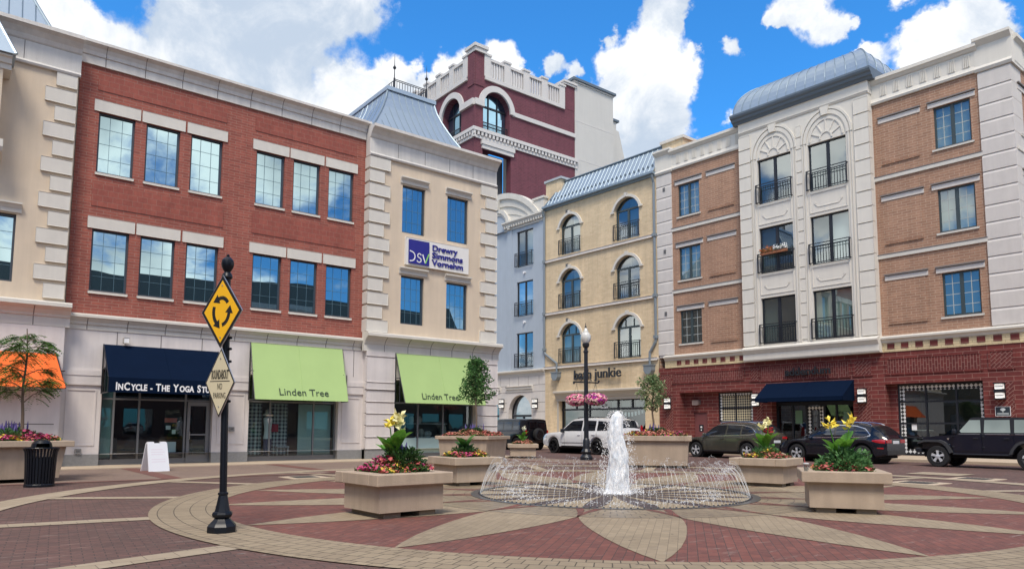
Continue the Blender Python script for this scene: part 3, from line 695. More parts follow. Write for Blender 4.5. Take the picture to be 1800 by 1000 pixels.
for (a, c) in ((13.72, 15.68), (23.98, 26.0)):
    for z0, z1 in ROWS:
        b = FR.mb(); b.box(a, c, .05, -.05, z1+.02, z1+.24); b.build('blank_panel_lintel', QUOIN, ap)
        b = FR.mb(); b.box(a-.02, c+.02, .12, -.02, z1+.27, z1+.33); b.build('lintel_cap', MATS['dark_cap'], ap)
        b = FR.mb(); b.box(a+.1, c-.1, .06, -.05, z0-.10, z0-.03); b.build('blank_panel_sill', BROWN, ap)
        b = FR.mb(); b.box(a+.12, c-.12, .018, -.05, z0, z1); b.build('blank_panel', BROWN, ap)
for (a, c) in ((11.19, 16.0), (23.3, 28.72)):
    aa = 9.95 if a < 12 else a
    for z in (9.70, 13.62):
        b = FR.mb(); b.box(a, c, .07, -.05, z-.09, z+.09); b.build('string_course', STONE_L, ap)
        b = FR.mb(); b.box(a, c, .09, -.05, z+.10, z+.13); b.build('string_course_cap', MATS['dark_cap'], ap)
    b = FR.mb(); b.mould(a, c, [(-.1, 17.45), (.10, 17.45), (.14, 17.55), (.10, 17.60), (.06, 17.75), (.06, 18.45), (.12, 18.48), (.20, 18.58), (.26, 18.62), (.26, 18.78), (-.3, 18.80)]); b.build('cornice', BAYWHITE, ap)
    for i in range(int((c-a)/.62)):
        u = a+.3+i*.62; b = FR.mb()
        for q in range(4): b.box(u+q*.075, u+q*.075+.045, .10, .0, 17.80, 18.38)
        b.build('triglyph', BAYWHITE, ap)
    # buff and red dentil band
    b = FR.mb(); b.box(aa-.02, c+.6, .16, -.1, 5.02, 5.45); b.build('buff_band', BUFF, ap)
    for i in range(int((c-aa)/.64)): u = aa+.26+i*.64; b = FR.mb(); b.box(u, u+.33, .175, 0, 5.15, 5.43); b.build('red_dentil', DARKRED, ap)
    b = FR.mb(); b.mould(aa-.03, c+.6, [(-.1, 5.45), (.18, 5.46), (.22, 5.55), (.30, 5.62), (.34, 5.64), (.34, 5.72), (.26, 5.76), (-.1, 5.84)]); b.build('belt_course', STONE_L, ap)
# cast stone corner piers
for (a, c) in ((9.97, 11.2), (28.7, 29.86)):
    b = FR.mb(); b.box(a, c, .02, -1.2, 5.7, 17.4)
    n = 15; h = (17.4-5.85)/n
    for i in range(n): b.mould(a-.03, c+.03, [(-1.2, 5.85+i*h), (.07, 5.85+i*h), (.075, 5.85+i*h+h*.82), (.03, 5.85+(i+1)*h-.015), (-1.2, 5.85+(i+1)*h-.015)])
    b.build('corner_pier', QUOIN, ap)
    b = FR.mb(); b.mould(a-.12, c+.12, [(-1.3, 17.40), (.12, 17.40), (.18, 17.52), (.14, 17.62), (.08, 17.66), (.08, 18.6), (.14, 18.66), (.26, 18.78), (.30, 18.82), (.30, 18.94), (-1.3, 18.96)]); b.build('pier_capital', BAYWHITE, ap)
for z in (6.55, 11.0, 15.0, 17.0)[:0]: pass
b = FR.mb(); b.box(29.16, 29.34, .10, 0, 8.3, 8.55); b.build('wall_vent', mat('vent_grey', (.12, .12, .12), .6), ap)
b = FR.mb(); b.box(29.16, 29.34, .10, 0, 12.25, 12.5); b.build('wall_vent', MATS['vent_grey'], ap)
b = FR.mb(); b.box(29.16, 29.34, .10, 0, 16.25, 16.5); b.build('wall_vent', MATS['vent_grey'], ap)
b = FR.mb(); b.box(28.2, 29.9, -.6, -2.2, 17.8, 19.65); b.build('chimney', YELLOW, ap)
b = FR.mb(); b.box(28.08, 30.02, -.48, -2.3, 19.655, 19.83); b.build('chimney_cap', STONE_L, ap)
# --- white centre bay
B0, B1 = 15.96, 23.36
DW = [(17.15, 19.22), (20.20, 22.26)]
DZ = [(5.90, 8.45), (9.82, 12.38), (13.74, 16.28)]
b = FR.mb(); wall(b, B0, B1, 5.3, 18.6, [(*w, *z) for w in DW for z in DZ], d=.4, rev=.25)
for u in (B0, B1): b.quad((u, .4, 5.3), (u, -.1, 5.3), (u, -.1, 19.0), (u, .4, 19.0))
b.quad((B0, .4, 5.3), (B1, .4, 5.3), (B1, -.1, 5.3), (B0, -.1, 5.3))
b.build('white_bay', BAYWHITE, ap)
b = FR.mb(); b.mould(B0-.06, B1+.06, [(0, 5.02), (.46, 5.02), (.50, 5.10), (.50, 5.42), (.54, 5.45), (.58, 5.52), (.66, 5.62), (.66, 5.70), (.58, 5.75), (.42, 5.82), (0, 5.82)]); b.build('bay_base_moulding', BAYWHITE, ap)
b = FR.mb(); b.mould(B0-.04, B1+.04, [(0, 18.05), (.44, 18.05), (.50, 18.16), (.44, 18.20), (.44, 18.62), (.50, 18.66), (0, 18.7)]); b.build('bay_cornice', BAYWHITE, ap)
b = FR.mb(); b.mould(B0-.34, B1+.34, [(-1.5, 18.68), (.50, 18.68), (.56, 18.80), (.66, 18.84), (.70, 18.96), (.80, 19.02), (.84, 19.12), (.84, 19.22), (-1.5, 19.26)]); b.build('bay_gutter', DARKROOF, ap)
for (a, c) in ((B0-.02, B0+.72), (B1-.72, B1+.02)):
    b = FR.mb(); n = 15; h = (17.9-5.86)/n
    for i in range(n): b.cbox(a, c, .46, .2, 5.86+i*h+.02, 5.86+(i+1)*h-.02, .015)
    b.build('bay_quoins', BAYWHITE, ap)
b = FR.mb()
for i in range(18):
    z = 6.0+i*.64
    if z < 17: b.cbox(19.55, 19.87, .43, .3, z, z+.60, .012)
b.build('bay_centre_pier', BAYWHITE, ap)
for (a, c) in DW:
    b = FR.mb()
    for x0, x1 in ((a-.20, a-.12), (c+.12, c+.20), (a-.32, a-.27), (c+.27, c+.32)): b.box(x0, x1, .45, .3, 5.86, 16.35)
    # round arch over the top window with a sunburst
    m = (a+c)/2; w = (c-a)/2
    for ro, ri, dd in ((w+.36, w+.26, .47), (w+.22, w+.04, .45), (w-.10, w-.18, .44), (.36, .28, .44)):
        n = 20
        for i in range(n):
            t0, t1 = math.pi*i/n, math.pi*(i+1)/n; sc_ = 1.0
            P = [(m-r*math.cos(t), 16.38+r*math.sin(t)*1.18) for r, t in ((ri, t0), (ro, t0), (ro, t1), (ri, t1))]; b.prism(P, .38, dd)
    for t in (25, 57, 90, 123, 155):
        t = rad(t); ct, st = math.cos(t), math.sin(t); p = Vector((m+.36*ct, 0, 16.38+.36*st*1.18)); q = Vector((m+(w-.18)*ct, 0, 16.38+(w-.18)*st*1.18))
        nx, nz = -st*.025, ct*.025; b.prism([(p.x+nx, p.z+nz), (q.x+nx, q.z+nz), (q.x-nx, q.z-nz), (p.x-nx, p.z-nz)], .38, .44)
    b.prism([(m-.16, 17.62), (m+.16, 17.62), (m+.24, 18.06), (m-.24, 18.06)], .38, .52)
    b.build('arched_surround', BAYWHITE, ap)
    for z0, z1 in ((8.62, 9.70), (12.55, 13.62)):
        b = FR.mb()
        for (x0, x1, y0, y1) in ((a+.02, c-.02, z1-.05, z1), (a+.02, c-.02, z0, z0+.05), (a+.02, a+.07, z0+.05, z1-.05), (c-.07, c-.02, z0+.05, z1-.05)): b.box(x0, x1, .43, .3, y0, y1)
        b.box(m-.55, m+.55, .425, .3, z0+.28, z0+.32)
        for s in (-1, 1): b.prism([(m+s*.55, z0+.28), (m+s*.75, z0+.46), (m+s*.75, z0+.50), (m+s*.55, z0+.32)], .3, .425); b.box(m+s*.72-.05, m+s*.72+.05, .425, .3, z0+.47, z0+.57)
        b.build('spandrel_panel', BAYWHITE, ap)
def railing(parent, fac, u0, u1, z0, d, h=1.05, name='balcony_railing', nb=15, out=.14):
    b = fac.mb(); f = d+out
    for z in (z0+.05, z0+h-.14, z0+h): b.box(u0, u1, f, f-.035, z-.02, z+.02)
    for k in range(nb): x = u0+.03+(u1-u0-.06)*k/(nb-1); b.box(x-.011, x+.011, f-.006, f-.028, z0+.06, z0+h-.14)
    for x in (u0, u1):
        b.box(x-.025, x+.025, f+.004, f-.04, z0, z0+h+.02); b.box(x-.015, x+.015, f-.04, d-.05, z0+h-.02, z0+h+.012); b.box(x-.015, x+.015, f-.04, d-.05, z0+.04, z0+.07)
    return b.build(name, BLACK, parent)
def french_door(parent, fac, u0, u1, z0, z1, d, backs, openleaf=False, arch=None, fm=BLACK, rail=True, railw=.10, bars=False):
    c = (u0+u1)/2
    if arch is None:
        b = frame_mb(fac, u0, u1, z0, z1, d, w=.07, t=.08, vs=(c,), mw=.16)
    else:
        b = fac.mb(); P = arc_pts(u0, u1, arch, z1); Q = arc_pts(u0+.07, u1-.07, arch, z1-.07)
        for i in range(len(P)-1): b.prism([P[i], P[i+1], Q[i+1], Q[i]], d-.08, d)
        b.box(u0, u0+.07, d, d-.08, z0, arch); b.box(u1-.07, u1, d, d-.08, z0, arch); b.box(u0+.07, u1-.07, d, d-.08, z0, z0+.07)
        b.box(u0+.07, u1-.07, d+.003, d-.078, arch-.12, arch+.0); b.box(c-.08, c+.08, d-.002, d-.076, z0+.07, arch-.12)
        if bars:
            for x in (u0+(u1-u0)*.33, u0+(u1-u0)*.67): b.box(x-.02, x+.02, d-.004, d-.07, arch, z1-.25)
    w = b.build('french_door', fm, parent)
    top = z1-.05 if arch is None else arch
    p = fac.mb(); p.quad((u0+.06, d-.05, z0+.06), (u1-.06, d-.05, z0+.06), (u1-.06, d-.05, top), (u0+.06, d-.05, top))
    if arch is not None: p.add([(x, d-.05, z) for x, z in arc_pts(u0+.06, u1-.06, arch, z1-.06)], [tuple(range(13))])
    p.build('pane', PANE, w)
    for (x0, x1), m in zip(((u0, c), (c, u1)), backs):
        k = fac.mb(); k.quad((x0+.02, d-.22, z0), (x1-.001, d-.22, z0), (x1-.001, d-.22, z1-.01), (x0+.02, d-.22, z1-.01)); k.build('curtain' if m in (WARMBLIND, BLIND, WHITE) else 'room_back', m, w)
    if rail: railing(parent, fac, u0-.04, u1+.04, z0+.02, d+.15 if arch is None else d+.18)
    return w
BK = {(0, 0): (WARMBLIND, WARMBLIND), (0, 1): (DARKROOM, GREYBACK), (1, 0): (BLIND, GREYBACK), (1, 1): (DARKROOM, GREYBACK), (2, 0): (GREYBACK, GREYBACK), (2, 1): (GREYBACK, GREYBACK)}
for j, z in enumerate(DZ):
    for i, w in enumerate(DW): french_door(ap, FR, *w, *z, .27, BK[(j, i)])
# barrel-shaped metal roof over the bay
def barrel(parent, fac, u0, u1, tu0, tu1, zb, zt, d0, d1, depth, n=10, seam=.52):
    b = fac.mb(); rows = []
    for i in range(n+1):
        w = math.pi/2*i/n; s = 1-math.cos(w); z = zb+(zt-zb)*math.sin(w)
        rows.append([(u0+(tu0-u0)*s, d0+(d1-d0)*s, z), (u1+(tu1-u1)*s, d0+(d1-d0)*s, z), (u1+(tu1-u1)*s, -depth+.5*s, z), (u0+(tu0-u0)*s, -depth+.5*s, z)])
    for i in range(n):
        for k in range(4): b.quad(rows[i][k], rows[i][(k+1) % 4], rows[i+1][(k+1) % 4], rows[i+1][k])
    b.quad(*rows[-1]); r = b.build('dome_roof', METALROOF, parent, smooth=30)
    s = MB()
    m = int((u1-u0)/seam)
    for q in range(1, m):
        t = q/m; s.tube([fac.T(x[0][0]+(x[1][0]-x[0][0])*t, x[0][1]+.012, x[0][2]+.008) for x in rows], .02, 4)
    for q in range(1, 8):
        t = q/8; s.tube([fac.T(x[0][0]-.012, x[0][1]+(x[3][1]-x[0][1])*t, x[0][2]+.008) for x in rows], .02, 4)
    for k in (0, 1): s.tube([fac.T(*x[k]) for x in rows], .035, 5)
    s.build('standing_seams', MATS['seam_metal'], r)
    c = fac.mb(); c.box(tu0-.15, tu1+.15, d1+.2, -depth+.3, zt-.06, zt+.12); c.build('ridge_cap', METALROOF, r)
barrel(ap, FR, B0-.2, B1+.2, B0+1.5, B1-1.5, 19.24, 21.1, .66, -1.3, 7)
# --- dark red brick ground floor
EN, BIG, REC = (17.45, 21.95, .1, 3.4), (11.70, 15.50, .10, 3.48), (23.14, 28.25, .1, 3.46)
b = FR.mb(); wall(b, 9.97, 29.86, .1, 5.06, [EN, (11.70, 15.86, .1, 3.48), REC], d=.12, rev=.5)
shell(b, 9.97, 29.86, .0, 5.06, 12, front=.12)
wall(b, 23.14, 28.25, .1, 3.46, [(23.44, 25.78, 1.7, 3.40), (26.60, 27.58, .1, 2.28)], d=-.38, rev=.15)
wall(b, 15.5, 15.86, .1, 3.48, [], d=-.38)
b.build('ground_floor_wall', DARKRED, ap)
for (a, c, z0, z1, m) in ((11.72, 15.72, 3.98, 4.66, DARKRED_W), (10.5, 11.35, 3.98, 4.70, DARKRED_D), (23.7, 28.7, 4.1, 4.62, DARKRED_W), (28.9, 29.7, 3.4, 4.6, DARKRED_D), (17.6, 22.6, 3.95, 4.68, DARKRED_W), (16.5, 17.3, 3.98, 4.68, DARKRED_D), (22.7, 23.2, 3.98, 4.68, DARKRED_D)):
    b = FR.mb(); b.box(a, c, .145, 0, z0, z1); b.build('patterned_brick_panel', m, ap)
    b = FR.mb()
    for (x0, x1, y0, y1) in ((a-.08, c+.08, z1, z1+.07), (a-.08, c+.08, z0-.07, z0), (a-.08, a, z0, z1), (c, c+.08, z0, z1)): b.box(x0, x1, .165, 0, y0, y1)
    b.build('panel_border', DARKRED, ap)
for (a, c) in ((10.55, 11.25), (16.6, 17.2), (22.5, 22.95), (28.75, 29.35)):
    b = FR.mb(); b.box(a, c, .14, 0, .6, 3.35); b.build('pier_panel', DARKRED_D, ap)
# glass with black-and-white diamond borders
CHECK = bpy.data.materials.new('checker_tile_border'); CHECK.use_nodes = True; N = NT(CHECK.node_tree)
t = N.add('ShaderNodeTexChecker'); x, y, z = N.sep(N.add('ShaderNodeNewGeometry').outputs['Position'])
N.put(t.inputs['Vector'], N.comb(N.m('ADD', y, z), N.m('SUBTRACT', y, z), .13)); t.inputs['Scale'].default_value = 5.6
t.inputs['Color1'].default_value = (.75, .75, .72, 1); t.inputs['Color2'].default_value = (.02, .02, .02, 1); N.l.new(t.outputs[0], N.n['Principled BSDF'].inputs['Base Color'])
SHOPDARK = mirror_glass('dark_shop_glass', (.75, .85, .95), (.012, .016, .025), .34, wave=.004)
def checker_border(fac, parent, u0, u1, z0, z1, d, w=.22, bottom=True, gaps=()):
    b = fac.mb(); b.box(u0, u0+w, d, d-.01, z0, z1); b.box(u1-w, u1, d, d-.01, z0, z1); b.box(u0+w, u1-w, d, d-.01, z1-w, z1)
    if bottom: b.box(u0+w, u1-w, d, d-.01, z0, z0+w)
    return b.build('checker_border', CHECK, parent)
b = frame_mb(FR, BIG[0], BIG[1], .10, 3.48, -.36, w=.07, t=.1, vs=(12.95, 14.25), hs=(2.62, 1.6, .95), mw=.08)
sw = b.build('shop_window', BLACK, ap)
b = FR.mb(); b.quad((11.75, -.42, .16), (15.45, -.42, .16), (15.45, -.42, 3.42), (11.75, -.42, 3.42)); b.build('pane', SHOPPANE, sw)
checker_border(FR, sw, 11.78, 15.42, .17, 3.38, -.40)
b = FR.mb()
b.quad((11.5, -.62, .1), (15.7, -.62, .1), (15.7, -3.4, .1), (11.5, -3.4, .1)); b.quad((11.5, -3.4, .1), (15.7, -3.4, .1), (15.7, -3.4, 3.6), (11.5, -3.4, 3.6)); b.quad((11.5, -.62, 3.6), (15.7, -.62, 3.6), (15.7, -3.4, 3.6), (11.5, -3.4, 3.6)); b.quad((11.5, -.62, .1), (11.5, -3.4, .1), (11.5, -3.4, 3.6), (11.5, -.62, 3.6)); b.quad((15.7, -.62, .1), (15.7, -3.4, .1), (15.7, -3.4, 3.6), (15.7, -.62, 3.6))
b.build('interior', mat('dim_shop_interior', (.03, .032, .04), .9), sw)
b = FR.mb()
for z in (.75, 1.25): b.box(14.3, 15.1, -.8, -1.2, z, z+.05)
b.box(12.9, 14.2, -.9, -1.3, .75, .8); b.build('shelves', mat('shelf_white', (.5, .48, .42), .6), sw)
b = FR.mb(); b.box(14.72, 14.95, -.405, -.41, 1.28, 1.58); b.build('window_notice', WHITE, sw)
# small lattice window, service door
LATT = bpy.data.materials.new('pale_lattice'); LATT.use_nodes = True; N = NT(LATT.node_tree)
t = N.add('ShaderNodeTexChecker'); x, y, z = N.sep(N.add('ShaderNodeNewGeometry').outputs['Position'])
N.put(t.inputs['Vector'], N.comb(N.m('ADD', y, z), N.m('SUBTRACT', y, z), .13)); t.inputs['Scale'].default_value = 7.0
t.inputs['Color1'].default_value = (.62, .55, .36, 1); t.inputs['Color2'].default_value = (.06, .055, .05, 1); N.l.new(t.outputs[0], N.n['Principled BSDF'].inputs['Base Color'])  # pale and dark diamonds in the base colour, nothing glows behind
b = frame_mb(FR, 23.44, 25.78, 1.70, 3.40, -.42, w=.06, t=.08, vs=(24.62,), hs=(2.5,), mw=.08); lwn = b.build('lattice_window', BLACK, ap)
b = FR.mb(); b.quad((23.5, -.47, 1.75), (25.72, -.47, 1.75), (25.72, -.47, 3.35), (23.5, -.47, 3.35)); b.build('lattice', LATT, lwn)
checker_border(FR, lwn, 23.5, 25.72, 1.75, 3.35, -.455, w=.14, bottom=False)
b = FR.mb(); b.cbox(26.62, 27.56, -.46, -.52, .1, 2.26, .01); sd_ = b.build('service_door', mat('maroon_door_paint', (.16, .05, .05), .5), ap)
b = FR.mb(); b.box(26.95, 27.25, -.445, -.47, 1.15, 1.55); b.build('door_notice', BLACK, sd_)
b = FR.mb(); b.box(27.04, 27.16, -.44, -.45, 1.36, 1.46); b.box(27.06, 27.14, -.44, -.45, 1.2, 1.27); b.build('notice_emblem', WHITE, sd_)
b = FR.mb(); b.cbox(27.05, 27.5, -.14, -.4, 2.72, 3.02, .03); b.build('utility_box', mat('utility_brown', (.2, .15, .14), .6), ap)
# entrance under the navy awning
b = FR.mb()
b.box(17.45, 17.55, -.30, -.42, .1, 3.4); b.box(21.85, 21.95, -.30, -.42, .1, 3.4); b.box(17.55, 21.85, -.30, -.42, 2.55, 2.75)
for x in (18.55, 19.2, 20.2, 21.0): b.box(x-.05, x+.05, -.305, -.415, .1, 2.55)
es = b.build('entrance', BLACK, ap)
b = FR.mb(); b.quad((17.5, -.36, .1), (21.9, -.36, .1), (21.9, -.36, 3.4), (17.5, -.36, 3.4)); b.build('pane', SHOPPANE, es)
checker_border(FR, es, 19.26, 20.14, .2, 2.5, -.33, w=.2, bottom=False)
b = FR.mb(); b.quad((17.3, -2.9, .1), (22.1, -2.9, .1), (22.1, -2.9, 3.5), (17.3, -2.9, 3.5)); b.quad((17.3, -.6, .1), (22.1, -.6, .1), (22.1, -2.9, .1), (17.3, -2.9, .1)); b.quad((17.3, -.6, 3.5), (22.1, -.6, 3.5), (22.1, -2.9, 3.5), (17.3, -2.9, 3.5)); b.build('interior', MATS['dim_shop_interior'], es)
b = FR.mb(); b.box(20.45, 20.85, -.33, -.34, 1.6, 2.3); b.box(17.75, 18.2, -.33, -.34, 1.55, 2.2); b.build('window_poster', mat('green_poster', (.12, .22, .13), .6), es)
# --- side of the block facing away, past the corner pier
q0 = 1+.0013*(9.97-12); FS = Fac('Y', 9.97/q0)
b = FS.mb(); wall(b, 36.05, 50, 5.8, 17.6, [(36.75, 38.3, *z) for z in ROWS]+[(41, 42.55, *z) for z in ROWS], d=.02); wall(b, 36.0, 50, 0.1, 5.06, [], d=.03); b.build('side_wall', brick('brown_side_brick', 'x', (.385, .222, .145), (.315, .18, .12), (.48, .36, .27), bw=.42, rh=.125, ms=.01, var=.2), ap)
for z in ROWS:
    for u in (36.75, 41): casement(ap, FS, u, u+1.55, *z, back=GREYBACK)
b = FS.mb()
for z in (9.70, 13.62): b.box(36.1, 50, .07, 0, z-.09, z+.09)
b.mould(36.1, 50, [(-.1, 5.02), (.16, 5.02), (.16, 5.45), (.22, 5.55), (.34, 5.64), (.34, 5.72), (-.1, 5.84)])
b.mould(36.1, 50, [(-.1, 17.45), (.10, 17.45), (.14, 17.55), (.10, 17.60), (.06, 17.75), (.06, 18.45), (.20, 18.58), (.26, 18.62), (.26, 18.78), (-.3, 18.80)])
for i in range(18):
    for q in range(4): b.box(36.4+i*.62+q*.075, 36.4+i*.62+q*.075+.045, .10, .0, 17.80, 18.38)
b.build('side_trim', BAYWHITE, ap)
b = MB(); z0, z1 = 18.9, 20.6; P = [(39.2, 10.3, z0), (50, 10.3, z0), (50, 17, z0), (39.2, 17, z0)]; Q = [(40.6, 11.7, z1), (49, 11.7, z1), (49, 16, z1), (40.6, 16, z1)]
for k in range(4): b.quad(P[k], P[(k+1) % 4], Q[(k+1) % 4], Q[k])
b.quad(*Q); b.build('side_roof', METALROOF, ap)

# ------------------------------------------------------------------ yellow brick building
yb = thing('yellow_brick_building', 'yellow brick building with arched balcony windows and a metal mansard, over the bath shop', 'building', (35.5, 35, 0))
YW = [(37.08, 39.25), (31.42, 33.62)]; YZ = [5.90, 9.85, 13.82]
YH = [(a, c, z, z+2.82, z+2.10) for a, c in YW for z in YZ]
b = FR.mb(); wall(b, 29.9, 41.0, 3.3, 17.9, YH, d=.05); shell(b, 29.9, 41.0, 0, 17.9, 10); ST = (31.1, 39.4, .1, 3.3)
wall(b, 29.9, 41.0, .05, 3.3, [ST], d=.05, rev=.4); b.build('wall', YELLOW, yb)
for z in (5.70, 9.66, 13.60):
    b = FR.mb(); b.cbox(29.92, 41.02, .16, -.02, z-.11, z+.07, .03); b.build('string_course', QUOIN, yb)
YB = {(0, 0): (WARMBLIND, WARMBLIND), (0, 1): (WARMBLIND, DARKROOM), (1, 0): (WARMBLIND, GREYBACK), (1, 1): (DARKROOM, DARKROOM), (2, 0): (BLIND, GREYBACK), (2, 1): (GREYBACK, DARKROOM)}
for i, (a, c) in enumerate(YW):
    for j, z in enumerate(YZ):
        w = french_door(yb, FR, a, c, z, z+2.82, -.12, YB[(j, i)], arch=z+2.10, fm=GREENFRAME, bars=(j == 0))
        b = FR.mb(); P = arc_pts(a-.24, c+.24, z+2.02, z+3.02); Q = arc_pts(a-.04, c+.04, z+2.06, z+2.84)
        for k in range(len(P)-1): b.prism([P[k], P[k+1], Q[k+1], Q[k]], .0, .16)
        m = (a+c)/2; b.prism([(m-.09, z+2.84), (m+.09, z+2.84), (m+.13, z+3.12), (m-.13, z+3.12)], 0, .2)
        b.box(a-.34, a-.04, .16, 0, z+1.93, z+2.05); b.box(c+.04, c+.34, .16, 0, z+1.93, z+2.05)
        b.build('arch_moulding', STONE_L, yb)
        if j > 0 or i == 0:
            b = FR.mb(); b.box(m+.22, m+.46, .09, 0, z+3.0, z+3.24) if i == 0 else b.box(m+.02, m+.04, .09, 0, z+3.2, z+3.22); b.build('wall_vent', MATS['vent_grey'], yb)
b = FR.mb(); e, zb, zt = .34, 17.62, 19.62
P = [(29.95, e, zb), (40.9, e, zb), (39.6, -.75, zt), (29.95, -.75, zt)]; b.quad(*P); b.quad((40.9, e, zb), (39.6, -.75, zt), (39.6, -4, zt), (40.9, -5, zb)); b.quad((39.6, -.75, zt), (29.95, -.75, zt), (29.95, -4, zt), (39.6, -4, zt)); rf = b.build('roof', METALROOF, yb)
b = MB()
for k in range(1, 27):
    t = k/27; u = 29.95+(40.9-29.95)*t; x1 = min(u, 39.6+1.3*(0)) ; tt = 1. if u <= 39.6 else (40.9-u)/1.3
    b.tube([FR.T(u, e+.015, zb), FR.T(u, e+(-.75-e)*tt+.015, zb+(zt-zb)*tt)], .018, 4)
b.tube([FR.T(40.9, e, zb), FR.T(39.6, -.75, zt)], .05, 5); b.tube([FR.T(29.95, -.70, zt), FR.T(39.6, -.70, zt)], .07, 6); b.build('standing_seams', MATS['seam_metal'], rf)
for k in range(26): u = 30.16+.405*k; t = .27; b = FR.mb(); b.box(u-.05, u+.05, e+(-.75-e)*t+.07, e+(-.75-e)*t, zb+(zt-zb)*t-.02, zb+(zt-zb)*t+.10); b.build('snow_guard', DARKROOF, rf)
b = FR.mb(); b.mould(29.92, 41.0, [(0, 17.45), (.16, 17.45), (.20, 17.55), (.36, 17.56), (.40, 17.60), (.40, 17.74), (.34, 17.74), (0, 17.72)]); b.build('gutter', mat('blue_grey_gutter', (.22, .29, .35), .45, metal=.3), yb)
b = FR.mb(); b.box(39.6, 41.3, -.3, -1.6, 17.7, 19.75); b.build('parapet', YELLOW, yb)
b = FR.mb(); b.box(39.45, 41.42, -.2, -1.7, 19.755, 19.92); b.build('parapet_cap', mat('lead_cap', (.40, .43, .45), .6), yb)
PIPE = mat('grey_downpipe', (.22, .255, .28), .5, metal=.2)
for (u, uh) in ((40.98, 39.55), (30.04, 30.55)):
    b = MB(); b.tube([FR.T(u, .35, 17.5), FR.T(u, .14, 17.0), FR.T(u, .14, 6.9), FR.T(u+(uh-u)*.1, .14, 6.7), FR.T(uh, .16, 5.95 if uh > 35 else 6.1), FR.T(uh, .16, 5.2)], .085, 8); T, b.T = b.T, FR.T
    b.prism([(uh-.16, 4.72), (uh+.16, 4.72), (uh+.34, 4.95), (uh+.34, 5.25), (uh-.34, 5.25), (uh-.34, 4.95)], .02, .42); b.box(uh-.38, uh+.38, .46, .02, 5.25, 5.32)
    for z in (6.95, 9.6, 13.5): b.box(u-.13, u+.13, .26, .0, z, z+.2)
    b.build('downpipe', PIPE, yb)
b = FR.mb(); b.mould(31.0, 39.6, [(0, 3.22), (.16, 3.22), (.18, 3.42), (.24, 3.44), (.28, 3.56), (.40, 3.72), (.52, 3.78), (.52, 3.88), (.4, 3.93), (0, 3.96)]); b.build('shop_cornice', mat('grey_beige_trim', (.46, .42, .36), .7), yb)
b = FR.mb(); b.box(39.42, 39.6, .1, 0, .1, 3.22); b.build('shop_pilaster', MATS['grey_beige_trim'], yb)
b = FR.mb(); b.box(31.1, 39.4, -.2, -.3, 2.55, 2.68); b.box(31.1, 39.4, -.2, -.3, 3.16, 3.3)
for x in (31.2, 32.45, 33.75, 35.2, 36.5, 37.85, 39.3): b.box(x-.06, x+.06, -.2, -.3, 2.68, 3.16)
for x in (31.2, 33.75, 36.5, 39.3): b.box(x-.06, x+.06, -.2, -.3, .1, 2.55)
ysf = b.build('shop_front', BLACK, yb)
b = FR.mb(); b.quad((31.1, -.26, .1), (39.4, -.26, .1), (39.4, -.26, 3.3), (31.1, -.26, 3.3)); b.build('pane', SHOPPANE, ysf)
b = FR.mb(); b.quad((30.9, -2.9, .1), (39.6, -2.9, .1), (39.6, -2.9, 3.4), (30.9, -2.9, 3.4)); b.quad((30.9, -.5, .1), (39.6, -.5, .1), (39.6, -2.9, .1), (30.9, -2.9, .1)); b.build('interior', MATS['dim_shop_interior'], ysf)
b = FR.mb()
for k in range(9): u = 34.1-k*.30; z = 2.28-.10*math.sin(k/8*math.pi)*2; b.prism([(u-.10, z+.28), (u+.10, z+.28), (u+.07, z), (u-.07, z)], -.36, -.352)
b.build('bunting', WHITE, ysf)
b = FR.mb()
for x0, x1 in ((31.3, 32.3), (32.6, 33.6), (33.9, 34.5)): b.box(x0+.1, x1-.1, -.30, -.31, 2.72, 3.12)
b.build('transom_blind', mat('transom_grey', (.32, .34, .32), .7), ysf)
b = FR.mb(); b.box(34.65, 35.35, -.19, -.196, 2.66, 2.74); lettering(b, '740', .24, FR.T(35.28, -.18, 2.80), (0, -1, 0), (0, 0, 1), extrude=.003, offset=.006); b.build('house_number', WHITE, ysf)

# ------------------------------------------------------------------ blue-grey building
gb = thing('blue_grey_building', 'narrow blue-grey building with a curved cream gable and stone arches at street level', 'building', (35, 46, 0))
BLUE = mat('blue_grey_stucco', (.385, .44, .50), .85, noise=.07, nscale=1.2, streak=.06)
BW = [(42.50, 44.55)]; BZ = [(5.88, 8.55), (9.85, 12.55), (13.72, 16.55)]
b = FR.mb(); wall(b, 41.05, 45.75, 5.6, 17.4, [(42.50, 44.55, *z) for z in BZ], d=.0); wall(b, 45.75, 58, 5.6, 19.5, [], d=-.12); shell(b, 41.05, 58, 0, 17.4, 10, front=-.12)
b.box(41.05, 41.75, .06, 0, 5.7, 16.9); b.box(45.15, 45.75, .06, -.1, 5.7, 16.9); b.build('wall', BLUE, gb)
for k, z in enumerate(BZ): french_door(gb, FR, 42.5, 44.55, *z, -.10, ((DARKROOM, DARKROOM), (WHITE, WARMBLIND), (WHITE, GREYBACK))[k])
for z in (9.35, 13.2):
    b = FR.mb(); b.tube([(43.5, 0, z), (43.5, .14, z)], .1, 8); b.build('wall_lamp', WHITE, gb)
b = FR.mb(); b.mould(40.95, 46.1, [(0, 16.85), (.10, 16.85), (.10, 17.0), (.34, 17.34), (.40, 17.38), (.40, 17.5), (0, 17.56)]); b.build('cornice', STONE_L, gb)
b = FR.mb()
for i in range(16): u = 41.1+i*.31; b.box(u, u+.15, .30, .0, 17.02, 17.22)
b.build('dentils', STONE_L, gb)
b = FR.mb(); G0, G1 = 41.5, 52.2     # segmental gable of three stepped bands over an arched blue recess
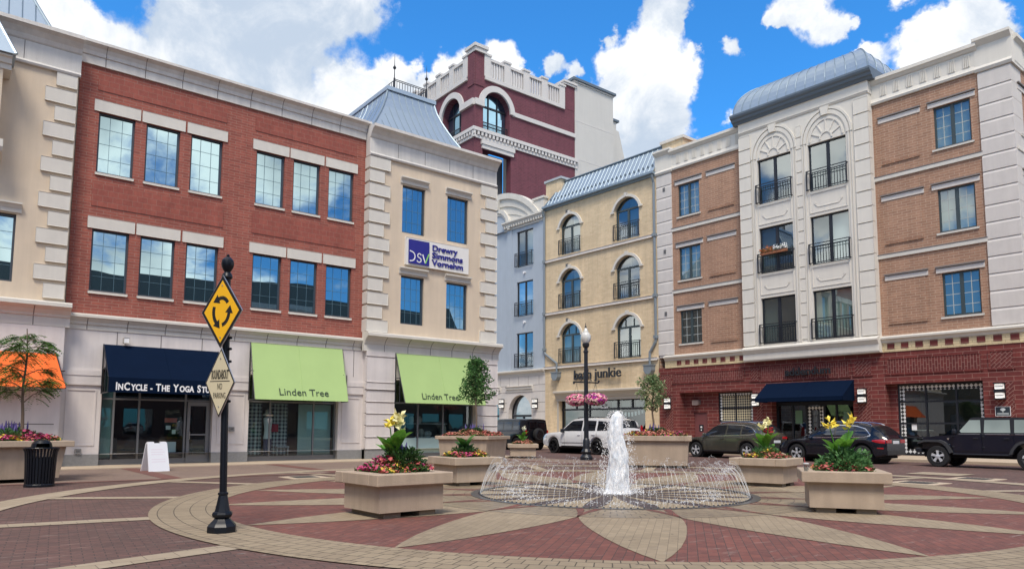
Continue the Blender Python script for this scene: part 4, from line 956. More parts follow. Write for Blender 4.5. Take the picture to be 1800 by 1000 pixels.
for k, (u0, u1, zt, u2, u3, zt2, dd) in enumerate(((G0, G1, 20.0, G0+.55, G1-.55, 19.55, .30), (G0+.55, G1-.55, 19.55, G0+1.3, G1-1.3, 18.95, .16), (G0+1.3, G1-1.3, 18.95, G0+2., G1-2., 18.3, .06))):
    P, Q = arc_pts(u0, u1, 17.56, zt, 24), arc_pts(u2, u3, 17.56, zt2, 24)
    for i in range(24): b.prism([P[i], P[i+1], Q[i+1], Q[i]], -.3, dd)
P = arc_pts(G0+2., G1-2., 17.56, 18.3, 24); b.prism(P, -.3, .0)
for ro, ri, dd in ((1.75, 1.45, .26), (1.45, 1.25, .16)):
    for i in range(20):
        t0, t1 = math.pi*i/20, math.pi*(i+1)/20; b.prism([(46.95-r_*math.cos(t), 16.9+r_*math.sin(t)*1.1) for r_, t in ((ri, t0), (ro, t0), (ro, t1), (ri, t1))], -.2, dd)
b.prism([(46.7, 18.75), (47.2, 18.75), (47.35, 19.5), (46.55, 19.5)], -.2, .4)
b.box(41.1, 42.3, .12, -.3, 17.56, 18.55); b.box(41.0, 42.4, .2, -.35, 18.55, 18.72)
b.build('curved_gable', STONE_L, gb)
b = FR.mb(); b.prism([(46.95-1.25*math.cos(math.pi*i/20), 16.9+1.25*1.1*math.sin(math.pi*i/20)) for i in range(21)], -.1, .1); b.build('arched_recess', BLUE, gb)
b = FR.mb(); b.mould(40.98, 58, [(-.1, 5.25), (.10, 5.25), (.10, 5.4), (.22, 5.5), (.34, 5.56), (.34, 5.66), (-.1, 5.74)]); b.build('belt_course', STONE_L, gb)
ARCH = [(42.58, 45.5, .1, 3.82, 2.35), (46.7, 49.6, .1, 3.82, 2.35)]
b = FR.mb(); wall(b, 40.98, 58, .05, 5.3, ARCH, d=.06, rev=.5); b.build('ground_floor_wall', QUOIN, gb)
for z in (.9, 1.7, 2.5, 3.2, 4.0, 4.5):
    for a, c in ((41.0, 42.4), (45.7, 46.5)): b = FR.mb(); b.box(a, c, .064, 0, z, z+.03); b.build('stone_joint', JOINT, gb)
for u in (41.7, 43.0, 44.2, 45.4, 46.6): b = FR.mb(); b.box(u-.015, u+.015, .064, 0, 4.5, 5.2); b.build('stone_joint', JOINT, gb)
for (a, c) in ((42.4, 45.7), (46.5, 49.8)):
    b = FR.mb(); b.mould(a, c, [(0, 4.05), (.12, 4.05), (.12, 4.2), (.2, 4.25), (.2, 4.4), (.28, 4.46), (0, 4.5)]); b.build('arch_hood', STONE_L, gb)
for (a, c, z0, z1, zs) in ARCH:
    b = FR.mb(); P = arc_pts(a, c, zs, z1); Q = arc_pts(a+.1, c-.1, zs, z1-.1)
    for i in range(len(P)-1): b.prism([P[i], P[i+1], Q[i+1], Q[i]], -.40, -.3)
    m = (a+c)/2; b.box(a, c, -.3, -.4, 2.15, 2.32); b.box(a, a+.1, -.3, -.4, .1, 2.15); b.box(c-.1, c, -.3, -.4, .1, 2.15); b.box(m-.08, m+.08, -.3, -.4, .1, 2.15)
    w = b.build('arched_doorway', BLACK, gb)
    b = FR.mb(); b.quad((a+.05, -.36, .1), (c-.05, -.36, .1), (c-.05, -.36, 2.2), (a+.05, -.36, 2.2)); b.add([(x, -.36, z) for x, z in arc_pts(a+.06, c-.06, zs-.1, z1-.06)], [tuple(range(13))]); b.build('pane', SHOPDARK, w)
    b = FR.mb()
    for x in (m-.7, m+.7): b.box(x-.3, x+.3, -.33, -.34, .9, 1.8)
    b.build('window_poster', GREYBACK, w)

# ------------------------------------------------------------------ the purple brick tower behind
tw = thing('brick_tower', 'tall plum brick tower with arched loggias and a stone balustrade, rising behind the lower roofs', 'building', (42.35, 60, 0))
PLUM_X = brick('plum_brick_front', 'x', (.165, .050, .068), (.130, .042, .057), (.19, .10, .11), bw=.5, rh=.16, ms=.012, var=.15, big=.1)
PLUM_Y = brick('plum_brick_flank', 'y', (.165, .050, .068), (.130, .042, .057), (.19, .10, .11), bw=.5, rh=.16, ms=.012, var=.15, big=.1)
F1, F2 = Fac('Y', 60), Fac('X', 42.35)
TS = mat('pale_tower_trim', (.60, .575, .55), .8, noise=.05, nscale=.6)
TC = mat('pale_tower_render', (.56, .545, .51), .85, noise=.07, nscale=.4, streak=.05)
A1 = (43.45, 47.1, 33.1, 37.7, 35.8); A2 = (62.5, 66.2, 33.1, 37.7, 35.8); L1 = (43.45, 47.3, 25.5, 31.0)
b = F1.mb(); wall(b, 42.35, 57, 0, 39, [A1, L1], rev=.8); b.quad((42.35, 0, 39), (57, 0, 39), (57, -18, 39), (42.35, -18, 39))
b.box(42.35, 43.6, .08, -1.25, 37.9, 41.9); b.box(55.3, 57.0, .02, -1.6, 39.0, 42.0); b.box(42.35, 43.45, .05, 0, 33.2, 35.6); b.build('front_wall', PLUM_X, tw)
b = F2.mb(); wall(b, 60, 78, 0, 39, [A2, (62.5, 66.2, 25.5, 31)], rev=.8); b.box(60.0, 61.2, .085, 0, 37.9, 41.9); b.box(75.5, 77.5, .05, -1.5, 39, 41.7); b.build('flank_wall', PLUM_Y, tw)
for fac, A in ((F1, A1), (F2, A2)):
    b = fac.mb(); P = arc_pts(A[0]-.65, A[1]+.65, A[4], A[3]+.68, 20); Q = arc_pts(A[0]-.02, A[1]+.02, A[4], A[3]+.02, 20)
    for k in range(20): b.prism([P[k], P[k+1], Q[k+1], Q[k]], -.1, .22)
    b.build('arch_moulding', TS, tw)
    b = fac.mb(); b.box(A[0]+.0, A[1], -1.7, -1.8, 33, 37.9); lo = b.build('loggia', GREYBACK, tw)
    b = fac.mb(); b.box(A[0]+.1, A[1]-.1, -.72, -.78, 33.2, 37.6); b.build('pane', mirror_glass('blue_loggia_glass', (.35, .6, .8), (.012, .03, .05), .6), lo)
    b = fac.mb(); 
    for x in (.33, .66): xx = A[0]+(A[1]-A[0])*x; b.box(xx-.07, xx+.07, -.64, -.715, 33.2, 37.5)
    b.box(A[0], A[1], -.63, -.71, 36.0, 36.2); b.build('loggia_frame', BLACK, lo); b = fac.mb(); b.box(A[0], A[1], -.35, -.4, 34.15, 34.25)
    for k in range(22): xx = A[0]+(A[1]-A[0])*k/21; b.box(xx-.02, xx+.02, -.35, -.39, 33.2, 34.15)
    b.build('loggia_railing', BLACK, lo)
b = F1.mb(); b.box(L1[0], L1[1], -1.5, -1.6, 25.3, 31.2); lo = b.build('loggia', DARKROOM, tw)
b = F1.mb(); b.box(43.3, 47.6, .2, -.05, 31.02, 31.45); b.box(43.2, 47.7, .3, -.05, 31.46, 31.9); b.build('lintel', TS, tw)
b = F1.mb(); b.box(47.5, 57.0, .18, -.05, 35.72, 36.2); b.box(42.3, 43.5, .28, 0, 35.62, 36.3); b.build('string_course', TS, tw)
b = F2.mb(); b.box(66.6, 78, .18, -.05, 35.72, 36.2); b.box(60.0, 62.5, .28, 0, 35.62, 36.3); b.build('string_course', TS, tw)
for fac, a, c in ((F1, 42.0, 57.3), (F2, 59.7, 78)):
    b = fac.mb(); b.box(a, c, .16, 0, 32.0, 32.3); b.box(a, c, .34, 0, 32.72, 33.1)
    for k in range(int((c-a)/.5)): b.box(a+.1+k*.5, a+.36+k*.5, .30, 0, 32.32, 32.70)
    b.build('corbel_band', TS, tw)
    b = fac.mb(); s, e = (43.6, 55.25) if fac is F1 else (61.3, 75.5)
    b.box(s, e, .22, -.4, 38.75, 39.15); b.box(s, e, .12, -.4, 41.05, 41.35)
    n = 5 if fac is F1 else 6
    for k in range(n): x = s+.35+(e-s-.7)*k/(n-1); b.box(x-.42, x+.42, .16, -.5, 39.15, 41.5); b.box(x-.52, x+.52, .24, -.6, 41.5, 41.72)
    for k in range(n-1):
        x0, x1 = s+.35+(e-s-.7)*k/(n-1)+.45, s+.35+(e-s-.7)*(k+1)/(n-1)-.45
        for q in range(5): x = x0+(x1-x0)*(q+.5)/5; b.box(x-.09, x+.09, .0, -.2, 39.15, 41.05)
    b.build('balustrade', TS, tw)
b = F1.mb(); b.box(42.2, 43.75, .3, -1.4, 41.55, 42.0); b.box(42.05, 43.9, .42, -1.55, 42.0, 42.35); b.build('pier_cap', TS, tw); b = F1.mb(); b.box(55.15, 57.15, .2, -1.8, 41.9, 42.15); b.box(55.05, 57.25, .3, -1.9, 42.15, 42.4); b.build('pier_cap', TS, tw)
b = F2.mb(); b.box(75.3, 77.7, .3, -1.7, 41.7, 42.1); b.build('pier_cap', TS, tw)
b = F1.mb(); b.box(57.02, 63.6, .06, -14, 0, 42.7); b.build('rendered_block', TC, tw)
b = F1.mb(); b.box(56.6, 63.9, .35, -14.3, 42.9, 43.2); b.build('block_coping', DARKROOF, tw)
b = F1.mb(); b.box(56.9, 63.7, .16, -14.1, 42.7, 42.9); b.box(57.03, 63.6, .075, 0, 37.9, 38.0); b.box(57.03, 63.6, .075, 0, 33.2, 33.3); b.build('block_moulding', TS, tw)
b = F1.mb(); b.box(63.6, 67.4, -3, -12, 0, 41.6); b.prism([(67.4, 0), (67.4, 40.6), (68.0, 40.5), (69.4, 36), (71, 30), (71, 0)], -12, -3.1); b.build('rear_block', TC, tw)
b = F1.mb(); b.box(63.6, 67.8, -2.8, -12.2, 41.61, 41.9); b.build('rear_coping', DARKROOF, tw)

# ------------------------------------------------------------------ the sides of the square behind the viewer (seen in the window reflections)
DARKBRICK = brick('mid_dark_brick', 'x', (.20, .10, .08), (.16, .085, .07), (.2, .14, .12), bw=.4, rh=.12, ms=.01)  # mid-dark brick, chosen so the row mirrors dark
TEALROOF = mat('dark_slate_roof', (.035, .045, .045), .7)
def far_row(label, fac, u0, u1, h, seed, wm):
    t = thing('shop_row', label, 'building', fac.T((u0+u1)/2, 0, 0)); r = random.Random(seed)
    holes = []; n = int((u1-u0)/4)
    for k in range(n):
        u = u0+1.2+k*4
        for z in (5.4, 9.2): holes.append((u, u+1.7, z, z+2.2))
        holes.append((u-.4, u+2.4, .3, 3.2))
    b = fac.mb(); wall(b, u0, u1, 0, h, holes); shell(b, u0, u1, 0, h, 12); b.build('wall', wm, t)
    b = fac.mb()
    for (a, c, z0, z1) in holes: b.quad((a, -.15, z0), (c, -.15, z0), (c, -.15, z1), (a, -.15, z1))
    setp(b.build('window_panes', SHOPDARK, t))
    b = fac.mb(); b.mould(u0-.3, u1+.3, [(0, h-.9), (.3, h-.6), (.5, h), (0, h)]); b.mould(u0, u1, [(0, 4.3), (.3, 4.6), (0, 4.9)]); b.build('cornice', STONE, t)
    b = fac.mb(); b.mould(u0, u1, [(.2, h+.01), (-2.2, h+3.2), (-9, h+3.2), (-11.5, h+.01)]); b.build('roof', TEALROOF, t)
class FacN(Fac):
    def __init__(s, kind, plane):
        s.kind, s.plane = kind, plane; s.T = (lambda u, d, z: (u, plane+d, z)) if kind == 'Y' else (lambda u, d, z: (plane+d, u, z))
far_row('long brick shop row behind the viewer, mirrored in the upper office windows', FacN('Y', -30), -14, 58, 15.2, 3, DARKBRICK)
far_row('pale stucco shop row behind the viewer, mirrored in the apartment windows', FacN('X', -26), -22, 46, 12.5, 5, brick('buff_row_brick', 'y', (.38, .30, .2), (.33, .26, .18), (.3, .25, .2), bw=.4, rh=.12))  # buff brick for the second row
# ------------------------------------------------------------------ awnings, signs and lamps on the fronts
NAVY = mat('navy_canvas', (.003, .0095, .028), .9, spec=.06, noise=.12, nscale=2)
LIME = mat('lime_canvas', (.36, .50, .205), .9, spec=.15, noise=.05, nscale=1.2)
ORANGE = mat('orange_canvas', (.85, .16, .04), .9, spec=.15, noise=.05, nscale=1.2)
LETTER_D = mat('dark_green_lettering', (.03, .055, .03), .6)
def awning(label, fac, u0, u1, zt, dt, zb, db, m, group, valance=0., ends=False, frame=True, taper=(0., 0.), sag=.03):
    t = thing('awning', label, 'awning', fac.T((u0+u1)/2, dt, zb), group)
    b = fac.mb(); n = 14; k = 6; th = .02; g = []
    a0, a1 = u0+taper[0], u1+taper[1]
    for s in (0, th):
        for j in range(k+1):
            for i in range(n+1):
                tt = j/k; x = i/n; ul, ur = u0+(a0-u0)*tt, u1+(a1-u1)*tt
                rib = -sag*math.sin(math.pi*tt)*(.5-.5*math.cos(2*math.pi*x*3))
                g.append((ul+(ur-ul)*x, dt+(db-dt)*tt+rib-s, zt+(zb-zt)*tt+rib*.6))
    M = (k+1)*(n+1); Fc = []
    for s in (0, 1):
        for j in range(k):
            for i in range(n): q = s*M+j*(n+1)+i; Fc.append((q, q+1, q+n+2, q+n+1))
    for j in range(k):
        for i in (0, n): q = j*(n+1)+i; Fc.append((q, q+n+1, q+n+1+M, q+M))
    for i in range(n):
        for j in (0, k): q = j*(n+1)+i; Fc.append((q, q+1, q+1+M, q+M))
    b.add(g, Fc); c = b.build('canopy', m, t, smooth=35)
    for i in range(0, n+1, 7) if u1-u0 < 5 else range(2, n+1, 5):
        q = MB(); q.tube([Vector(fac.T(*g[j*(n+1)+i]))+Vector((0, 0, .002)) for j in range(k+1)], .009, 5); q.build('seam', m, c)
    if valance:
        b = fac.mb(); b.box(a0, a1, db+.004, db-.016, zb-valance, zb+.012); b.build('valance', m, t)
    if ends:
        b = fac.mb()
        for ua, ub in ((u0, a0), (u1, a1)):
            b.quad((ua, dt-.02, zt), (ub, db, zb), (ub, db, zb-valance), (ua+(ub-ua)*.0, dt-.02, zb-valance))
        b.build('end_panel', m, t)
    if frame:
        T = fac.T
        for ua, ub in ((u0, a0), (u1, a1)):
            zlo = zb-valance; b = MB()
            b.tube([T(ua-.01, dt, zt), T(ua-.01, dt, zlo)], .02, 6); b.tube([T(ua-.01, dt, zlo), T(ub-.01, db, zlo)], .02, 6); b.tube([T(ub-.01, db-.03, zlo), T(ub-.01, db-.03, zb)], .02, 6)
            b.tube([T(ua-.01, dt, zt), T(ub-.01, db-.03, zb)], .02, 6); b.tube([T(ua-.01, dt, (zt+zlo)/2), T(ub-.01, (dt+db)/2, (zt+zlo)/2)], .018, 6); b.tube([T(ua-.01, (dt+db)/2, (zt+zb)/2), T(ua-.01, (dt+db)/2, zlo)], .018, 6)
            b.build('awning_frame', BLACK, t)
    return t
sl = lambda zt, dt, zb, db: Vector((0, -(dt-db)*-1, zt-zb))
aw = awning('navy awning with white yoga studio lettering over the glass shop door', FB, 4.02, 7.66, 4.0, .16, 2.84, 1.42, NAVY, 'shop awnings', valance=.46, frame=True, taper=(.0, .0), sag=.022)
b = FB.mb(); x = 4.24; T0 = b.T
runs = [('I', 1), ('N', 0), ('C', 1), ('YCLE', 0), (' - ', 0), ('T', 1), ('HE ', 0), ('Y', 1), ('OGA ', 0), ('S', 1), ('TU', 0), ('DIO', 0)]
V, X = [], 0.
def textw(s, size, **kw):
    V, F_ = text_mesh(s, size, **kw); return V, F_
bx = 0.; items = []; seen = 1.
for s, big_ in runs:
    size = .335 if big_ else .275; core = s.strip()
    if s.startswith(' '): bx += .09
    V, F_ = text_mesh(core, size, extrude=.006, offset=.010); x0, x1 = min(v[0] for v in V), max(v[0] for v in V)
    items.append((V, F_, bx-x0)); bx += x1-x0+.035
    if s.endswith(' '): bx += .10
    if s == 'TU': seen = bx-.035
k = 2.84/seen
b.T = lambda a, c, e: (a, c, e); yf = 26.9-1.42-.008
for V, F_, o in items: b.add([(4.22+(v[0]+o)*k, yf-v[2], 2.46+v[1]) for v in V], F_)
b.build('lettering', WHITE, aw)
aw1 = awning('large lime green awning with dark lettering on the red brick building', FB, 8.80, 12.48, 4.43, .17, 2.30, 1.06, LIME, 'shop awnings', frame=True, taper=(-.06, -.14), sag=.022)
aw2 = awning('smaller lime green awning behind the dense young tree on the cream corner', FCn, 14.72, 18.95, 4.40, .17, 2.31, .95, LIME, 'shop awnings', frame=True, taper=(.05, -.12), sag=.022)
for a, fac, u, d0, d1, z0, z1, w in ((aw1, FB, 9.62, .17, 1.06, 4.43, 2.30, 1.92), (aw2, FCn, 15.58, .17, .95, 4.40, 2.31, 1.82)):
    b = MB(); yd = Vector((0, d1-d0, z1-z0))*-1; yd = Vector((0, (d1-d0), (z0-z1))).normalized()
    t = .915; org = Vector(fac.T(u, d0+(d1-d0)*t+.018, z0+(z1-z0)*t))
    lettering(b, 'Linden Tree', .40, org, (1, 0, 0), (0, (d1-d0), (z0-z1)), fit=w, extrude=.003); b.build('lettering', LETTER_D, a)
awning('orange awning behind the feathery tree', FCn, -2.9, 2.68, 3.56, .12, 2.46, 1.02, ORANGE, 'shop awnings', frame=True, taper=(.0, .20), sag=.022)
aw5 = awning('navy awning with closed ends over the dark red shop entrance', FR, 17.36, 22.2, 3.76, .16, 2.92, 1.35, NAVY, 'shop awnings', valance=.20, ends=True, frame=False, taper=(.0, .0))

def tagmesh(o, label, cat, group=None): return setp(o, label, cat, group)
# office sign on the cream corner
osn = thing('office_sign', 'white office sign with navy square logo and navy names on cream wall', 'sign', FCn.T(16.75, .1, 8.9))
b = FCn.mb(); b.cbox(15.12, 18.38, .14, .0, 8.27, 9.46, .012); b.build('panel', mat('sign_white', (.74, .72, .68), .5), osn)
NAVYBLUE = mat('royal_navy', (.012, .012, .22), .5)
b = FCn.mb(); b.cbox(15.24, 16.26, .185, .14, 8.34, 9.38, .008); b.build('logo_square', NAVYBLUE, osn)
b = MB()
def ribbon(b, fac, pts, w, d):
    for (p, q) in zip(pts[:-1], pts[1:]):
        dx, dz = q[0]-p[0], q[1]-p[1]; L = math.hypot(dx, dz) or 1; nx, nz = -dz/L*w/2, dx/L*w/2
        T, b.T = b.T, fac.T; b.prism([(p[0]+nx, p[1]+nz), (q[0]+nx, q[1]+nz), (q[0]-nx, q[1]-nz), (p[0]-nx, p[1]-nz)], d-.006, d); b.T = T
ribbon(b, FCn, [(15.28, 8.88)]+[(15.34+.20*math.sin(math.pi*i/10), 8.86-.21+.21*math.cos(math.pi*i/10)) for i in range(11)]+[(15.28, 8.44)], .05, .194)
ribbon(b, FCn, [(15.86, 8.76)]+[(15.76+.09*math.cos(rad(a)), 8.72+.09*math.sin(rad(a))) for a in range(30, 271, 30)]+[(15.74+.11*math.cos(rad(a)), 8.53+.10*math.sin(rad(a))) for a in range(80, -161, -30)], .05, .194)
ribbon(b, FCn, [(15.92, 8.80), (16.06, 8.42)], .055, .194); b.build('logo_monogram', WHITE, osn)
b = MB(); ribbon(b, FCn, [(16.06, 8.42), (16.24, 8.86)], .06, .196); b.build('logo_tick', mat('tick_green', (.25, .6, .12), .5), osn)
b = MB()
for i, s in enumerate(('Drewry', 'Simmons', 'Vornehm')):
    lettering(b, s, .36, FCn.T(16.42, .15, 9.06-i*.325), (1, 0, 0), (0, 0, 1), fit=(1.32, 1.62, 1.66)[i], extrude=.03, offset=.007)
b.build('lettering', NAVYBLUE, osn)
b = MB(); lettering(b, 'bath junkie', .92, FR.T(37.78, .12, 4.70), (0, -1, 0), (0, 0, 1), fit=4.62*.965, extrude=.04, offset=.012)
tagmesh(b.build('shop_sign', BLACK, origin=FR.T(35.4, .1, 5)), 'large black shop lettering on the yellow brick, partly behind the lamp post', 'sign')
b = MB(); lettering(b, 'addendum', .56, FR.T(21.05, .22, 4.14), (0, -1, 0), (0, 0, 1), fit=2.50, extrude=.035, offset=.013)
tagmesh(b.build('shop_sign', BLACK, origin=FR.T(19.8, .15, 4.3)), 'black shop lettering on dark red brick above the closed-end navy awning', 'sign')
pq = thing('wall_plaque', 'small dark plaque with white tree emblem under a wall lamp', 'plaque', FR.T(11, .15, 2.1))
b = FR.mb(); b.cbox(10.70, 11.27, .17, .1, 1.90, 2.31, .008); b.build('rim', WHITE, pq)
b = FR.mb(); b.box(10.72, 11.25, .176, .16, 1.92, 2.29); b.build('panel', mat('plaque_slate', (.02, .03, .04), .5), pq)
b = FR.mb(); b.prism([(10.98+.10*math.cos(rad(a)), 2.18+.065*math.sin(rad(a))) for a in range(0, 360, 30)], .17, .182); b.box(10.965, 10.995, .182, .17, 2.06, 2.13); b.box(10.77, 11.2, .181, .17, 2.01, 2.035); b.box(10.77, 11.2, .181, .17, 1.955, 1.98); b.build('emblem', mat('plaque_lines', (.55, .6, .6), .6), pq)
# wall lamps: white glass cylinders crossed by black bands
LAMPGLASS = bpy.data.materials.new('lit_opal_glass'); LAMPGLASS.use_nodes = True
_b = LAMPGLASS.node_tree.nodes['Principled BSDF']; _b.inputs['Base Color'].default_value = (.85, .85, .82, 1); _b.inputs['Emission Color'].default_value = (1, .95, .85, 1); _b.inputs['Emission Strength'].default_value = .35
def wall_lamp(label, fac, u, z, d, k=1., group='lamps on the street fronts'):
    t = thing('wall_lamp', label, 'lamp', fac.T(u, d, z), group)
    b = fac.mb(); b.cbox(u-.17*k, u+.17*k, d+.05, d-.03, z-.36*k, z+.36*k, .01)
    for h in (-.36, -.05, .31): b.cbox(u-.20*k, u+.20*k, d+.30*k, d+.04, z+h*k, z+(h+.055)*k, .006)
    b.box(u-.185*k, u+.185*k, d+.27*k, d+.04, z-.07*k, z+.085*k); b.build('lamp_frame', BLACK, t)
    for a, c in ((-.305, -.07), (.085, .31)):
        b = fac.mb(); b.cbox(u-.145*k, u+.145*k, d+.26*k, d+.05, z+(a+.0)*k, z+c*k, .02); b.build('lamp_glass', LAMPGLASS, t)
        b = fac.mb(); b.box(u-.175*k, u+.175*k, d+.275*k, d+.27*k, z+((a+c)/2-.012)*k, z+((a+c)/2+.012)*k); b.build('lamp_band', BLACK, t)
wall_lamp('white and black wall lamp on dark red brick nearest the slender tree', FR, 29.08, 2.84, .14)
wall_lamp('wall lamp half hidden by the end of the navy entrance awning', FR, 22.86, 2.90, .14)
wall_lamp('wall lamp on dark red brick between navy entrance awning and checkered window', FR, 16.93, 2.95, .14)
wall_lamp('wall lamp directly above the small dark plaque', FR, 11.02, 2.97, .14)
wall_lamp('black framed wall lamp between the two stone arches beside cream corner building', FR, 46.2, 3.18, .08)
wall_lamp('black framed wall lamp between the stone arch and the yellow brick', FR, 42.0, 3.12, .08)
fl = thing('floodlight', 'small pale floodlight on the wall above the yoga studio awning', 'floodlight', FB.T(4.62, .2, 4.15))
b = FB.mb(); b.cbox(4.55, 4.74, .34, .22, 4.06, 4.25, .02); b.build('housing', mat('beige_plastic', (.5, .48, .42), .5), fl)
b = FB.mb(); b.box(4.57, 4.72, .347, .34, 4.08, 4.23); b.build('lens', WHITE, fl)
b = FB.mb(); b.tube([(4.64, .22, 4.14), (4.64, .1, 4.1)], .02, 6); b.build('bracket', BLACK, fl)
for u, z, lab in ((3.45, .50, 'small grey vent box low on the stone above the granite plinth'), (8.23, 1.22, 'small grey outlet box on the pier between navy and lime awnings')):
    t = thing('utility_box', lab, 'wall box', FB.T(u, .12, z)); b = FB.mb(); b.cbox(u-.09, u+.09, .18, .1, z-.08, z+.08, .015); b.build('cover', mat('box_grey', (.25, .24, .23), .5), t)
    b = FB.mb(); b.box(u-.05, u+.05, .186, .17, z-.03, z+.04); b.build('socket_plate', mat('box_grey_dark', (.12, .12, .12), .5), t)
# things inside the shop windows
GING = bpy.data.materials.new('navy_gingham'); GING.use_nodes = True; N = NT(GING.node_tree)
x, y, z = N.sep(N.add('ShaderNodeNewGeometry').outputs['Position'])
sx = N.m('GREATER_THAN', N.m('FRACT', N.m('MULTIPLY', x, 7.)), .5); sz = N.m('GREATER_THAN', N.m('FRACT', N.m('MULTIPLY', z, 7.)), .5)
N.put(N.n['Principled BSDF'].inputs['Base Color'], N.mix(N.m('MULTIPLY', N.m('ADD', sx, sz), .5), (.55, .58, .58), (.02, .03, .06)))
for u0, u1, lab in ((8.98, 9.55, 'navy gingham curtain behind the mannequin in the shop window'), (9.86, 10.55, 'navy gingham curtain behind the crimson board in the shop window')):
    b = FB.mb(); n = 24
    for i in range(n):
        a, c = u0+(u1-u0)*i/n, u0+(u1-u0)*(i+1)/n; f = lambda q: -.50+.03*math.sin(q*9.5*2)
        b.quad((a, f(a), .25), (c, f(c), .25), (c, f(c), 2.2), (a, f(a), 2.2))
    tagmesh(b.build('curtain', GING, origin=FB.T((u0+u1)/2, -.6, .25), smooth=60), lab, 'curtain', 'gingham curtains')
mq = thing('mannequin', 'headless mannequin in white top and blue trousers in the shop window', 'mannequin', (9.72, 27.22, .05))
b = MB(); b.lathe([(.02, .42), (.115, .45), (.15, .7), (.125, 1.0), (.16, 1.28), (.175, 1.42), (.09, 1.5), (.05, 1.56), (.045, 1.62), (.02, 1.64)], (9.72, 27.22, .2), 14); b.build('body', WHITE, mq, smooth=True)
b = MB(); b.lathe([(.14, .02), (.15, .3), (.155, .6), (.14, .68)], (9.72, 27.22, .2), 14); b.build('trousers', mat('denim_blue', (.03, .05, .12), .8), mq, smooth=True)
b = MB(); b.lathe([(.2, 0), (.2, .03), (.02, .04), (.02, .2)], (9.72, 27.22, .05), 12); b.build('stand', BLACK, mq)
b = MB(); b.lathe([(.20, 1.52), (.21, 1.56), (.12, 1.62), (.11, 1.74), (.02, 1.78)], (9.72, 27.22, .2), 14); b.build('sun_hat', mat('straw', (.55, .5, .42), .8), mq, smooth=True)
ch = thing('display_chair', 'spotted chair with white legs beside the mannequin in the lime awning shop window', 'chair', (10.35, 27.45, .05))
b = MB(); b.cbox(10.1, 10.6, 27.25, 27.7, .50, .58, .02); b.cbox(10.1, 10.6, 27.62, 27.7, .58, 1.05, .02); b.build('seat_and_back', mat('spotted_fabric', (.42, .42, .44), .8, noise=.9, nscale=22), ch)
for x in (10.14, 10.56):
    for y in (27.29, 27.66): b = MB(); b.tube([(x, y, .5), (x, y, .05)], .022, 6); b.build('leg', WHITE, ch)
b = MB(); b.cbox(9.84, 10.16, 27.3, 27.33, 1.12, 1.42, .01); tagmesh(b.build('picture_board', mat('crimson_board', (.42, .02, .05), .6), origin=(10, 27.3, 1.12)), 'small crimson board beside the mannequin in the shop window', 'board')
b = FB.mb(); b.box(10.95, 12.3, -.42, -.46, .2, 2.2); tagmesh(b.build('display_screen', mat('pale_teal_screen', (.50, .64, .60), .5), origin=FB.T(11.7, -.7, .2)), 'pale teal partition inside the shop with the large lime awning', 'partition')
dt_ = thing('display_table', 'white display table with pots in the corner shop window', 'table', (15.3, 27.3, .05))
b = MB(); b.cbox(14.95, 15.75, 27.1, 27.7, .98, 1.04, .01); b.build('tabletop', WHITE, dt_)
for x in (15.0, 15.7):
    for y in (27.15, 27.65): b = MB(); b.tube([(x, y, .98), (x, y, .05)], .025, 6); b.build('leg', WHITE, dt_)
for i, (x, y, z, r, h, m) in enumerate(((15.2, 27.35, 1.04, .12, .2, 'denim_blue'), (15.5, 27.4, 1.04, .10, .3, 'sign_white'), (16.6, 27.4, .9, .16, .35, 'straw'), (17.0, 27.5, .9, .2, .25, 'sign_white'), (17.8, 27.45, .9, .15, .5, 'straw'), (16.4, 27.9, 1.5, .13, .3, 'sign_white'), (16.8, 27.9, 1.5, .13, .3, 'sign_white'))):
    b = MB(); b.lathe([(r*.6, 0), (r, h*.4), (r*.9, h*.8), (r*.5, h), (r*.55, h*1.05)], (x, y, z), 12)
    tagmesh(b.build('pottery_jar', MATS[m], origin=(x, y, z), smooth=True), ('blue jar on the white display table', 'tall white jar on the white display table', 'straw-coloured jar on the lower shelf, slimmer than the white one', 'wide white jar low on the corner shop shelf', 'tallest straw-coloured jar in the corner shop window', 'white jar on the upper shelf, first of a pair', 'white jar on the upper shelf, second of a pair')[i], 'jar', 'jars in the corner shop window')
sh = thing('display_shelf', 'white display shelf rack inside the corner shop window', 'shelf', (17.2, 27.7, .05))
b = MB(); b.box(16.2, 18.2, 27.3, 28.05, .86, .90); b.box(16.2, 18.2, 27.75, 28.05, 1.46, 1.5); b.build('shelf_board', WHITE, sh)
for x in (16.22, 18.18): b = MB(); b.box(x-.02, x+.02, 28.0, 28.05, .05, 2.1); b.build('upright', BLACK, sh)

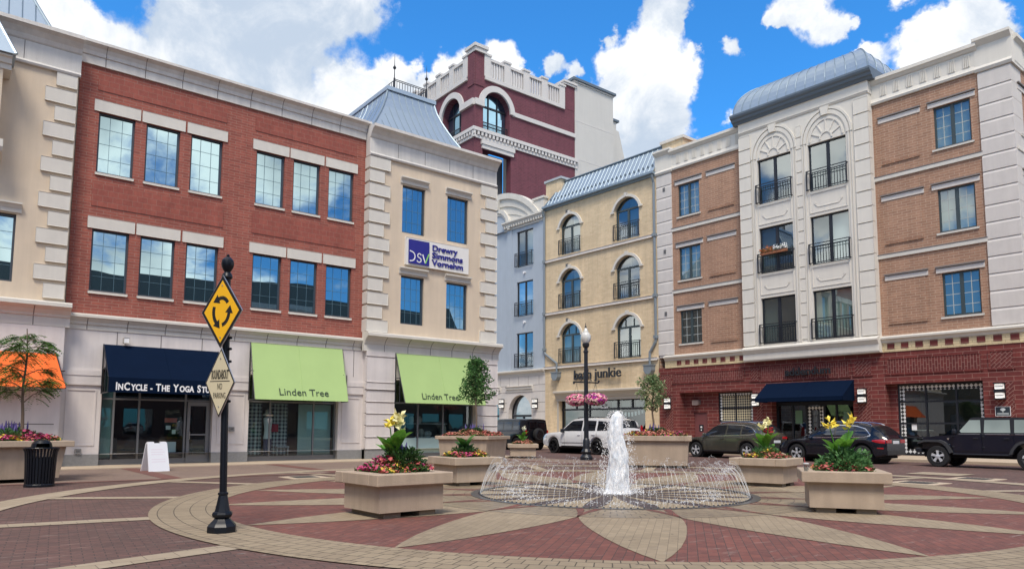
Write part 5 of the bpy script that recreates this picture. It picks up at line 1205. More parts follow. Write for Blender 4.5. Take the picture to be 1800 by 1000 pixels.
# ------------------------------------------------------------------ planters
PLANT = mat('cast_concrete', (.40, .315, .235), .88, noise=.16, nscale=2.4, bump=.15, bscale=45, streak=.20)
PLANT_D = mat('dark_concrete_foot', (.20, .165, .12), .9, noise=.2, nscale=5)  # feet a darker tone than the basin
SOIL = mat('potting_soil', (.03, .022, .016), .95, noise=.3, nscale=20)
def rotT(c, th):
    ct, st = math.cos(th), math.sin(th)
    return lambda x, y, z: (c[0]+x*ct-y*st, c[1]+x*st+y*ct, c[2]+z)
def planter(label, c, deg, s, h, rim=.17, over=.11, taper=0., foot=.09, group='concrete planters'):
    t = thing('planter', label, 'planter', (c[0], c[1], 0), group); T = rotT((c[0], c[1], 0), rad(deg)); k = s/2; wi = k-.14
    b = MB(T); zr = h-rim
    def frustum(z0, k0, z1, k1): b.add([(i*k0, j*k0, z0) for i, j in ((-1, -1), (1, -1), (1, 1), (-1, 1))]+[(i*k1, j*k1, z1) for i, j in ((-1, -1), (1, -1), (1, 1), (-1, 1))], [(0, 1, 2, 3), (4, 5, 6, 7), (0, 1, 5, 4), (1, 2, 6, 5), (2, 3, 7, 6), (3, 0, 4, 7)])
    frustum(foot, k-taper, zr+.01, k); b.build('basin', PLANT, t)
    b = MB(T); o = k+over
    for x0, x1, y0, y1 in ((-o, o, -o, -wi), (-o, o, wi, o), (-o, -wi, -wi, wi), (wi, o, -wi, wi)): b.cbox(x0, x1, y0, y1, zr, h, .012)
    b.build('rim', PLANT, t)
    b = MB(T); b.box(-wi+.001, wi-.001, -wi+.001, wi-.001, zr+.02, h-.05); b.build('soil', SOIL, t)
    for sx in (-1, 1):
        b = MB(T); b.box(sx*(k-.10-taper)-.14*(sx > 0)*2+(.0), sx*(k-.10-taper)+.14*(sx < 0)*2, -k+.06+taper, k-.06-taper, 0, foot); b.build('foot', PLANT_D, t)
    return t, T, wi, h
# leaves and blossoms
def leafmat(name, c1, c2, scale=6., trans=.25):
    m = bpy.data.materials.new(name); m.use_nodes = True; N = NT(m.node_tree); b = N.n['Principled BSDF']
    pos = N.add('ShaderNodeNewGeometry').outputs['Position']
    col = N.mix(N.sstep(N.noise(pos, scale, 3, .6), .35, .65), (*c1, 1), (*c2, 1))
    col = N.mix(N.sstep(N.noise(pos, scale*9, 1), .4, .65), col, N.mix(1., col, (1.5, 1.45, 1.2, 1), 'MULTIPLY'))
    N.put(b.inputs['Base Color'], col); b.inputs['Roughness'].default_value = .5; b.inputs['Specular IOR Level'].default_value = .35
    tr = N.add('ShaderNodeBsdfTranslucent'); N.put(tr.inputs[0], col); mx = N.add('ShaderNodeMixShader'); mx.inputs[0].default_value = trans
    N.l.new(b.outputs[0], mx.inputs[1]); N.l.new(tr.outputs[0], mx.inputs[2]); N.l.new(mx.outputs[0], N.n['Material Output'].inputs[0])
    MATS[name] = m; return m
GREEN = leafmat('bedding_leaf', (.035, .085, .022), (.075, .15, .04), 9)
SHRUB = leafmat('shrub_leaf', (.045, .12, .045), (.12, .26, .10), 12)
CANNA = leafmat('canna_leaf', (.075, .22, .03), (.14, .34, .05), 3., .35)
CANNA_D = leafmat('dark_canna_leaf', (.03, .10, .025), (.06, .17, .035), 3., .3)
PINK = mat('pink_blossom', (.42, .045, .14), .6, noise=.35, nscale=18); CORAL = mat('coral_blossom', (.45, .095, .085), .6, noise=.35, nscale=18); BRIGHTY = mat('bright_yellow_bloom', (.88, .72, .10), .55, noise=.12, nscale=10); YEL = mat('yellow_blossom', (.66, .46, .05), .6, noise=.2, nscale=18)
SALMON = mat('salmon_blossom', (.45, .17, .115), .6, noise=.35, nscale=18); CREAMF = mat('cream_blossom', (.86, .80, .42), .55, noise=.15, nscale=10); BLUEF = mat('violet_blossom', (.12, .09, .28), .6)
def leafquad(b, p, d, n, L, w, bend=.15):
    d = d.normalized(); s = d.cross(n); s = s.normalized() if s.length > 1e-4 else Vector((1, 0, 0)); n2 = s.cross(d)
    m = p+d*L*.5+n2*L*bend; e = p+d*L
    b.add([tuple(p), tuple(m+s*w/2), tuple(e), tuple(m-s*w/2)], [(0, 1, 2, 3)])
def rv(r): 
    v = Vector((r.gauss(0, 1), r.gauss(0, 1), r.gauss(0, 1))); return v.normalized()
def blossom(b, p, n, r0, r):
    n = n.normalized(); a = n.orthogonal().normalized(); c = n.cross(a); pts = [tuple(p+n*r0*.25)]
    k = 7
    for i in range(k): w = 2*math.pi*i/k+r.random(); q = r0*(.75+.5*r.random()); pts.append(tuple(p+(a*math.cos(w)+c*math.sin(w))*q-n*r0*.2*r.random()))
    b.add(pts, [(0, i+1, (i+1) % k+1) for i in range(k)])
def flower_bed(label, T, wi, h, mix, seed, n=330, size=.029, hgt=.13, group='bedding flowers in the planters'):
    r = random.Random(seed); org = T(0, 0, h-.05)
    t = thing('flower_bed', label, 'flowers', org, group)
    g = MB(); cols = {}
    def hh(x, y): e = max(abs(x), abs(y))/wi; return hgt*(1.15-.55*e**2)*(.8+.4*math.sin(x*7+seed)*math.cos(y*6+seed*2))
    for i in range(int(n*3.0)):
        x, y = r.uniform(-wi, wi)*1.06, r.uniform(-wi, wi)*1.06; z = h-.05+r.random()*hh(x, y)*1.05
        d = rv(r); d.z = abs(d.z)*.6; leafquad(g, Vector(T(x, y, z)), d, rv(r), .055+.035*r.random(), .03)
    g.build('foliage', GREEN, t, recalc=False)
    for i in range(int(n*1.15)):
        x, y = r.uniform(-wi, wi)*1.05, r.uniform(-wi, wi)*1.05
        # patches of one colour each
        key = math.sin(x*4.1+seed)+math.cos(y*3.7+seed*1.7)+.9*math.sin((x+y)*2.3+seed*.6)+r.gauss(0, .45)
        q = min(len(mix)-1, max(0, int((key+2.2)/4.4*len(mix)))); m = mix[q]
        if m is None: continue
        b = cols.setdefault(m.name, (MB(), m))[0]
        for _ in range(2):
            p = Vector(T(x+r.gauss(0, .02), y+r.gauss(0, .02), h-.05+hh(x, y)*(.75+.45*r.random()))); nn = Vector((r.gauss(0, .6), r.gauss(0, .6), 1))
            blossom(b, p, nn, size*(.7+.6*r.random()), r)
    for nm, (b, m) in cols.items(): b.build(nm.replace('_blossom', '_blossoms'), m, t, recalc=False)
    return t
def canna(label, T, h, seed, n=7, H=.75, spread=.32, flowers=(CREAMF,), m=CANNA, fh=(.62, .78), group='broad-leaved canna plants'):
    r = random.Random(seed); t = thing('canna_plant', label, 'plant', T(0, 0, h-.05), group)
    base = Vector(T(0, 0, h-.05))
    for i in range(n):
        a = 2*math.pi*i/n+r.uniform(-.4, .4); z0 = H*(.10+.42*i/n); L = (.34+.16*r.random())*(H/.75); w = L*.36
        out = Vector((math.cos(a), math.sin(a), 0)); up = 1.5+1.6*r.random()
        s = out.cross(Vector((0, 0, 1))); b = MB(); k = 8; P = []
        p = base+Vector((0, 0, z0))+out*.02
        for j in range(k+1):
            u = j/k; ang = math.atan2(up, 1)*(1-u*.62); 
            if j: p = p+(out*math.cos(ang)+Vector((0, 0, 1))*math.sin(ang))*(L/k)
            hw = w*math.sin(math.pi*min(1, .06+u*.94))**.75*.62
            lift = .18*hw
            P.append([p-s*hw+Vector((0, 0, lift)), p, p+s*hw+Vector((0, 0, lift))])
        pts = [tuple(v) for row in P for v in row]
        b.add(pts, [(j*3+q, j*3+q+1, (j+1)*3+q+1, (j+1)*3+q) for j in range(k) for q in (0, 1)])
        b.build('leaf', m, t, recalc=False, smooth=60)
    b = MB()
    for i in range(max(1, len(flowers))):
        aa = rad(-38)+math.pi*i; qq = spread*.40*(1 if len(flowers) == 2 else .55); e = base+Vector((qq*math.cos(aa), qq*math.sin(aa), H*(fh[0]+(fh[1]-fh[0])*i/max(1, len(flowers)-1)) if flowers else H*.6)); b.tube([base, (base+e)/2+Vector((.01, 0, 0)), e], [.018, .014, .008], 6)
        if flowers and flowers[i] is not None:
            f = MB()
            for q in range(20):
                d = rv(r); d.z = abs(d.z)*.7+.1; leafquad(f, e+d*.01+Vector((0, 0, r.uniform(-.03, .12))), d, rv(r), .095+.06*r.random(), .06, .25)
            f.build('bloom', flowers[i], t, recalc=False)
    b.build('stem', m, t)
    return t
def shrub(label, T, h, seed, off, rr, n=900, m=SHRUB, L=.075, w=.04, spikes=0, group='leafy green mounds in the planters'):
    r = random.Random(seed); t = thing('leafy_plant', label, 'plant', T(*off, h-.05), group); b = MB(); st = MB(); c = Vector(T(off[0], off[1], h-.05))
    for i in range(26):
        d = rv(r); d.z = abs(d.z)*.8+.35; d.normalize(); st.tube([c, c+Vector((d.x*rr[0]*.8, d.y*rr[0]*.8, d.z*rr[1]*.8))], [.008, .004], 4)
    st.build('stem', m, t)
    for i in range(n):
        d = rv(r); d.z = abs(d.z); rad_ = (.45+.55*r.random()**.5)*(1+.18*math.sin(d.x*5+seed)*math.cos(d.y*6))
        p = c+Vector((d.x*rr[0]*rad_, d.y*rr[0]*rad_, d.z*rr[1]*rad_+.02))
        dd = (d+rv(r)*.7); leafquad(b, p, dd, rv(r)+Vector((0, 0, 1)), L*(.7+.6*r.random()), w, .2)
    b.build('foliage', m, t, recalc=False)
    if spikes:
        s = MB()
        for i in range(spikes):
            a = r.uniform(0, 6.28); q = rr[0]*r.random()*.8; p = c+Vector((q*math.cos(a), q*math.sin(a), rr[1]*.8)); e = p+Vector((r.gauss(0, .03), r.gauss(0, .03), .16+.12*r.random()))
            s.tube([p, p+(e-p)*.5, e], [.012, .022, .004], 5)
        s.build('flower_spikes', BLUEF, t)
    return t
PL1 = planter('square concrete planter beside the sign post, with tall yellow canna and magenta flowers', (5.43, 9.73), 1.5, 1.08, .64)
PL2 = planter('square concrete planter with dark canna leaves in front of the corner shop', (9.55, 13.78), -3.5, 1.05, .64)
PL3 = planter('square concrete planter between the fountain and the grey-green car', (15.1, 9.48), 14, 1.08, .64)
PL4 = planter('square concrete planter with a plastic cup on its rim', (11.41, 5.82), -57, 1.05, .65)
PL5 = planter('small low concrete planter in front of the black car with spare wheel', (20.05, 24.5), -37, 1.1, .62)
PL6 = planter('large tall concrete planter holding the dense young tree by the corner shop', (16.15, 22.75), 30, 2.0, 1.0, rim=.13, over=.10, taper=.06, foot=.10)
PL7 = planter('large tall concrete planter behind the water jet, holding the slender tree', (19.55, 16.55), 37, 2.25, 1.06, rim=.17, over=.10, taper=.05, foot=.08)
PL8 = planter('large concrete planter behind the black litter bin', (1.22, 20.95), 6, 2.05, .96, rim=.14, over=.14, taper=.10, foot=.09)
flower_bed('magenta, coral and yellow flowers in the planter beside the sign post', PL1[1], PL1[2], PL1[3], [PINK, PINK, None, CORAL, YEL, None, CORAL, PINK], 3, n=520, hgt=.20)
flower_bed('coral and bright yellow flowers in the planter before the corner shop', PL2[1], PL2[2], PL2[3], [CORAL, None, YEL, CORAL, PINK], 8, n=420, hgt=.20)
flower_bed('mixed salmon flowers in the planter before the grey-green car', PL3[1], PL3[2], PL3[3], [SALMON, YEL, SALMON, CORAL, None], 5, n=420, hgt=.18)
flower_bed('red and yellow flowers in the planter with the plastic cup', PL4[1], PL4[2], PL4[3], [PINK, CORAL, None, CORAL, YEL, YEL], 11, n=420, hgt=.17)
flower_bed('small salmon flowers in the low planter near the black car', PL5[1], PL5[2], PL5[3], [SALMON, SALMON, YEL], 6, n=260, hgt=.18)
flower_bed('salmon flowers under the dense young tree', PL6[1], PL6[2], PL6[3], [SALMON, SALMON, CORAL, SALMON], 2, n=700, hgt=.22, size=.036)
flower_bed('coral and yellow flowers under the slender tree behind the jet', PL7[1], PL7[2], PL7[3], [SALMON, PINK, YEL, CORAL, SALMON], 4, n=700, hgt=.19, size=.036)
flower_bed('pink and yellow flowers under the feathery tree', PL8[1], PL8[2], PL8[3], [PINK, PINK, CORAL, YEL, PINK], 9, n=700, hgt=.22, size=.036)
def off(T, dx, dy): return lambda x, y, z: T(x+dx, y+dy, z)
canna('tall canna with two pale yellow blooms in the planter beside the sign post', PL1[1], .66, 21, n=13, H=.78, flowers=(CREAMF, BRIGHTY, CREAMF), fh=(.80, .98))
shrub('dark green shrub around the tall canna beside the sign post', PL1[1], .66, 4, (.12, -.05), (.36, .36), n=1000, m=leafmat('dark_shrub_leaf', (.018, .05, .018), (.045, .11, .03), 12), spikes=5)
canna('dark broad-leaved canna without blooms before the corner shop', PL2[1], .66, 5, n=11, H=.62, flowers=(None,), m=CANNA_D)
shrub('low dark shrub around the bloomless canna', PL2[1], .66, 14, (0, 0), (.30, .24), n=700, m=MATS['dark_shrub_leaf'])
canna('canna with pale yellow and red blooms before the grey-green car', PL3[1], .66, 9, n=12, H=.80, flowers=(CREAMF, CREAMF, mat('red_blossom', (.4, .03, .03), .6)), fh=(.98, .70))
shrub('small green shrub around the canna before the grey-green car', PL3[1], .66, 24, (0, 0), (.34, .24), n=800)
canna('canna with two bright yellow blooms in the planter with the plastic cup', PL4[1], .68, 13, n=13, H=.70, spread=.4, flowers=(BRIGHTY, BRIGHTY), fh=(1.02, .98))
shrub('bushy green mound in front of the bright yellow canna', PL4[1], .66, 34, (.05, -.02), (.38, .34), n=1100, L=.085, w=.05)
canna('small canna with a white bloom in the low planter', PL5[1], .64, 17, n=8, H=.66, flowers=(mat('white_bloom', (.8, .8, .65), .6),), fh=(.9, .9))
shrub('grey-green mound with violet spikes under the dense young tree', off(PL6[1], 0, 0), 1.06, 44, (0, 0), (.52, .26), n=900, m=MATS['dark_shrub_leaf'], spikes=14)
shrub('grey-green tuft under the slender tree behind the jet', PL7[1], 1.10, 54, (0, 0), (.40, .24), n=700, m=MATS['dark_shrub_leaf'], spikes=6)
shrub('green mound with violet flower spikes under the feathery tree', PL8[1], 1.02, 64, (.1, -.1), (.55, .24), n=1200, spikes=26)
cup = thing('plastic_cup', 'clear plastic cup with a straw left on the planter rim', 'cup', (11.03, 6.27, .65))
cp = PL4[1](-.42, .50, 0); cp = (PL4[1](-.50, -.50, 0))

fb = thing('flower_box', 'flower box with orange and white flowers hung on a balcony railing of the white bay', 'flower box', FR.T(21.2, .6, 10.9))
b = FR.mb(); b.cbox(20.45, 22.0, .74, .59, 10.78, 10.93, .015); b.build('trough', mat('terracotta', (.30, .12, .06), .8), fb)
_r2 = random.Random(77)
for u0, u1, m in ((21.25, 22.0, mat('orange_blossom', (.50, .17, .07), .7, noise=.3, nscale=14)), (20.45, 21.25, WHITE)):
    b = MB(); g = MB()
    for i in range(150):
        p = Vector(FR.T(_r2.uniform(u0, u1), .66+_r2.gauss(0, .07), 10.93+abs(_r2.gauss(0, .12)))); blossom(b, p, rv(_r2)+Vector((-.5, 0, .5)), .045, _r2)
        leafquad(g, p-Vector((0, 0, .03)), rv(_r2), rv(_r2), .09, .045)
    b.build(m.name.replace('_blossom', '').replace('_paint', '')+'_blossoms', m, fb, recalc=False); g.build('foliage', GREEN, fb, recalc=False)
# the cup stands on the left corner of the near right planter's rim
_best = min(((sx*.56, sy*.56) for sx in (-1, 1) for sy in (-1, 1)), key=lambda q: (Vector(PL4[1](q[0], q[1], 0))-Vector((11.0, 6.45, 0))).length)
cx, cy, _ = PL4[1](_best[0], _best[1], 0); cup.location = (cx, cy, .65); cup['_o'] = (cx, cy, .65)
CUPM = clear_glass('clear_plastic', (.82, .82, .80), .12)
b = MB(); b.lathe([(.030, 0), (.042, .105), (.045, .11)], (cx, cy, .65), 16); b.build('cup_wall', CUPM, cup, smooth=True)
b = MB(); b.lathe([(.028, .006), (.036, .06), (.03, .061)], (cx, cy, .65), 14); b.build('drink', mat('pale_drink', (.55, .52, .48), .3), cup, smooth=True)
b = MB(); b.lathe([(.047, .11), (.044, .125), (.02, .13)], (cx, cy, .65), 14); b.build('lid', mat('clear_white_lid', (.6, .6, .6), .3), cup, smooth=True)
b = MB(); b.tube([(cx, cy, .70), (cx-.02, cy+.02, .86)], .005, 6); b.build('straw', mat('red_straw', (.5, .08, .08), .5), cup)

# ------------------------------------------------------------------ trees
BARK = mat('young_bark', (.16, .12, .085), .9, noise=.2, nscale=12)
def tree(name, label, c, z0, z1, zt, R, seed, kind):
    r = random.Random(seed); t = thing(name, label, 'tree', (c[0], c[1], z0)); c = Vector((c[0], c[1], 0))
    tk = MB(); top = c+Vector((r.gauss(0, .03), r.gauss(0, .03), zt-.15)); n = 8
    tk.tube([c+Vector((.02*math.sin(i*1.3), .02*math.cos(i*1.7), z0+(top.z-z0)*i/n)) for i in range(n+1)], [.042*(1-.75*i/n) for i in range(n+1)], 8); tk.build('trunk', BARK, t, smooth=True)
    lb = MB(); tips = []
    nl = {'fern': 20, 'dense': 44, 'loose': 34}[kind]
    for i in range(nl):
        f = i/nl; z = z1-.15+(zt-z1)*f*.92; a = i*2.4+r.gauss(0, .3)
        prof = {'fern': .45+.75*math.sin(math.pi*min(1, f*.8+.16)), 'dense': (1-f)**.6*.95+.22, 'loose': math.sin(math.pi*(f*.72+.22))}[kind]
        L = R*prof*(.75+.35*r.random()); rise = {'fern': .55+r.gauss(0, .25), 'dense': .45, 'loose': .75}[kind]
        p = c+Vector((0, 0, z)); e = p+Vector((math.cos(a)*L, math.sin(a)*L, L*rise)); m = (p+e)/2+Vector((0, 0, .05))
        lb.tube([p, m, e], [.014, .010, .005], 5); tips.append((p, m, e))
    lb.build('limbs', BARK, t)
    lf = MB()
    if kind == 'fern':
        for (p, m, e) in tips:
            for k in range(18):
                q = p.lerp(e, .45+.6*r.random()**.7)+rv(r)*.05; a = (e-p).normalized(); d = Vector((a.x+r.gauss(0, .8), a.y+r.gauss(0, .8), r.gauss(.1, .35))).normalized(); L = .22+.16*r.random()
                pts = [q+d*(L*j/9)-Vector((0, 0, .16*L*(j/9)**2*3)) for j in range(10)]
                for j in range(1, 10):
                    dd = (pts[j]-pts[j-1]).normalized(); s = dd.cross(Vector((0, 0, 1))); s = s.normalized() if s.length > .01 else Vector((1, 0, 0))
                    for sg in (-1, 1): leafquad(lf, pts[j], s*sg+dd*.35+Vector((0, 0, -.25)), Vector((0, 0, 1))+rv(r)*.3, .075, .034, .05)
    else:
        per = 62 if kind == 'dense' else 44; size = .105 if kind == 'dense' else .092
        for (p, m, e) in tips:
            cl = [e, m.lerp(e, .5), m, p.lerp(m, .5)] if kind == 'dense' else [e, m.lerp(e, .4), m]
            for k in range(per):
                o = r.choice(cl); q = o+rv(r)*(.15 if kind == 'dense' else .125)*r.random()**.5
                d = rv(r); d.z -= .35; leafquad(lf, q, d, rv(r)+Vector((0, 0, .9)), size*(.7+.6*r.random()), size*.62, .18)
    lf.build('crown', {'fern': leafmat('feathery_leaf', (.030, .085, .024), (.11, .22, .045), 5), 'dense': leafmat('linden_leaf', (.026, .085, .026), (.085, .20, .06), 6), 'loose': leafmat('pale_edged_leaf', (.06, .13, .05), (.26, .32, .17), 7)}[kind], t, recalc=False)
    return t
tree('feathery_tree', 'slender feathery-leaved tree in front of the orange awning', (1.47, 20.6), .92, 2.0, 3.78, .47, 3, 'fern')
tree('linden_tree', 'dense dark-leaved young tree covering the end of the smaller lime awning', (16.45, 23.0), .95, 2.35, 4.24, .60, 5, 'dense')
tree('variegated_tree', 'slender pale-leaved young tree before the yellow brick and dark red walls', (19.5, 16.62), 1.0, 2.0, 3.30, .52, 8, 'loose')

# ------------------------------------------------------------------ sign post with two diamond signs
SP = (2.78, 9.26); lean = Vector((-.045, .055, 0))
spt = thing('sign_post', 'black fluted post with ball finial carrying two diamond signs', 'sign post', (*SP, 0))
b = MB(); b.lathe([(.175, .0), (.175, .085), (.16, .11), (.135, .135), (.105, .165), (.09, .185), (.115, .20), (.125, .23), (.115, .255), (.095, .265), (.085, .30), (.062, .42), (.054, .46), (.064, .47), (.064, .49), (.044, .50)], (*SP, 0), 8); b.build('post_base', BLACKGLOSS, spt, smooth=25)
b = MB(); top = Vector((*SP, 0))+lean; b.tube([(*SP, .45), (top.x, top.y, 3.22)], .044, 14); b.build('pole', BLACKGLOSS, spt, smooth=True)
b = MB(); b.lathe([(.055, 3.18), (.068, 3.2), (.06, 3.24), (.035, 3.27), (.05, 3.29), (.072, 3.33), (.080, 3.375), (.072, 3.42), (.04, 3.455), (.018, 3.47), (.022, 3.485), (.01, 3.50)], (top.x, top.y, 0), 12); b.build('finial', BLACKGLOSS, spt, smooth=30)
rdir = Vector((_r.x, _r.y, 0)); fdir = Vector((_F.x, _F.y, 0)).normalized()
vd = Vector((SP[0], SP[1], 0)).normalized(); vr = vd.cross(Vector((0, 0, 1)))
hx = (vr*.56-vd*.55).normalized(); hn = hx.cross(Vector((0, 0, 1))).normalized()      # right end turned towards the street
for z in (2.42, 2.28, 2.12, 1.62): p = Vector((*SP, z))+lean*(z/3.3); b = MB(); b.tube([p-hn*.02+hx*.02, p+hx*.085], .018, 6); b.build('bracket', BLACKGLOSS, spt)
def SignT(z, out=.085, side=.015):
    p = Vector((*SP, z))+lean*(z/3.3)+hn*out+hx*side
    return lambda u, d, w: tuple(p+hx*u+hn*d+Vector((0, 0, w)))
SIGNY = mat('traffic_yellow', (.88, .47, .012), .45); SIGNC = mat('faded_cream_sign', (.62, .55, .37), .5, noise=.06, nscale=6); SBLK = mat('sign_black', (.012, .012, .012), .5); SALU = mat('sign_aluminium', (.55, .56, .58), .35, metal=.8)
def diamond(b, w, h, d0, d1, r=.0): b.prism([(-w/2, 0), (0, -h/2), (w/2, 0), (0, h/2)], d0, d1)
ZS = 2.745
s1 = thing('roundabout_sign', 'yellow diamond sign with three black circling arrows, upper on the post', 'traffic sign', SignT(ZS)(0, 0, 0))
b = MB(SignT(ZS)); diamond(b, .67, .93, .0, .012); b.build('sign_back', SALU, s1)
b = MB(SignT(ZS)); diamond(b, .656, .912, .0125, .0145); b.build('border', SBLK, s1)
b = MB(SignT(ZS)); diamond(b, .570, .795, .0146, .0165); b.build('panel', SIGNY, s1)
for k in range(3):
    b = MB(SignT(ZS)); a0 = 90+52-120*k if False else 38+120*k; R_ = .155; P = []
    for i in range(9):
        a = rad(a0+i*74/8); P.append((R_*math.cos(a)*.82, R_*math.sin(a)*1.12+.0))
    for p, q in zip(P[:-1], P[1:]):
        dx, dz = q[0]-p[0], q[1]-p[1]; L = math.hypot(dx, dz); nx, nz = -dz/L*.024, dx/L*.024
        b.prism([(p[0]+nx, p[1]+nz), (q[0]+nx, q[1]+nz), (q[0]-nx, q[1]-nz), (p[0]-nx, p[1]-nz)], .0168, .0180)
    p, q = P[-2], P[-1]; dx, dz = q[0]-p[0], q[1]-p[1]; L = math.hypot(dx, dz); dx, dz = dx/L, dz/L
    b.prism([(q[0]-dz*.062, q[1]+dx*.062), (q[0]+dx*.10, q[1]+dz*.10), (q[0]+dz*.062, q[1]-dx*.062)], .0168, .0182); b.build('arrow', SBLK, s1)
b = MB(SignT(ZS)); 
for z in (-.33, .33): b.lathe([(.001, .016), (.012, .016), (.012, .022), (.001, .023)], (0, 0, 0), 8) if False else b.prism([(.010*math.cos(rad(a)), z+.010*math.sin(rad(a))) for a in range(0, 360, 45)], .016, .022)
b.build('bolts', SALU, s1)
ZC = 1.85
s2 = thing('no_parking_sign', 'faded cream diamond sign reading roundabout no parking, lower on the post', 'traffic sign', SignT(ZC)(0, 0, 0))
b = MB(SignT(ZC)); diamond(b, .48, .87, .0, .012); b.build('sign_back', SALU, s2)
b = MB(SignT(ZC)); diamond(b, .47, .855, .0125, .0145); b.build('border', SBLK, s2)
b = MB(SignT(ZC)); diamond(b, .438, .80, .0146, .0165); b.build('panel', SIGNC, s2)
TT = SignT(ZC); b = MB()
def st(b, s, size, x, z, fit, **kw): return lettering(b, s, size, TT(x, .018, z), hx, (0, 0, 1), fit=fit, extrude=.001, **kw)
st(b, 'ROUNDABOUT', .16, -.138, .045, .276, offset=.004); b.T = TT; b.box(-.16, .16, .0168, .018, .012, .022); b.T = lambda a, c, e: (a, c, e)
st(b, 'NO', .11, -.038, -.085, .076, offset=.0); st(b, 'PARKING', .10, -.098, -.195, .196, offset=.0); b.build('lettering', SBLK, s2)
b = MB(TT)
for z in (-.30, .30): b.prism([(.010*math.cos(rad(a)), z+.010*math.sin(rad(a))) for a in range(0, 360, 45)], .016, .022)
b.build('bolts', SALU, s2)

# ------------------------------------------------------------------ street lamp with two hanging baskets
LP = (21.0, 21.48)
lp = thing('lamp_post', 'black lamp post with a white acorn globe and two flower baskets', 'street lamp', (*LP, 0))
b = MB(); b.lathe([(.26, 0), (.26, .12), (.22, .18), (.17, .24), (.20, .28), (.22, .34), (.19, .40), (.15, .46), (.145, .8), (.12, .86), (.10, .9)], (*LP, 0), 12); b.build('post_base', BLACK, lp, smooth=25)
b = MB(); b.lathe([(.10, .88), (.098, 1.5), (.088, 3.0), (.08, 4.45), (.11, 4.47), (.11, 4.53), (.075, 4.56), (.075, 4.66), (.12, 4.70), (.15, 4.78), (.15, 4.84), (.10, 4.87)], (*LP, 0), 14); b.build('pole', BLACK, lp, smooth=25)
OPAL = bpy.data.materials.new('opal_globe'); OPAL.use_nodes = True; _b = OPAL.node_tree.nodes['Principled BSDF']; _b.inputs['Base Color'].default_value = (.78, .78, .74, 1); _b.inputs['Roughness'].default_value = .15; _b.inputs['Transmission Weight'].default_value = .25
b = MB(); b.lathe([(.13, 4.87), (.19, 4.95), (.225, 5.08), (.215, 5.2), (.16, 5.30), (.10, 5.34)], (*LP, 0), 18); b.build('globe', OPAL, lp, smooth=True)
b = MB(); b.lathe([(.105, 5.33), (.115, 5.36), (.07, 5.44), (.05, 5.5), (.02, 5.52)], (*LP, 0), 16); b.build('globe_cap', OPAL, lp, smooth=True)
b = MB(); b.lathe([(.03, 5.51), (.05, 5.55), (.02, 5.6), (.012, 5.7), (.002, 5.74)], (*LP, 0), 10); b.build('finial', BLACK, lp, smooth=True)
ax = Vector((0, -1, 0)); b = MB(); A, B_ = Vector((*LP, 3.27))-ax*.78, Vector((*LP, 3.16))+ax*.72; b.tube([A, Vector((*LP, 3.22)), B_], .028, 8)
for s in (-1, 1): b.ball(tuple(Vector((*LP, 3.22))+ax*s*.74), .045); b.tube([Vector((*LP, 3.34)), Vector((*LP, 3.36))+ax*s*.22, Vector((*LP, 3.26))+ax*s*.34], .014, 6)
b.build('cross_arm', BLACK, lp)
MAG = mat('magenta_petunia', (.55, .03, .26), .6, noise=.3, nscale=14); PNK2 = mat('rose_petunia', (.72, .16, .28), .6, noise=.3, nscale=14); PUR = mat('purple_petunia', (.30, .015, .25), .6); PALEP = mat('pale_pink_petunia', (.80, .48, .45), .6)
for s, lab, mix in ((-1, 'hanging basket of rose pink petunias hung towards the stone arch', (PNK2, PNK2, MAG, PALEP)), (1, 'hanging basket of magenta and purple petunias hung towards the slender tree', (MAG, MAG, PUR, PNK2, PALEP))):
    p = Vector((*LP, 2.48))+ax*s*.56; r = random.Random(40+s); hb = thing('hanging_basket', lab, 'flower basket', tuple(p), 'hanging flower baskets')
    b = MB(); b.lathe([(.05, -.22), (.16, -.17), (.22, -.02), (.23, .0)], tuple(p), 14); b.build('basket', mat('coir_brown', (.06, .04, .03), .9), hb)
    b = MB(); hk = p+Vector((0, 0, .68))
    for k in range(3): a = 2.1*k; b.tube([p+Vector((.21*math.cos(a), .21*math.sin(a), 0)), hk], .006, 4)
    b.tube([hk, hk+Vector((0, 0, .05))], .01, 5); b.build('chain', BLACK, hb)
    g = MB(); cols = {}
    for k in range(420):
        d = rv(r); q = p+Vector((d.x*.42, d.y*.42, d.z*.25+.0))*(.7+.3*r.random()); leafquad(g, q, rv(r), rv(r), .07, .04)
    g.build('foliage', GREEN, hb, recalc=False)
    for k in range(520):
        d = rv(r); q = p+Vector((d.x*.48, d.y*.48, d.z*.27+.02))*(.88+.14*r.random()); m = mix[min(len(mix)-1, int(len(mix)*abs(math.sin(d.x*2.6+d.z*3.1+k*.003+r.random()*.9))))]
        b = cols.setdefault(m.name, (MB(), m))[0]; blossom(b, q, d+Vector((0, 0, .2)), .042*(.7+.5*r.random()), r)
    for nm, (b, m) in cols.items(): b.build(nm.replace('_petunia', '')+'_blossoms', m, hb, recalc=False)

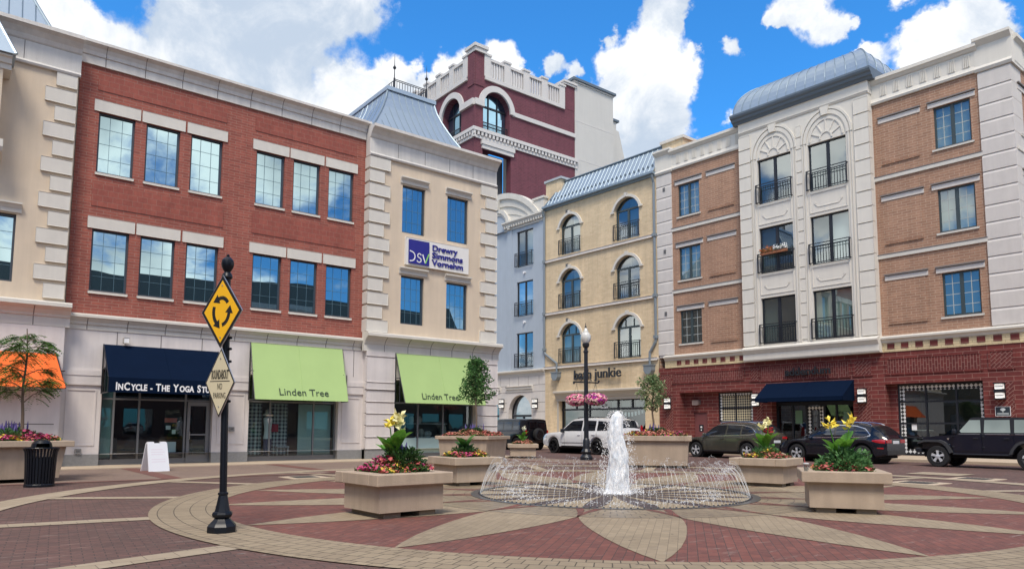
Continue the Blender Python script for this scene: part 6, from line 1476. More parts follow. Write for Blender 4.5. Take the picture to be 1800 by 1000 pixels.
# ------------------------------------------------------------------ litter bin, pavement board, drains
bc = (1.72, 18.62); bn = thing('litter_bin', 'black slatted litter bin with a dome lid before the largest planter', 'litter bin', (*bc, 0))
b = MB(); n = 30
for k in range(n):
    a = 2*math.pi*k/n; ca, sa = math.cos(a), math.sin(a); t0 = Vector((-sa, ca, 0)); 
    P = [(.270, .06), (.278, .35), (.288, .62), (.30, .74), (.335, .83)]
    for (r0, z0), (r1, z1) in zip(P[:-1], P[1:]):
        p, q = Vector((bc[0]+ca*r0, bc[1]+sa*r0, z0)), Vector((bc[0]+ca*r1, bc[1]+sa*r1, z1)); w = t0*.019; e = Vector((ca, sa, 0))*.008
        b.add([tuple(v) for v in (p-w-e, p+w-e, q+w-e, q-w-e, p-w+e, p+w+e, q+w+e, q-w+e)], [(0, 1, 2, 3), (4, 5, 6, 7), (0, 1, 5, 4), (1, 2, 6, 5), (2, 3, 7, 6), (3, 0, 4, 7)])
b.build('slatted_body', BLACKGLOSS, bn)
b = MB(); b.lathe([(.245, .03), (.252, .3), (.262, .62), (.26, .63)], (*bc, 0), 24); b.build('liner', mat('liner_black', (.01, .01, .012), .7), bn)
b = MB(); b.lathe([(.29, .0), (.29, .05), (.275, .07), (.1, .07)], (*bc, 0), 24); b.build('bottom_ring', BLACKGLOSS, bn)
b = MB()
for k in range(28): a0, a1 = 2*math.pi*k/28, 2*math.pi*(k+1)/28; b.tube([(bc[0]+.335*math.cos(a0), bc[1]+.335*math.sin(a0), .83), (bc[0]+.335*math.cos(a1), bc[1]+.335*math.sin(a1), .83)], .016, 6, caps=False)
b.build('top_ring', BLACKGLOSS, bn)
b = MB(); n = 28; P = [(.20, .835), (.20, .86), (.185, .93), (.14, .985), (.07, 1.01), (.01, 1.015)]; faced = math.atan2(-bc[1], -bc[0])+.15
for j in range(len(P)-1):
    for k in range(n):
        a0, a1 = faced+2*math.pi*k/n, faced+2*math.pi*(k+1)/n
        if j < 2 and (k < 3 or k >= n-3): continue      # the mouth
        b.quad(*[(bc[0]+r_*math.cos(a), bc[1]+r_*math.sin(a), z) for r_, z, a in ((P[j][0], P[j][1], a0), (P[j][0], P[j][1], a1), (P[j+1][0], P[j+1][1], a1), (P[j+1][0], P[j+1][1], a0))])
b.lathe([(.30, .822), (.30, .832), (.15, .838)], (*bc, 0), 24); b.build('dome_lid', BLACKGLOSS, bn, smooth=30)
sb = thing('sandwich_board', 'white folding sandwich board standing before the yoga studio door', 'pavement sign', (4.98, 23.15, 0))
SBW = mat('white_plastic_board', (.74, .76, .80), .35)
T = rotT((4.98, 23.15, 0), rad(12))
for sg, nm in ((-1, 'front_panel'), (1, 'back_panel')):
    b = MB(lambda x, y, z, sg=sg: T(x, sg*(.26-.24*z/.86), z)); e = .06
    P = [(-.30, .0), (-.27, -.02), (.27, -.02), (.30, .0), (.285, .80), (.25, .86), (.10, .86), (.09, .82), (-.09, .82), (-.10, .86), (-.25, .86), (-.285, .80)]
    b2 = MB(); n = len(P); pts = [T(x, sg*(.26-.23*max(z, 0)/.86)+d, max(z, .004)) for d in (-.018, .018) for x, z in P]
    b2.add(pts, [tuple(range(n))[::-1], tuple(range(n, 2*n))]+[(i, (i+1) % n, n+(i+1) % n, n+i) for i in range(n)]); pn = b2.build(nm, SBW, sb)
    if sg < 0:
        b3 = MB()
        for (zz, m) in ((.62, 1), (.55, 0), (.48, 1), (.34, 0), (.27, 0)): b3.add([T(x, -(.26-.23*z/.86)-.0195, z) for x, z in ((-.20, zz), (.20-.06*m, zz), (.20-.06*m, zz+.025), (-.20, zz+.025))], [(0, 1, 2, 3)])
        b3.build('faint_print', mat('faint_pink_print', (.70, .66, .72), .5), pn)
b = MB(T); b.box(-.07, .07, -.05, .05, .80, .845); b.build('handle_gap', BLACK, sb)
GR = mat('cast_iron_grate', (.035, .034, .034), .6)
for i, (x, y, w, lab) in enumerate(((7.45, 18.05, .5, 'iron drain grate in the paving before the lime awning'), (18.75, 7.65, .55, 'iron drain grate in the street beyond the planter with the cup'), (21.53, 7.35, .55, 'iron drain grate in the street close to the boxy black car'))):
    t = thing('drain_grate', lab, 'drain', (x, y, .01), 'iron drain grates')
    b = MB(); b.box(x-w, x+w, y-w, y+w, .0, .016); b.build('surround', WALKCREAM, t)
    b = MB(); b.box(x-w*.6, x+w*.6, y-w*.6, y+w*.6, .016, .022); b.build('cover', GR, t)
    b = MB()
    for k in range(7): b.box(x-w*.55, x+w*.55, y-w*.55+k*w*.17, y-w*.55+k*w*.17+.05, .022, .027)
    b.build('bars', mat('iron_bar', (.08, .075, .07), .6), t)
sheet('paving_patch', [[(22.4, 8.1), (23.7, 8.1), (23.7, 9.5), (22.4, 9.5)]], .014, TANPALE, uvf=lambda x, y, z: (x, y))

# ------------------------------------------------------------------ fountain
WATER = bpy.data.materials.new('foaming_water'); WATER.use_nodes = True; N = NT(WATER.node_tree); _b = N.n['Principled BSDF']
pos = N.add('ShaderNodeNewGeometry').outputs['Position']
N.put(_b.inputs['Base Color'], N.mix(N.sstep(N.noise(N.vm('MULTIPLY', pos, (1, 1, .5)), 12, 5, .7), .36, .60), (.66, .72, .78), (.95, .96, .97)))
_b.inputs['Roughness'].default_value = .25; _b.inputs['Subsurface Weight'].default_value = .0
tr = N.add('ShaderNodeBsdfTransparent'); mx = N.add('ShaderNodeMixShader'); 
N.put(mx.inputs[0], N.sstep(N.noise(N.vm('MULTIPLY', pos, (1, 1, .35)), 26, 4, .7), .30, .42, .75, 1.)); N.l.new(tr.outputs[0], mx.inputs[1]); N.l.new(_b.outputs[0], mx.inputs[2]); N.l.new(mx.outputs[0], N.n['Material Output'].inputs[0])
STREAM = bpy.data.materials.new('thin_water_stream'); STREAM.use_nodes = True; N = NT(STREAM.node_tree); _b = N.n['Principled BSDF']; _b.inputs['Base Color'].default_value = (.80, .82, .83, 1); _b.inputs['Roughness'].default_value = .3
tr = N.add('ShaderNodeBsdfTransparent'); mx = N.add('ShaderNodeMixShader'); mx.inputs[0].default_value = .23; N.l.new(tr.outputs[0], mx.inputs[1]); N.l.new(_b.outputs[0], mx.inputs[2]); N.l.new(mx.outputs[0], N.n['Material Output'].inputs[0])
JC = (10.66, 10.02); r = random.Random(12)
ft = thing('fountain', 'plaza fountain with a foaming white central jet and a ring of thin arching streams', 'fountain', (*JC, 0))
b = MB(); HJ = 1.64; n = 44; m = 70; P = []
from mathutils import noise as mnoise
for j in range(m+1):
    f = j/m; z = .015+f*HJ
    base = .235*(1-f)**.28*(.90+.10*math.cos(f*3))+.03 if f > .06 else .262+.05*(1-f/.06)**2
    base *= (1 if f < .93 else max(.15, 1-((f-.93)/.07)**2*.9))
    for k in range(n):
        a = 2*math.pi*k/n; v = mnoise.noise(Vector((math.cos(a)*1.6, math.sin(a)*1.6, z*1.8)))*.45+mnoise.noise(Vector((math.cos(a)*5, math.sin(a)*5, z*3.2)))*.40+mnoise.noise(Vector((math.cos(a)*11, math.sin(a)*11, z*9)))*.30
        q = base*.86*(1+.38*v); P.append((JC[0]+q*math.cos(a)+.03*math.sin(z*4), JC[1]+q*math.sin(a)+.02*math.cos(z*5), z))
b.add(P, [(j*n+k, j*n+(k+1) % n, (j+1)*n+(k+1) % n, (j+1)*n+k) for j in range(m) for k in range(n)]+[tuple(m*n+k for k in range(n))]); b.build('central_jet', WATER, ft, smooth=True)
b = MB()
for k in range(2200):
    f = r.random()**1.35; a = r.uniform(0, 6.283); q = (.30*(1-f)**.35+.03)*(.9+.75*abs(r.gauss(0, .38))); z = f*HJ*1.0+.02; s = .003+.005*r.random()
    b.ball((JC[0]+q*math.cos(a), JC[1]+q*math.sin(a), z), (s, s, s*(1+1.6*r.random())), 5, 4)
for k in range(500):
    a = r.uniform(0, 6.283); q = .3+abs(r.gauss(0, .28)); s = .005+.007*r.random(); b.ball((JC[0]+q*math.cos(a), JC[1]+q*math.sin(a), .02+abs(r.gauss(0, .05))), s, 5, 4)
setp(b.build('spray_droplets', WHITE, ft, recalc=False), kind='stuff')
b = MB(); NJ = 150; RJ = 2.62
for k in range(NJ):
    a = 2*math.pi*k/NJ; pk = .58*(1+.10*r.gauss(0, 1)); reach = .62*(1+.12*r.gauss(0, 1)); ca, sa = math.cos(a), math.sin(a); pts = []
    for i in range(15):
        t = i/14; q = RJ-reach*t; z = .02+4*pk*t*(1-t)*(1.02-.04*t); wob = .03*r.gauss(0, 1)*t
        pts.append(Vector((FC[0]+ca*q-sa*wob, FC[1]+sa*q+ca*wob, z)))
    b.tube(pts[:9], [.0050]*5+[.0047, .0043, .004, .0035], 4)
    for i in range(7, 14):
        for _ in range(3):
            o = pts[i].lerp(pts[i+1], r.random())+rv(r)*.028; s = .004+.005*r.random(); b.ball(tuple(o), (s, s, s*1.5), 5, 3)
    for _ in range(5): o = Vector((FC[0]+ca*(RJ-reach)+r.gauss(0, .06), FC[1]+sa*(RJ-reach)+r.gauss(0, .06), .015+abs(r.gauss(0, .03)))); b.ball(tuple(o), .008+.007*r.random(), 5, 3)
setp(b.build('arching_streams', STREAM, ft, recalc=False), kind='stuff')
SPLASH = mat('splash_foam', (.8, .83, .85), .3)
b = MB()
for k in range(420):
    a = r.uniform(0, 6.283); q = abs(r.gauss(2.0, .24)); s = .005+.007*r.random(); b.ball((FC[0]+q*math.cos(a), FC[1]+q*math.sin(a), .02+abs(r.gauss(0, .012))), (s*1.5, s*1.5, s*.6), 5, 3)
setp(b.build('splash', SPLASH, ft, recalc=False), kind='stuff')
b = MB()
for k in range(NJ): a = 2*math.pi*k/NJ; b.ball((FC[0]+RJ*math.cos(a), FC[1]+RJ*math.sin(a), .02), (.02, .02, .012), 6, 3)
setp(b.build('nozzles', GRATE, ft), kind='stuff')
# ------------------------------------------------------------------ cars
def paint(name, col, rough=.22, metal=.3, coat=.8):
    m = mat(name, col, rough, metal, .5, coat=coat); return m
CARGLASS = mirror_glass('tinted_car_glass', (.75, .85, 1.), (.003, .004, .006), .09, wave=.0)
JGLASS = mirror_glass('pale_reflecting_car_glass', (.75, .9, .92), (.008, .012, .012), .24, wave=.0)
TYRE = mat('tyre_rubber', (.014, .014, .015), .85); RIM = mat('bright_alloy', (.62, .63, .65), .35, metal=.25); RIMD = mat('dark_alloy', (.02, .02, .022), .35, metal=.5)
CLAD = mat('black_plastic_trim', (.018, .018, .019), .6); CHROME = mat('bright_trim', (.75, .76, .78), .18, metal=1.); GAP = mat('panel_gap', (.004, .004, .005), .8)
TAIL = mat('red_lamp_glass', (.38, .008, .012), .15, coat=.6); LAMPW = mat('clear_lamp_glass', (.55, .58, .6), .12, coat=.6); PLATE = mat('white_number_plate', (.62, .64, .66), .5); UNDER = mat('underbody_black', (.006, .006, .006), .9)
def interp(P, x):
    if x <= P[0][0]: return P[0][1]
    for (a, p), (c, q) in zip(P[:-1], P[1:]):
        if x <= c: t = (x-a)/(c-a); return p+(q-p)*t
    return P[-1][1]
def smooth_interp(P, x):
    if x <= P[0][0]: return P[0][1]
    n = len(P)
    for i in range(n-1):
        if x <= P[i+1][0]:
            x0, y0 = P[i]; x1, y1 = P[i+1]; h = x1-x0; t = (x-x0)/h
            m0 = (y1-(P[i-1][1] if i else y0))/(x1-(P[i-1][0] if i else x0)); m1 = ((P[i+2][1] if i+2 < n else y1)-y0)/((P[i+2][0] if i+2 < n else x1)-x0)
            return (2*t**3-3*t*t+1)*y0+(t**3-2*t*t+t)*h*m0+(-2*t**3+3*t*t)*y1+(t**3-t*t)*h*m1
    return P[-1][1]
class Car:
    """lofted car body; x forward, y to the car's left, z up; everything on it is found from the same surface"""
    def __init__(s, name, label, loc, head, sc_, L, Wd, wb, rw, belt, roof, bot, pm, tum=.74, group='cars parked along the far street', fo=None, endround=.16, shy=.955):
        s.L, s.W, s.wb, s.rw = L, Wd, wb, rw; s.belt, s.roof, s.bot = belt, roof, bot; s.tum = tum; s.pm = pm; s.er = endround; s.shy = shy
        s.t = thing(name, label, 'car', loc, group)
        s.t.rotation_euler = (0, 0, head); s.t.scale = (sc_, sc_, sc_); s.t['_o'] = (0, 0, 0)
        xf = fo if fo is not None else L/2-.88; s.xw = (xf, xf-wb); s.ra = rw+.065
        xs = {round(-L/2+L*i/44, 4) for i in range(45)}
        for xw in s.xw:
            for k in range(15): xs.add(round(xw+s.ra*math.cos(math.pi*k/14)*.999, 4))
        s.xs = sorted(x for x in xs if -L/2 <= x <= L/2)
    def w(s, x):
        e = max(0, (abs(x)-(s.L/2-.75))/.75); return s.W/2*(1-s.er*e**2.2)
    def sec(s, x):
        w = s.w(x); zs = smooth_interp(s.belt, x); zr = max(interp(s.roof, x), zs+.012); zb = s.bot if abs(x) < s.L/2-.35 else s.bot+.10*((abs(x)-(s.L/2-.35))/.35)
        for xw in s.xw:
            d = abs(x-xw)
            if d < s.ra: zb = max(zb, s.rw+math.sqrt(s.ra**2-d*d)-.0)
        g = min(1., (zr-zs)/.30); yt = w*(s.shy-.03-(s.shy-.03-s.tum)*min(1, (zr-zs)/.55)); zm = zb+(zs-zb)*.5
        return [(0., zb), (w*.90, zb), (w*.985, zb+.05), (w, zm), (w*.992, zs-.10*min(1, (zs-zb)/.4)), (w*s.shy, zs), (w*(s.shy-.03*g), zs+.25*(zr-zs)*g+.004), ((yt+w*(s.shy-.03))/2, zs+(zr-.05*g-zs)*.55), (yt, zr-.055*g), (yt-.09*g-.02, zr-.012*g), (yt*.5, zr+.012), (0., zr+.022)]
    def y(s, x, z):
        P = s.sec(x)[1:10]
        for (a, p), (c, q) in zip(P[:-1], P[1:]):
            if p <= z <= q and q > p: return a+(c-a)*(z-p)/(q-p)
        return P[-1][0] if z > P[-1][1] else P[0][0]
    def body(s):
        b = MB(); R = [s.sec(x) for x in s.xs]; n = len(R[0]); V = []
        for x, P in zip(s.xs, R): V += [(x, y, z) for y, z in P]+[(x, -y, z) for y, z in P[1:-1][::-1]]
        m = 2*n-2; Fc = [(i*m+k, i*m+(k+1) % m, (i+1)*m+(k+1) % m, (i+1)*m+k) for i in range(len(R)-1) for k in range(m)]
        Fc += [tuple(range(m)), tuple((len(R)-1)*m+k for k in range(m))]
        b.add(V, Fc); o = b.build('body', s.pm, s.t, smooth=32); s.b = o; return o
    def patch(s, name, m, poly, sides=(1, -1), off=.006, n=10, parent=None):
        """a piece of side surface; poly = [(x, zlow, zhigh), ...] along the car"""
        for sd_ in sides:
            b = MB(); rows = []; x0, x1 = poly[0][0], poly[-1][0]; lo = [(p[0], p[1]) for p in poly]; hi = [(p[0], p[2]) for p in poly]
            k = max(2, int(abs(x1-x0)/.09)); q = 5
            for i in range(k+1):
                x = x0+(x1-x0)*i/k; a, c = interp(lo, x), interp(hi, x); rows.append([(x, sd_*(s.y(x, a+(c-a)*j/q)+off), a+(c-a)*j/q) for j in range(q+1)])
            b.add([p for r in rows for p in r], [(i*(q+1)+j, i*(q+1)+j+1, (i+1)*(q+1)+j+1, (i+1)*(q+1)+j) for i in range(k) for j in range(q)]); b.build(name, m, parent or s.t, smooth=True)
    def line(s, b, pts, w=.012, off=.004, sides=(1, -1)):
        for sd_ in sides:
            P = []
            for (a, c) in zip(pts[:-1], pts[1:]):
                k = max(1, int(math.hypot(c[0]-a[0], c[1]-a[1])/.08))
                P += [(a[0]+(c[0]-a[0])*i/k, a[1]+(c[1]-a[1])*i/k) for i in range(k)]
            P.append(pts[-1])
            for p, q in zip(P[:-1], P[1:]):
                dx, dz = q[0]-p[0], q[1]-p[1]; l = math.hypot(dx, dz) or 1; nx, nz = -dz/l*w/2, dx/l*w/2
                b.quad(*[(x, sd_*(s.y(x, z)+off), z) for x, z in ((p[0]+nx, p[1]+nz), (q[0]+nx, q[1]+nz), (q[0]-nx, q[1]-nz), (p[0]-nx, p[1]-nz))])
    def screen(s, name, x0, x1, inset=.06, m=None):
        b = MB(); k = 10; rows = []
        for i in range(k+1):
            x = x0+(x1-x0)*i/k; P = s.sec(x)[8:]; ye = P[0][0]-inset; row = []
            for j in range(-6, 7):
                y = ye*j/6; a = abs(y); pr = P[::-1]; z = pr[-1][1]
                for (ya, za), (yb_, zb_) in zip(pr[:-1], pr[1:]):
                    if ya <= a <= yb_: z = za+(zb_-za)*(a-ya)/(yb_-ya)
                row.append((x, y, z+.008))
            rows.append(row)
        b.add([p for r in rows for p in r], [(i*13+j, i*13+j+1, (i+1)*13+j+1, (i+1)*13+j) for i in range(k) for j in range(12)]); b.build(name, m or CARGLASS, s.t, smooth=True)
    def wheels(s, rimm=RIM, spokes=5, rr=.68, double=True, tw=.24):
        for xw in s.xw:
            for sd_ in (1, -1):
                yo = sd_*(s.W/2-.015); R_ = s.rw; c = (xw, 0, R_)
                b = MB(); pr = [(R_*rr, 0), (R_*.93, -.0), (R_*.985, -.02), (R_, -.06), (R_, -tw+.05), (R_*.97, -tw), (R_*.6, -tw)]
                b.lathe([(r_, yo+sd_*h) for r_, h in pr], c, 28, 'y', False); wv = b.build('wheel', TYRE, s.t, smooth=30)
                b = MB(); q = R_*rr; b.lathe([(q*.99, yo-sd_*.004), (q*1.03, yo+sd_*.004), (q*.95, yo-sd_*.012), (q*.93, yo-sd_*.09), (q*.2, yo-sd_*.10)], c, 28, 'y', False); b.build('wheel_barrel', RIMD if rimm is RIM else rimm, wv, smooth=25)
                b = MB(); b.lathe([(q*1.02, yo+sd_*.006), (q*1.02, yo-sd_*.02), (q*.93, yo-sd_*.02), (q*.93, yo+sd_*.004)], c, 28, 'y', False)
                for k in range(spokes):
                    for dd in ((-.13, .13) if double else (0,)):
                        a = 2*math.pi*k/spokes+.3; a2 = a+dd; p = Vector((math.cos(a)*q*.18, 0, math.sin(a)*q*.18)); e = Vector((math.cos(a2)*q*.95, 0, math.sin(a2)*q*.95)); t_ = (e-p).normalized(); n_ = Vector((-t_.z, 0, t_.x)); w0, w1 = (.022, .018) if double else (.045, .062); C_ = Vector((xw, 0, R_))
                        pts = [C_+p+n_*w0, C_+e+n_*w1, C_+e-n_*w1, C_+p-n_*w0]
                        b.add([(v.x, yo-sd_*.008, v.z) for v in pts]+[(v.x, yo-sd_*.04, v.z) for v in pts], [(0, 1, 2, 3), (4, 5, 6, 7), (0, 1, 5, 4), (1, 2, 6, 5), (2, 3, 7, 6), (3, 0, 4, 7)])
                b.lathe([(q*.24, yo-sd_*.04), (q*.24, yo-sd_*.008), (q*.12, yo-sd_*.0), (q*.02, yo-sd_*.0)], c, 16, 'y'); b.build('rim', rimm, wv)
        b = MB()
        for xw in s.xw: b.lathe([(s.ra-.004, -s.W/2+.14), (s.ra-.004, s.W/2-.14)], (xw, 0, s.rw), 24, 'y')
        b.box(-s.L/2+.3, s.L/2-.3, -s.W/2+.16, s.W/2-.16, s.bot-.06, s.bot+.06); b.build('underbody', UNDER, s.t)
    def arches(s, w=.05, m=None):
        for xw in s.xw:
            for sd_ in (1, -1):
                b = MB(); n = 20; P = []
                for i in range(n+1):
                    a = math.pi*i/n
                    for r_ in (s.ra-.01, s.ra+w):
                        x, z = xw+r_*math.cos(a), max(s.bot, s.rw+r_*math.sin(a)); x = max(-s.L/2+.01, min(s.L/2-.01, x)); P.append((x, sd_*(s.y(x, max(z, s.sec(x)[1][1]))+.012), z))
                b.add(P, [(2*i, 2*i+1, 2*i+3, 2*i+2) for i in range(n)]); b.build('wheel_arch', m or CLAD, s.t, smooth=True)
    def handles(s, pts, m, w=.19):
        for sd_ in (1, -1):
            for x, z in pts:
                y = s.y(x, z); b = MB(); b.cbox(x-w/2, x+w/2, *sorted((sd_*(y+.004), sd_*(y+.032))), z-.016, z+.016, .008); b.build('door_handle', m, s.t)
    def mirrors(s, x, z, m, size=(.11, .20, .15)):
        for sd_ in (1, -1):
            y = s.y(x, z-.08); b = MB(); b.cbox(x-size[0]/2, x+size[0]/2, *sorted((sd_*(y+.04), sd_*(y+.04+size[1]))), z-size[2]/2, z+size[2]/2, .03); b.tube([(x+.02, sd_*(y-.03), z-.07), (x, sd_*(y+.08), z-.03)], .022, 6); b.build('wing_mirror', m, s.t, smooth=35)
    def endbox(s, name, m, front, y0, y1, z0, z1, d=.02, off=.0, both=True):
        xe = s.L/2 if front else -s.L/2; sg = 1 if front else -1
        for sd_ in ((1, -1) if both else (1,)):
            b = MB(); ys = sorted((sd_*y0, sd_*y1)); b.cbox(*sorted((xe+sg*(off-.05), xe+sg*(off+d))), ys[0], ys[1], z0, z1, .01); b.build(name, m, s.t)
    def rails(s, x0, x1, m, y=None):
        for sd_ in (1, -1):
            P = []
            for i in range(13): x = x0+(x1-x0)*i/12; q = s.sec(x)[9]; P.append((x, sd_*(q[0]-.02), q[1]+.012+.045*math.sin(math.pi*min(1, max(0, (i+.4)/2, ) if i < 2 else 1)/2)*(1 if 0 < i < 12 else .2)))
            b = MB(); b.tube(P, .02, 6); b.build('roof_rail', m, s.t, smooth=True)
def aim(v): return math.pi/2+v
def place(car, x_near, yc):  car.t.location = (x_near+car.W/2*car.t.scale[0], yc, 0)
# grey-green crossover
OLIVE = paint('grey_green_metallic', (.085, .085, .068), .26, .55)
c = Car('parked_car', 'grey-green crossover car with pale window trim, first behind the fountain', (28, 19.7, 0), aim(0), .95, 4.72, 1.90, 2.86, .365,
        [(-2.36, .98), (-2.0, 1.06), (-1.0, 1.04), (.4, 1.0), (1.1, .985), (1.6, .95), (2.1, .86), (2.36, .70)],
        [(-2.36, 1.0), (-2.30, 1.10), (-2.05, 1.42), (-1.78, 1.60), (-1.2, 1.655), (-.3, 1.67), (.25, 1.63), (.62, 1.46), (1.15, 1.03), (1.22, .99), (2.36, .70)], .27, OLIVE)
c.body(); c.arches(.055); c.wheels(RIM, 5); BM = c
c.patch('side_window', CARGLASS, [(-1.02, 1.10, 1.52), (-.30, 1.09, 1.555)]); c.patch('side_window', CARGLASS, [(-.22, 1.09, 1.555), (.30, 1.07, 1.53), (.55, 1.06, 1.42), (1.02, 1.05, 1.09)]); c.patch('quarter_window', CARGLASS, [(-1.72, 1.20, 1.24), (-1.58, 1.14, 1.40), (-1.10, 1.11, 1.515)])
c.screen('windscreen', .38, 1.10); c.screen('rear_window', -2.22, -1.86)
b = MB(); c.line(b, [(-1.86, 1.17), (-1.60, 1.115), (-.3, 1.06), (1.06, 1.03)], .022); c.line(b, [(-1.86, 1.2), (-1.55, 1.45), (-1.1, 1.545), (-.3, 1.58), (.3, 1.555), (.6, 1.42), (1.06, 1.05)], .022); b.build('window_trim', CHROME, c.t)
b = MB(); c.line(b, [(-.26, 1.05), (-.28, .42), (-.2, .36)]); c.line(b, [(.86, 1.0), (.80, .60), (.78, .36)]); c.line(b, [(-1.14, 1.06), (-1.2, .95), (-1.02, .62), (-1.0, .42)]); c.line(b, [(1.6, .93), (1.5, .60)], .018); b.build('door_gaps', GAP, c.t)
c.handles([(-.06-.0, .93), (-1.0, .95)], OLIVE); c.mirrors(.88, 1.10, OLIVE); c.patch('side_skirt', CLAD, [(-.95, .28, .37), (1.0, .28, .37)])
c.patch('tail_lamp', TAIL, [(-2.30, .93, 1.02), (-2.12, .92, 1.035), (-1.92, .95, .985)], off=.012); c.endbox('tail_lamp', TAIL, False, .42, .80, .92, 1.03, .012); c.endbox('rear_trim', CLAD, False, .0, .8, .36, .60, .02); c.endbox('number_plate', PLATE, False, -.26, .26, .74, .86, .012, both=False); c.endbox('headlamp', LAMPW, True, .45, .78, .62, .74, -.03)
c.rails(-1.7, .25, CHROME)
place(c, 27.35, 19.4); c.t.rotation_euler.z = aim(rad(-1))
# black crossover
INK = paint('ink_black_metallic', (.004, .006, .012), .16, .0, .5)
c = Car('parked_car', 'glossy black crossover car with silver roof rails, behind the planter with the cup', (28, 14.5, 0), aim(0), .95, 4.63, 1.90, 2.81, .365,
        [(-2.31, .96), (-1.95, 1.03), (-1.0, 1.02), (.4, .985), (1.1, .97), (1.6, .93), (2.05, .84), (2.31, .68)],
        [(-2.31, .98), (-2.26, 1.06), (-2.05, 1.32), (-1.75, 1.53), (-1.2, 1.61), (-.3, 1.64), (.2, 1.60), (.55, 1.45), (1.10, 1.02), (1.18, .975), (2.31, .68)], .27, INK)
c.body(); c.arches(.03, INK); c.wheels(RIM, 5)
c.patch('side_window', CARGLASS, [(-1.02, 1.08, 1.49), (-.30, 1.07, 1.535)]); c.patch('side_window', CARGLASS, [(-.22, 1.07, 1.535), (.28, 1.055, 1.51), (.5, 1.05, 1.40), (.98, 1.04, 1.075)]); c.patch('quarter_window', CARGLASS, [(-1.62, 1.16, 1.20), (-1.5, 1.11, 1.36), (-1.10, 1.09, 1.485)])
c.screen('windscreen', .32, 1.06); c.screen('rear_window', -2.2, -1.82)
b = MB(); c.line(b, [(-1.72, 1.13), (-1.5, 1.075), (-.3, 1.045), (1.02, 1.02)], .026); c.line(b, [(-1.72, 1.15), (-1.48, 1.40), (-1.1, 1.515), (-.3, 1.56), (.26, 1.535), (.55, 1.40), (1.02, 1.035)], .026); b.build('window_trim', CHROME, c.t)
b = MB(); c.line(b, [(-.26, 1.03), (-.28, .42), (-.2, .36)]); c.line(b, [(.84, .98), (.80, .60), (.78, .36)]); c.line(b, [(-1.12, 1.04), (-1.18, .93), (-1.02, .62), (-1.0, .42)]); b.build('door_gaps', GAP, c.t)
c.handles([(-.06, .90), (-1.0, .92)], INK); c.mirrors(.84, 1.07, INK); c.patch('side_skirt', CLAD, [(-.95, .28, .36), (1.0, .28, .36)])
c.patch('tail_lamp', TAIL, [(-2.26, .82, .97), (-2.05, .83, .98), (-1.80, .90, .95)], off=.012); c.endbox('tail_lamp', TAIL, False, .40, .80, .83, .97, .012); c.patch('rear_reflector', TAIL, [(-2.2, .60, .66), (-1.98, .62, .655)], off=.010); c.endbox('number_plate', PLATE, False, -.26, .26, .80, .92, .014, both=False); c.endbox('rear_trim', CLAD, False, .0, .78, .36, .56, .02); c.endbox('headlamp', LAMPW, True, .45, .78, .60, .72, -.03)
c.rails(-1.65, .2, CHROME)
place(c, 27.5, 14.52)
# long white SUV
PEARL = paint('white_pearl_paint', (.72, .73, .74), .25, .0)
c = Car('parked_car', 'long white sport utility car with black wheels behind the lamp post', (27, 26.5, 0), aim(0), .97, 5.5, 2.05, 3.15, .40,
        [(-2.75, 1.06), (-2.3, 1.13), (-1, 1.14), (.6, 1.13), (1.3, 1.13), (2.0, 1.10), (2.55, 1.02), (2.75, .86)],
        [(-2.75, 1.1), (-2.68, 1.3), (-2.5, 1.74), (-2.2, 1.83), (-1, 1.88), (.1, 1.88), (.55, 1.83), (.80, 1.68), (1.42, 1.17), (1.5, 1.13), (2.75, .86)], .34, PEARL, tum=.80, endround=.10)
c.body(); c.arches(.03, PEARL); c.wheels(RIMD, 6, rr=.72)
c.patch('side_window', CARGLASS, [(-1.20, 1.22, 1.73), (-.34, 1.21, 1.76)]); c.patch('side_window', CARGLASS, [(-.24, 1.21, 1.76), (.50, 1.21, 1.73), (.74, 1.20, 1.60), (1.20, 1.20, 1.26)]); c.patch('quarter_window', CARGLASS, [(-2.46, 1.24, 1.66), (-1.32, 1.22, 1.73)])
c.screen('windscreen', .62, 1.38); c.screen('rear_window', -2.66, -2.48)
b = MB(); c.line(b, [(-.29, 1.15), (-.32, .50), (-.2, .42)]); c.line(b, [(1.02, 1.13), (1.0, .60), (.98, .42)]); c.line(b, [(-1.28, 1.15), (-1.34, 1.0), (-1.1, .62), (-1.08, .45)]); c.line(b, [(-2.5, .62), (2.4, .60)], .01); b.build('door_gaps', GAP, c.t)
b = MB(); c.line(b, [(-1.0, .58), (1.2, .56)], .03); b.build('side_trim', CHROME, c.t)
c.handles([(-.08, 1.0), (-1.1, 1.02)], PEARL, .22); c.mirrors(1.02, 1.22, BLACK, (.13, .24, .2)); c.patch('side_step', CLAD, [(-1.2, .32, .43), (1.25, .32, .43)])
c.patch('headlamp', LAMPW, [(2.35, .86, 1.0), (2.68, .84, .94)], off=.01); c.endbox('grille', CLAD, True, 0, .72, .55, .92, .01); c.endbox('tail_lamp', TAIL, False, .80, .93, .9, 1.5, .01); c.patch('tail_lamp', TAIL, [(-2.70, .9, 1.4), (-2.58, .9, 1.5)], off=.012)
c.rails(-2.2, .3, CLAD)
place(c, 25.35, 26.6); c.t.rotation_euler.z = aim(rad(2))
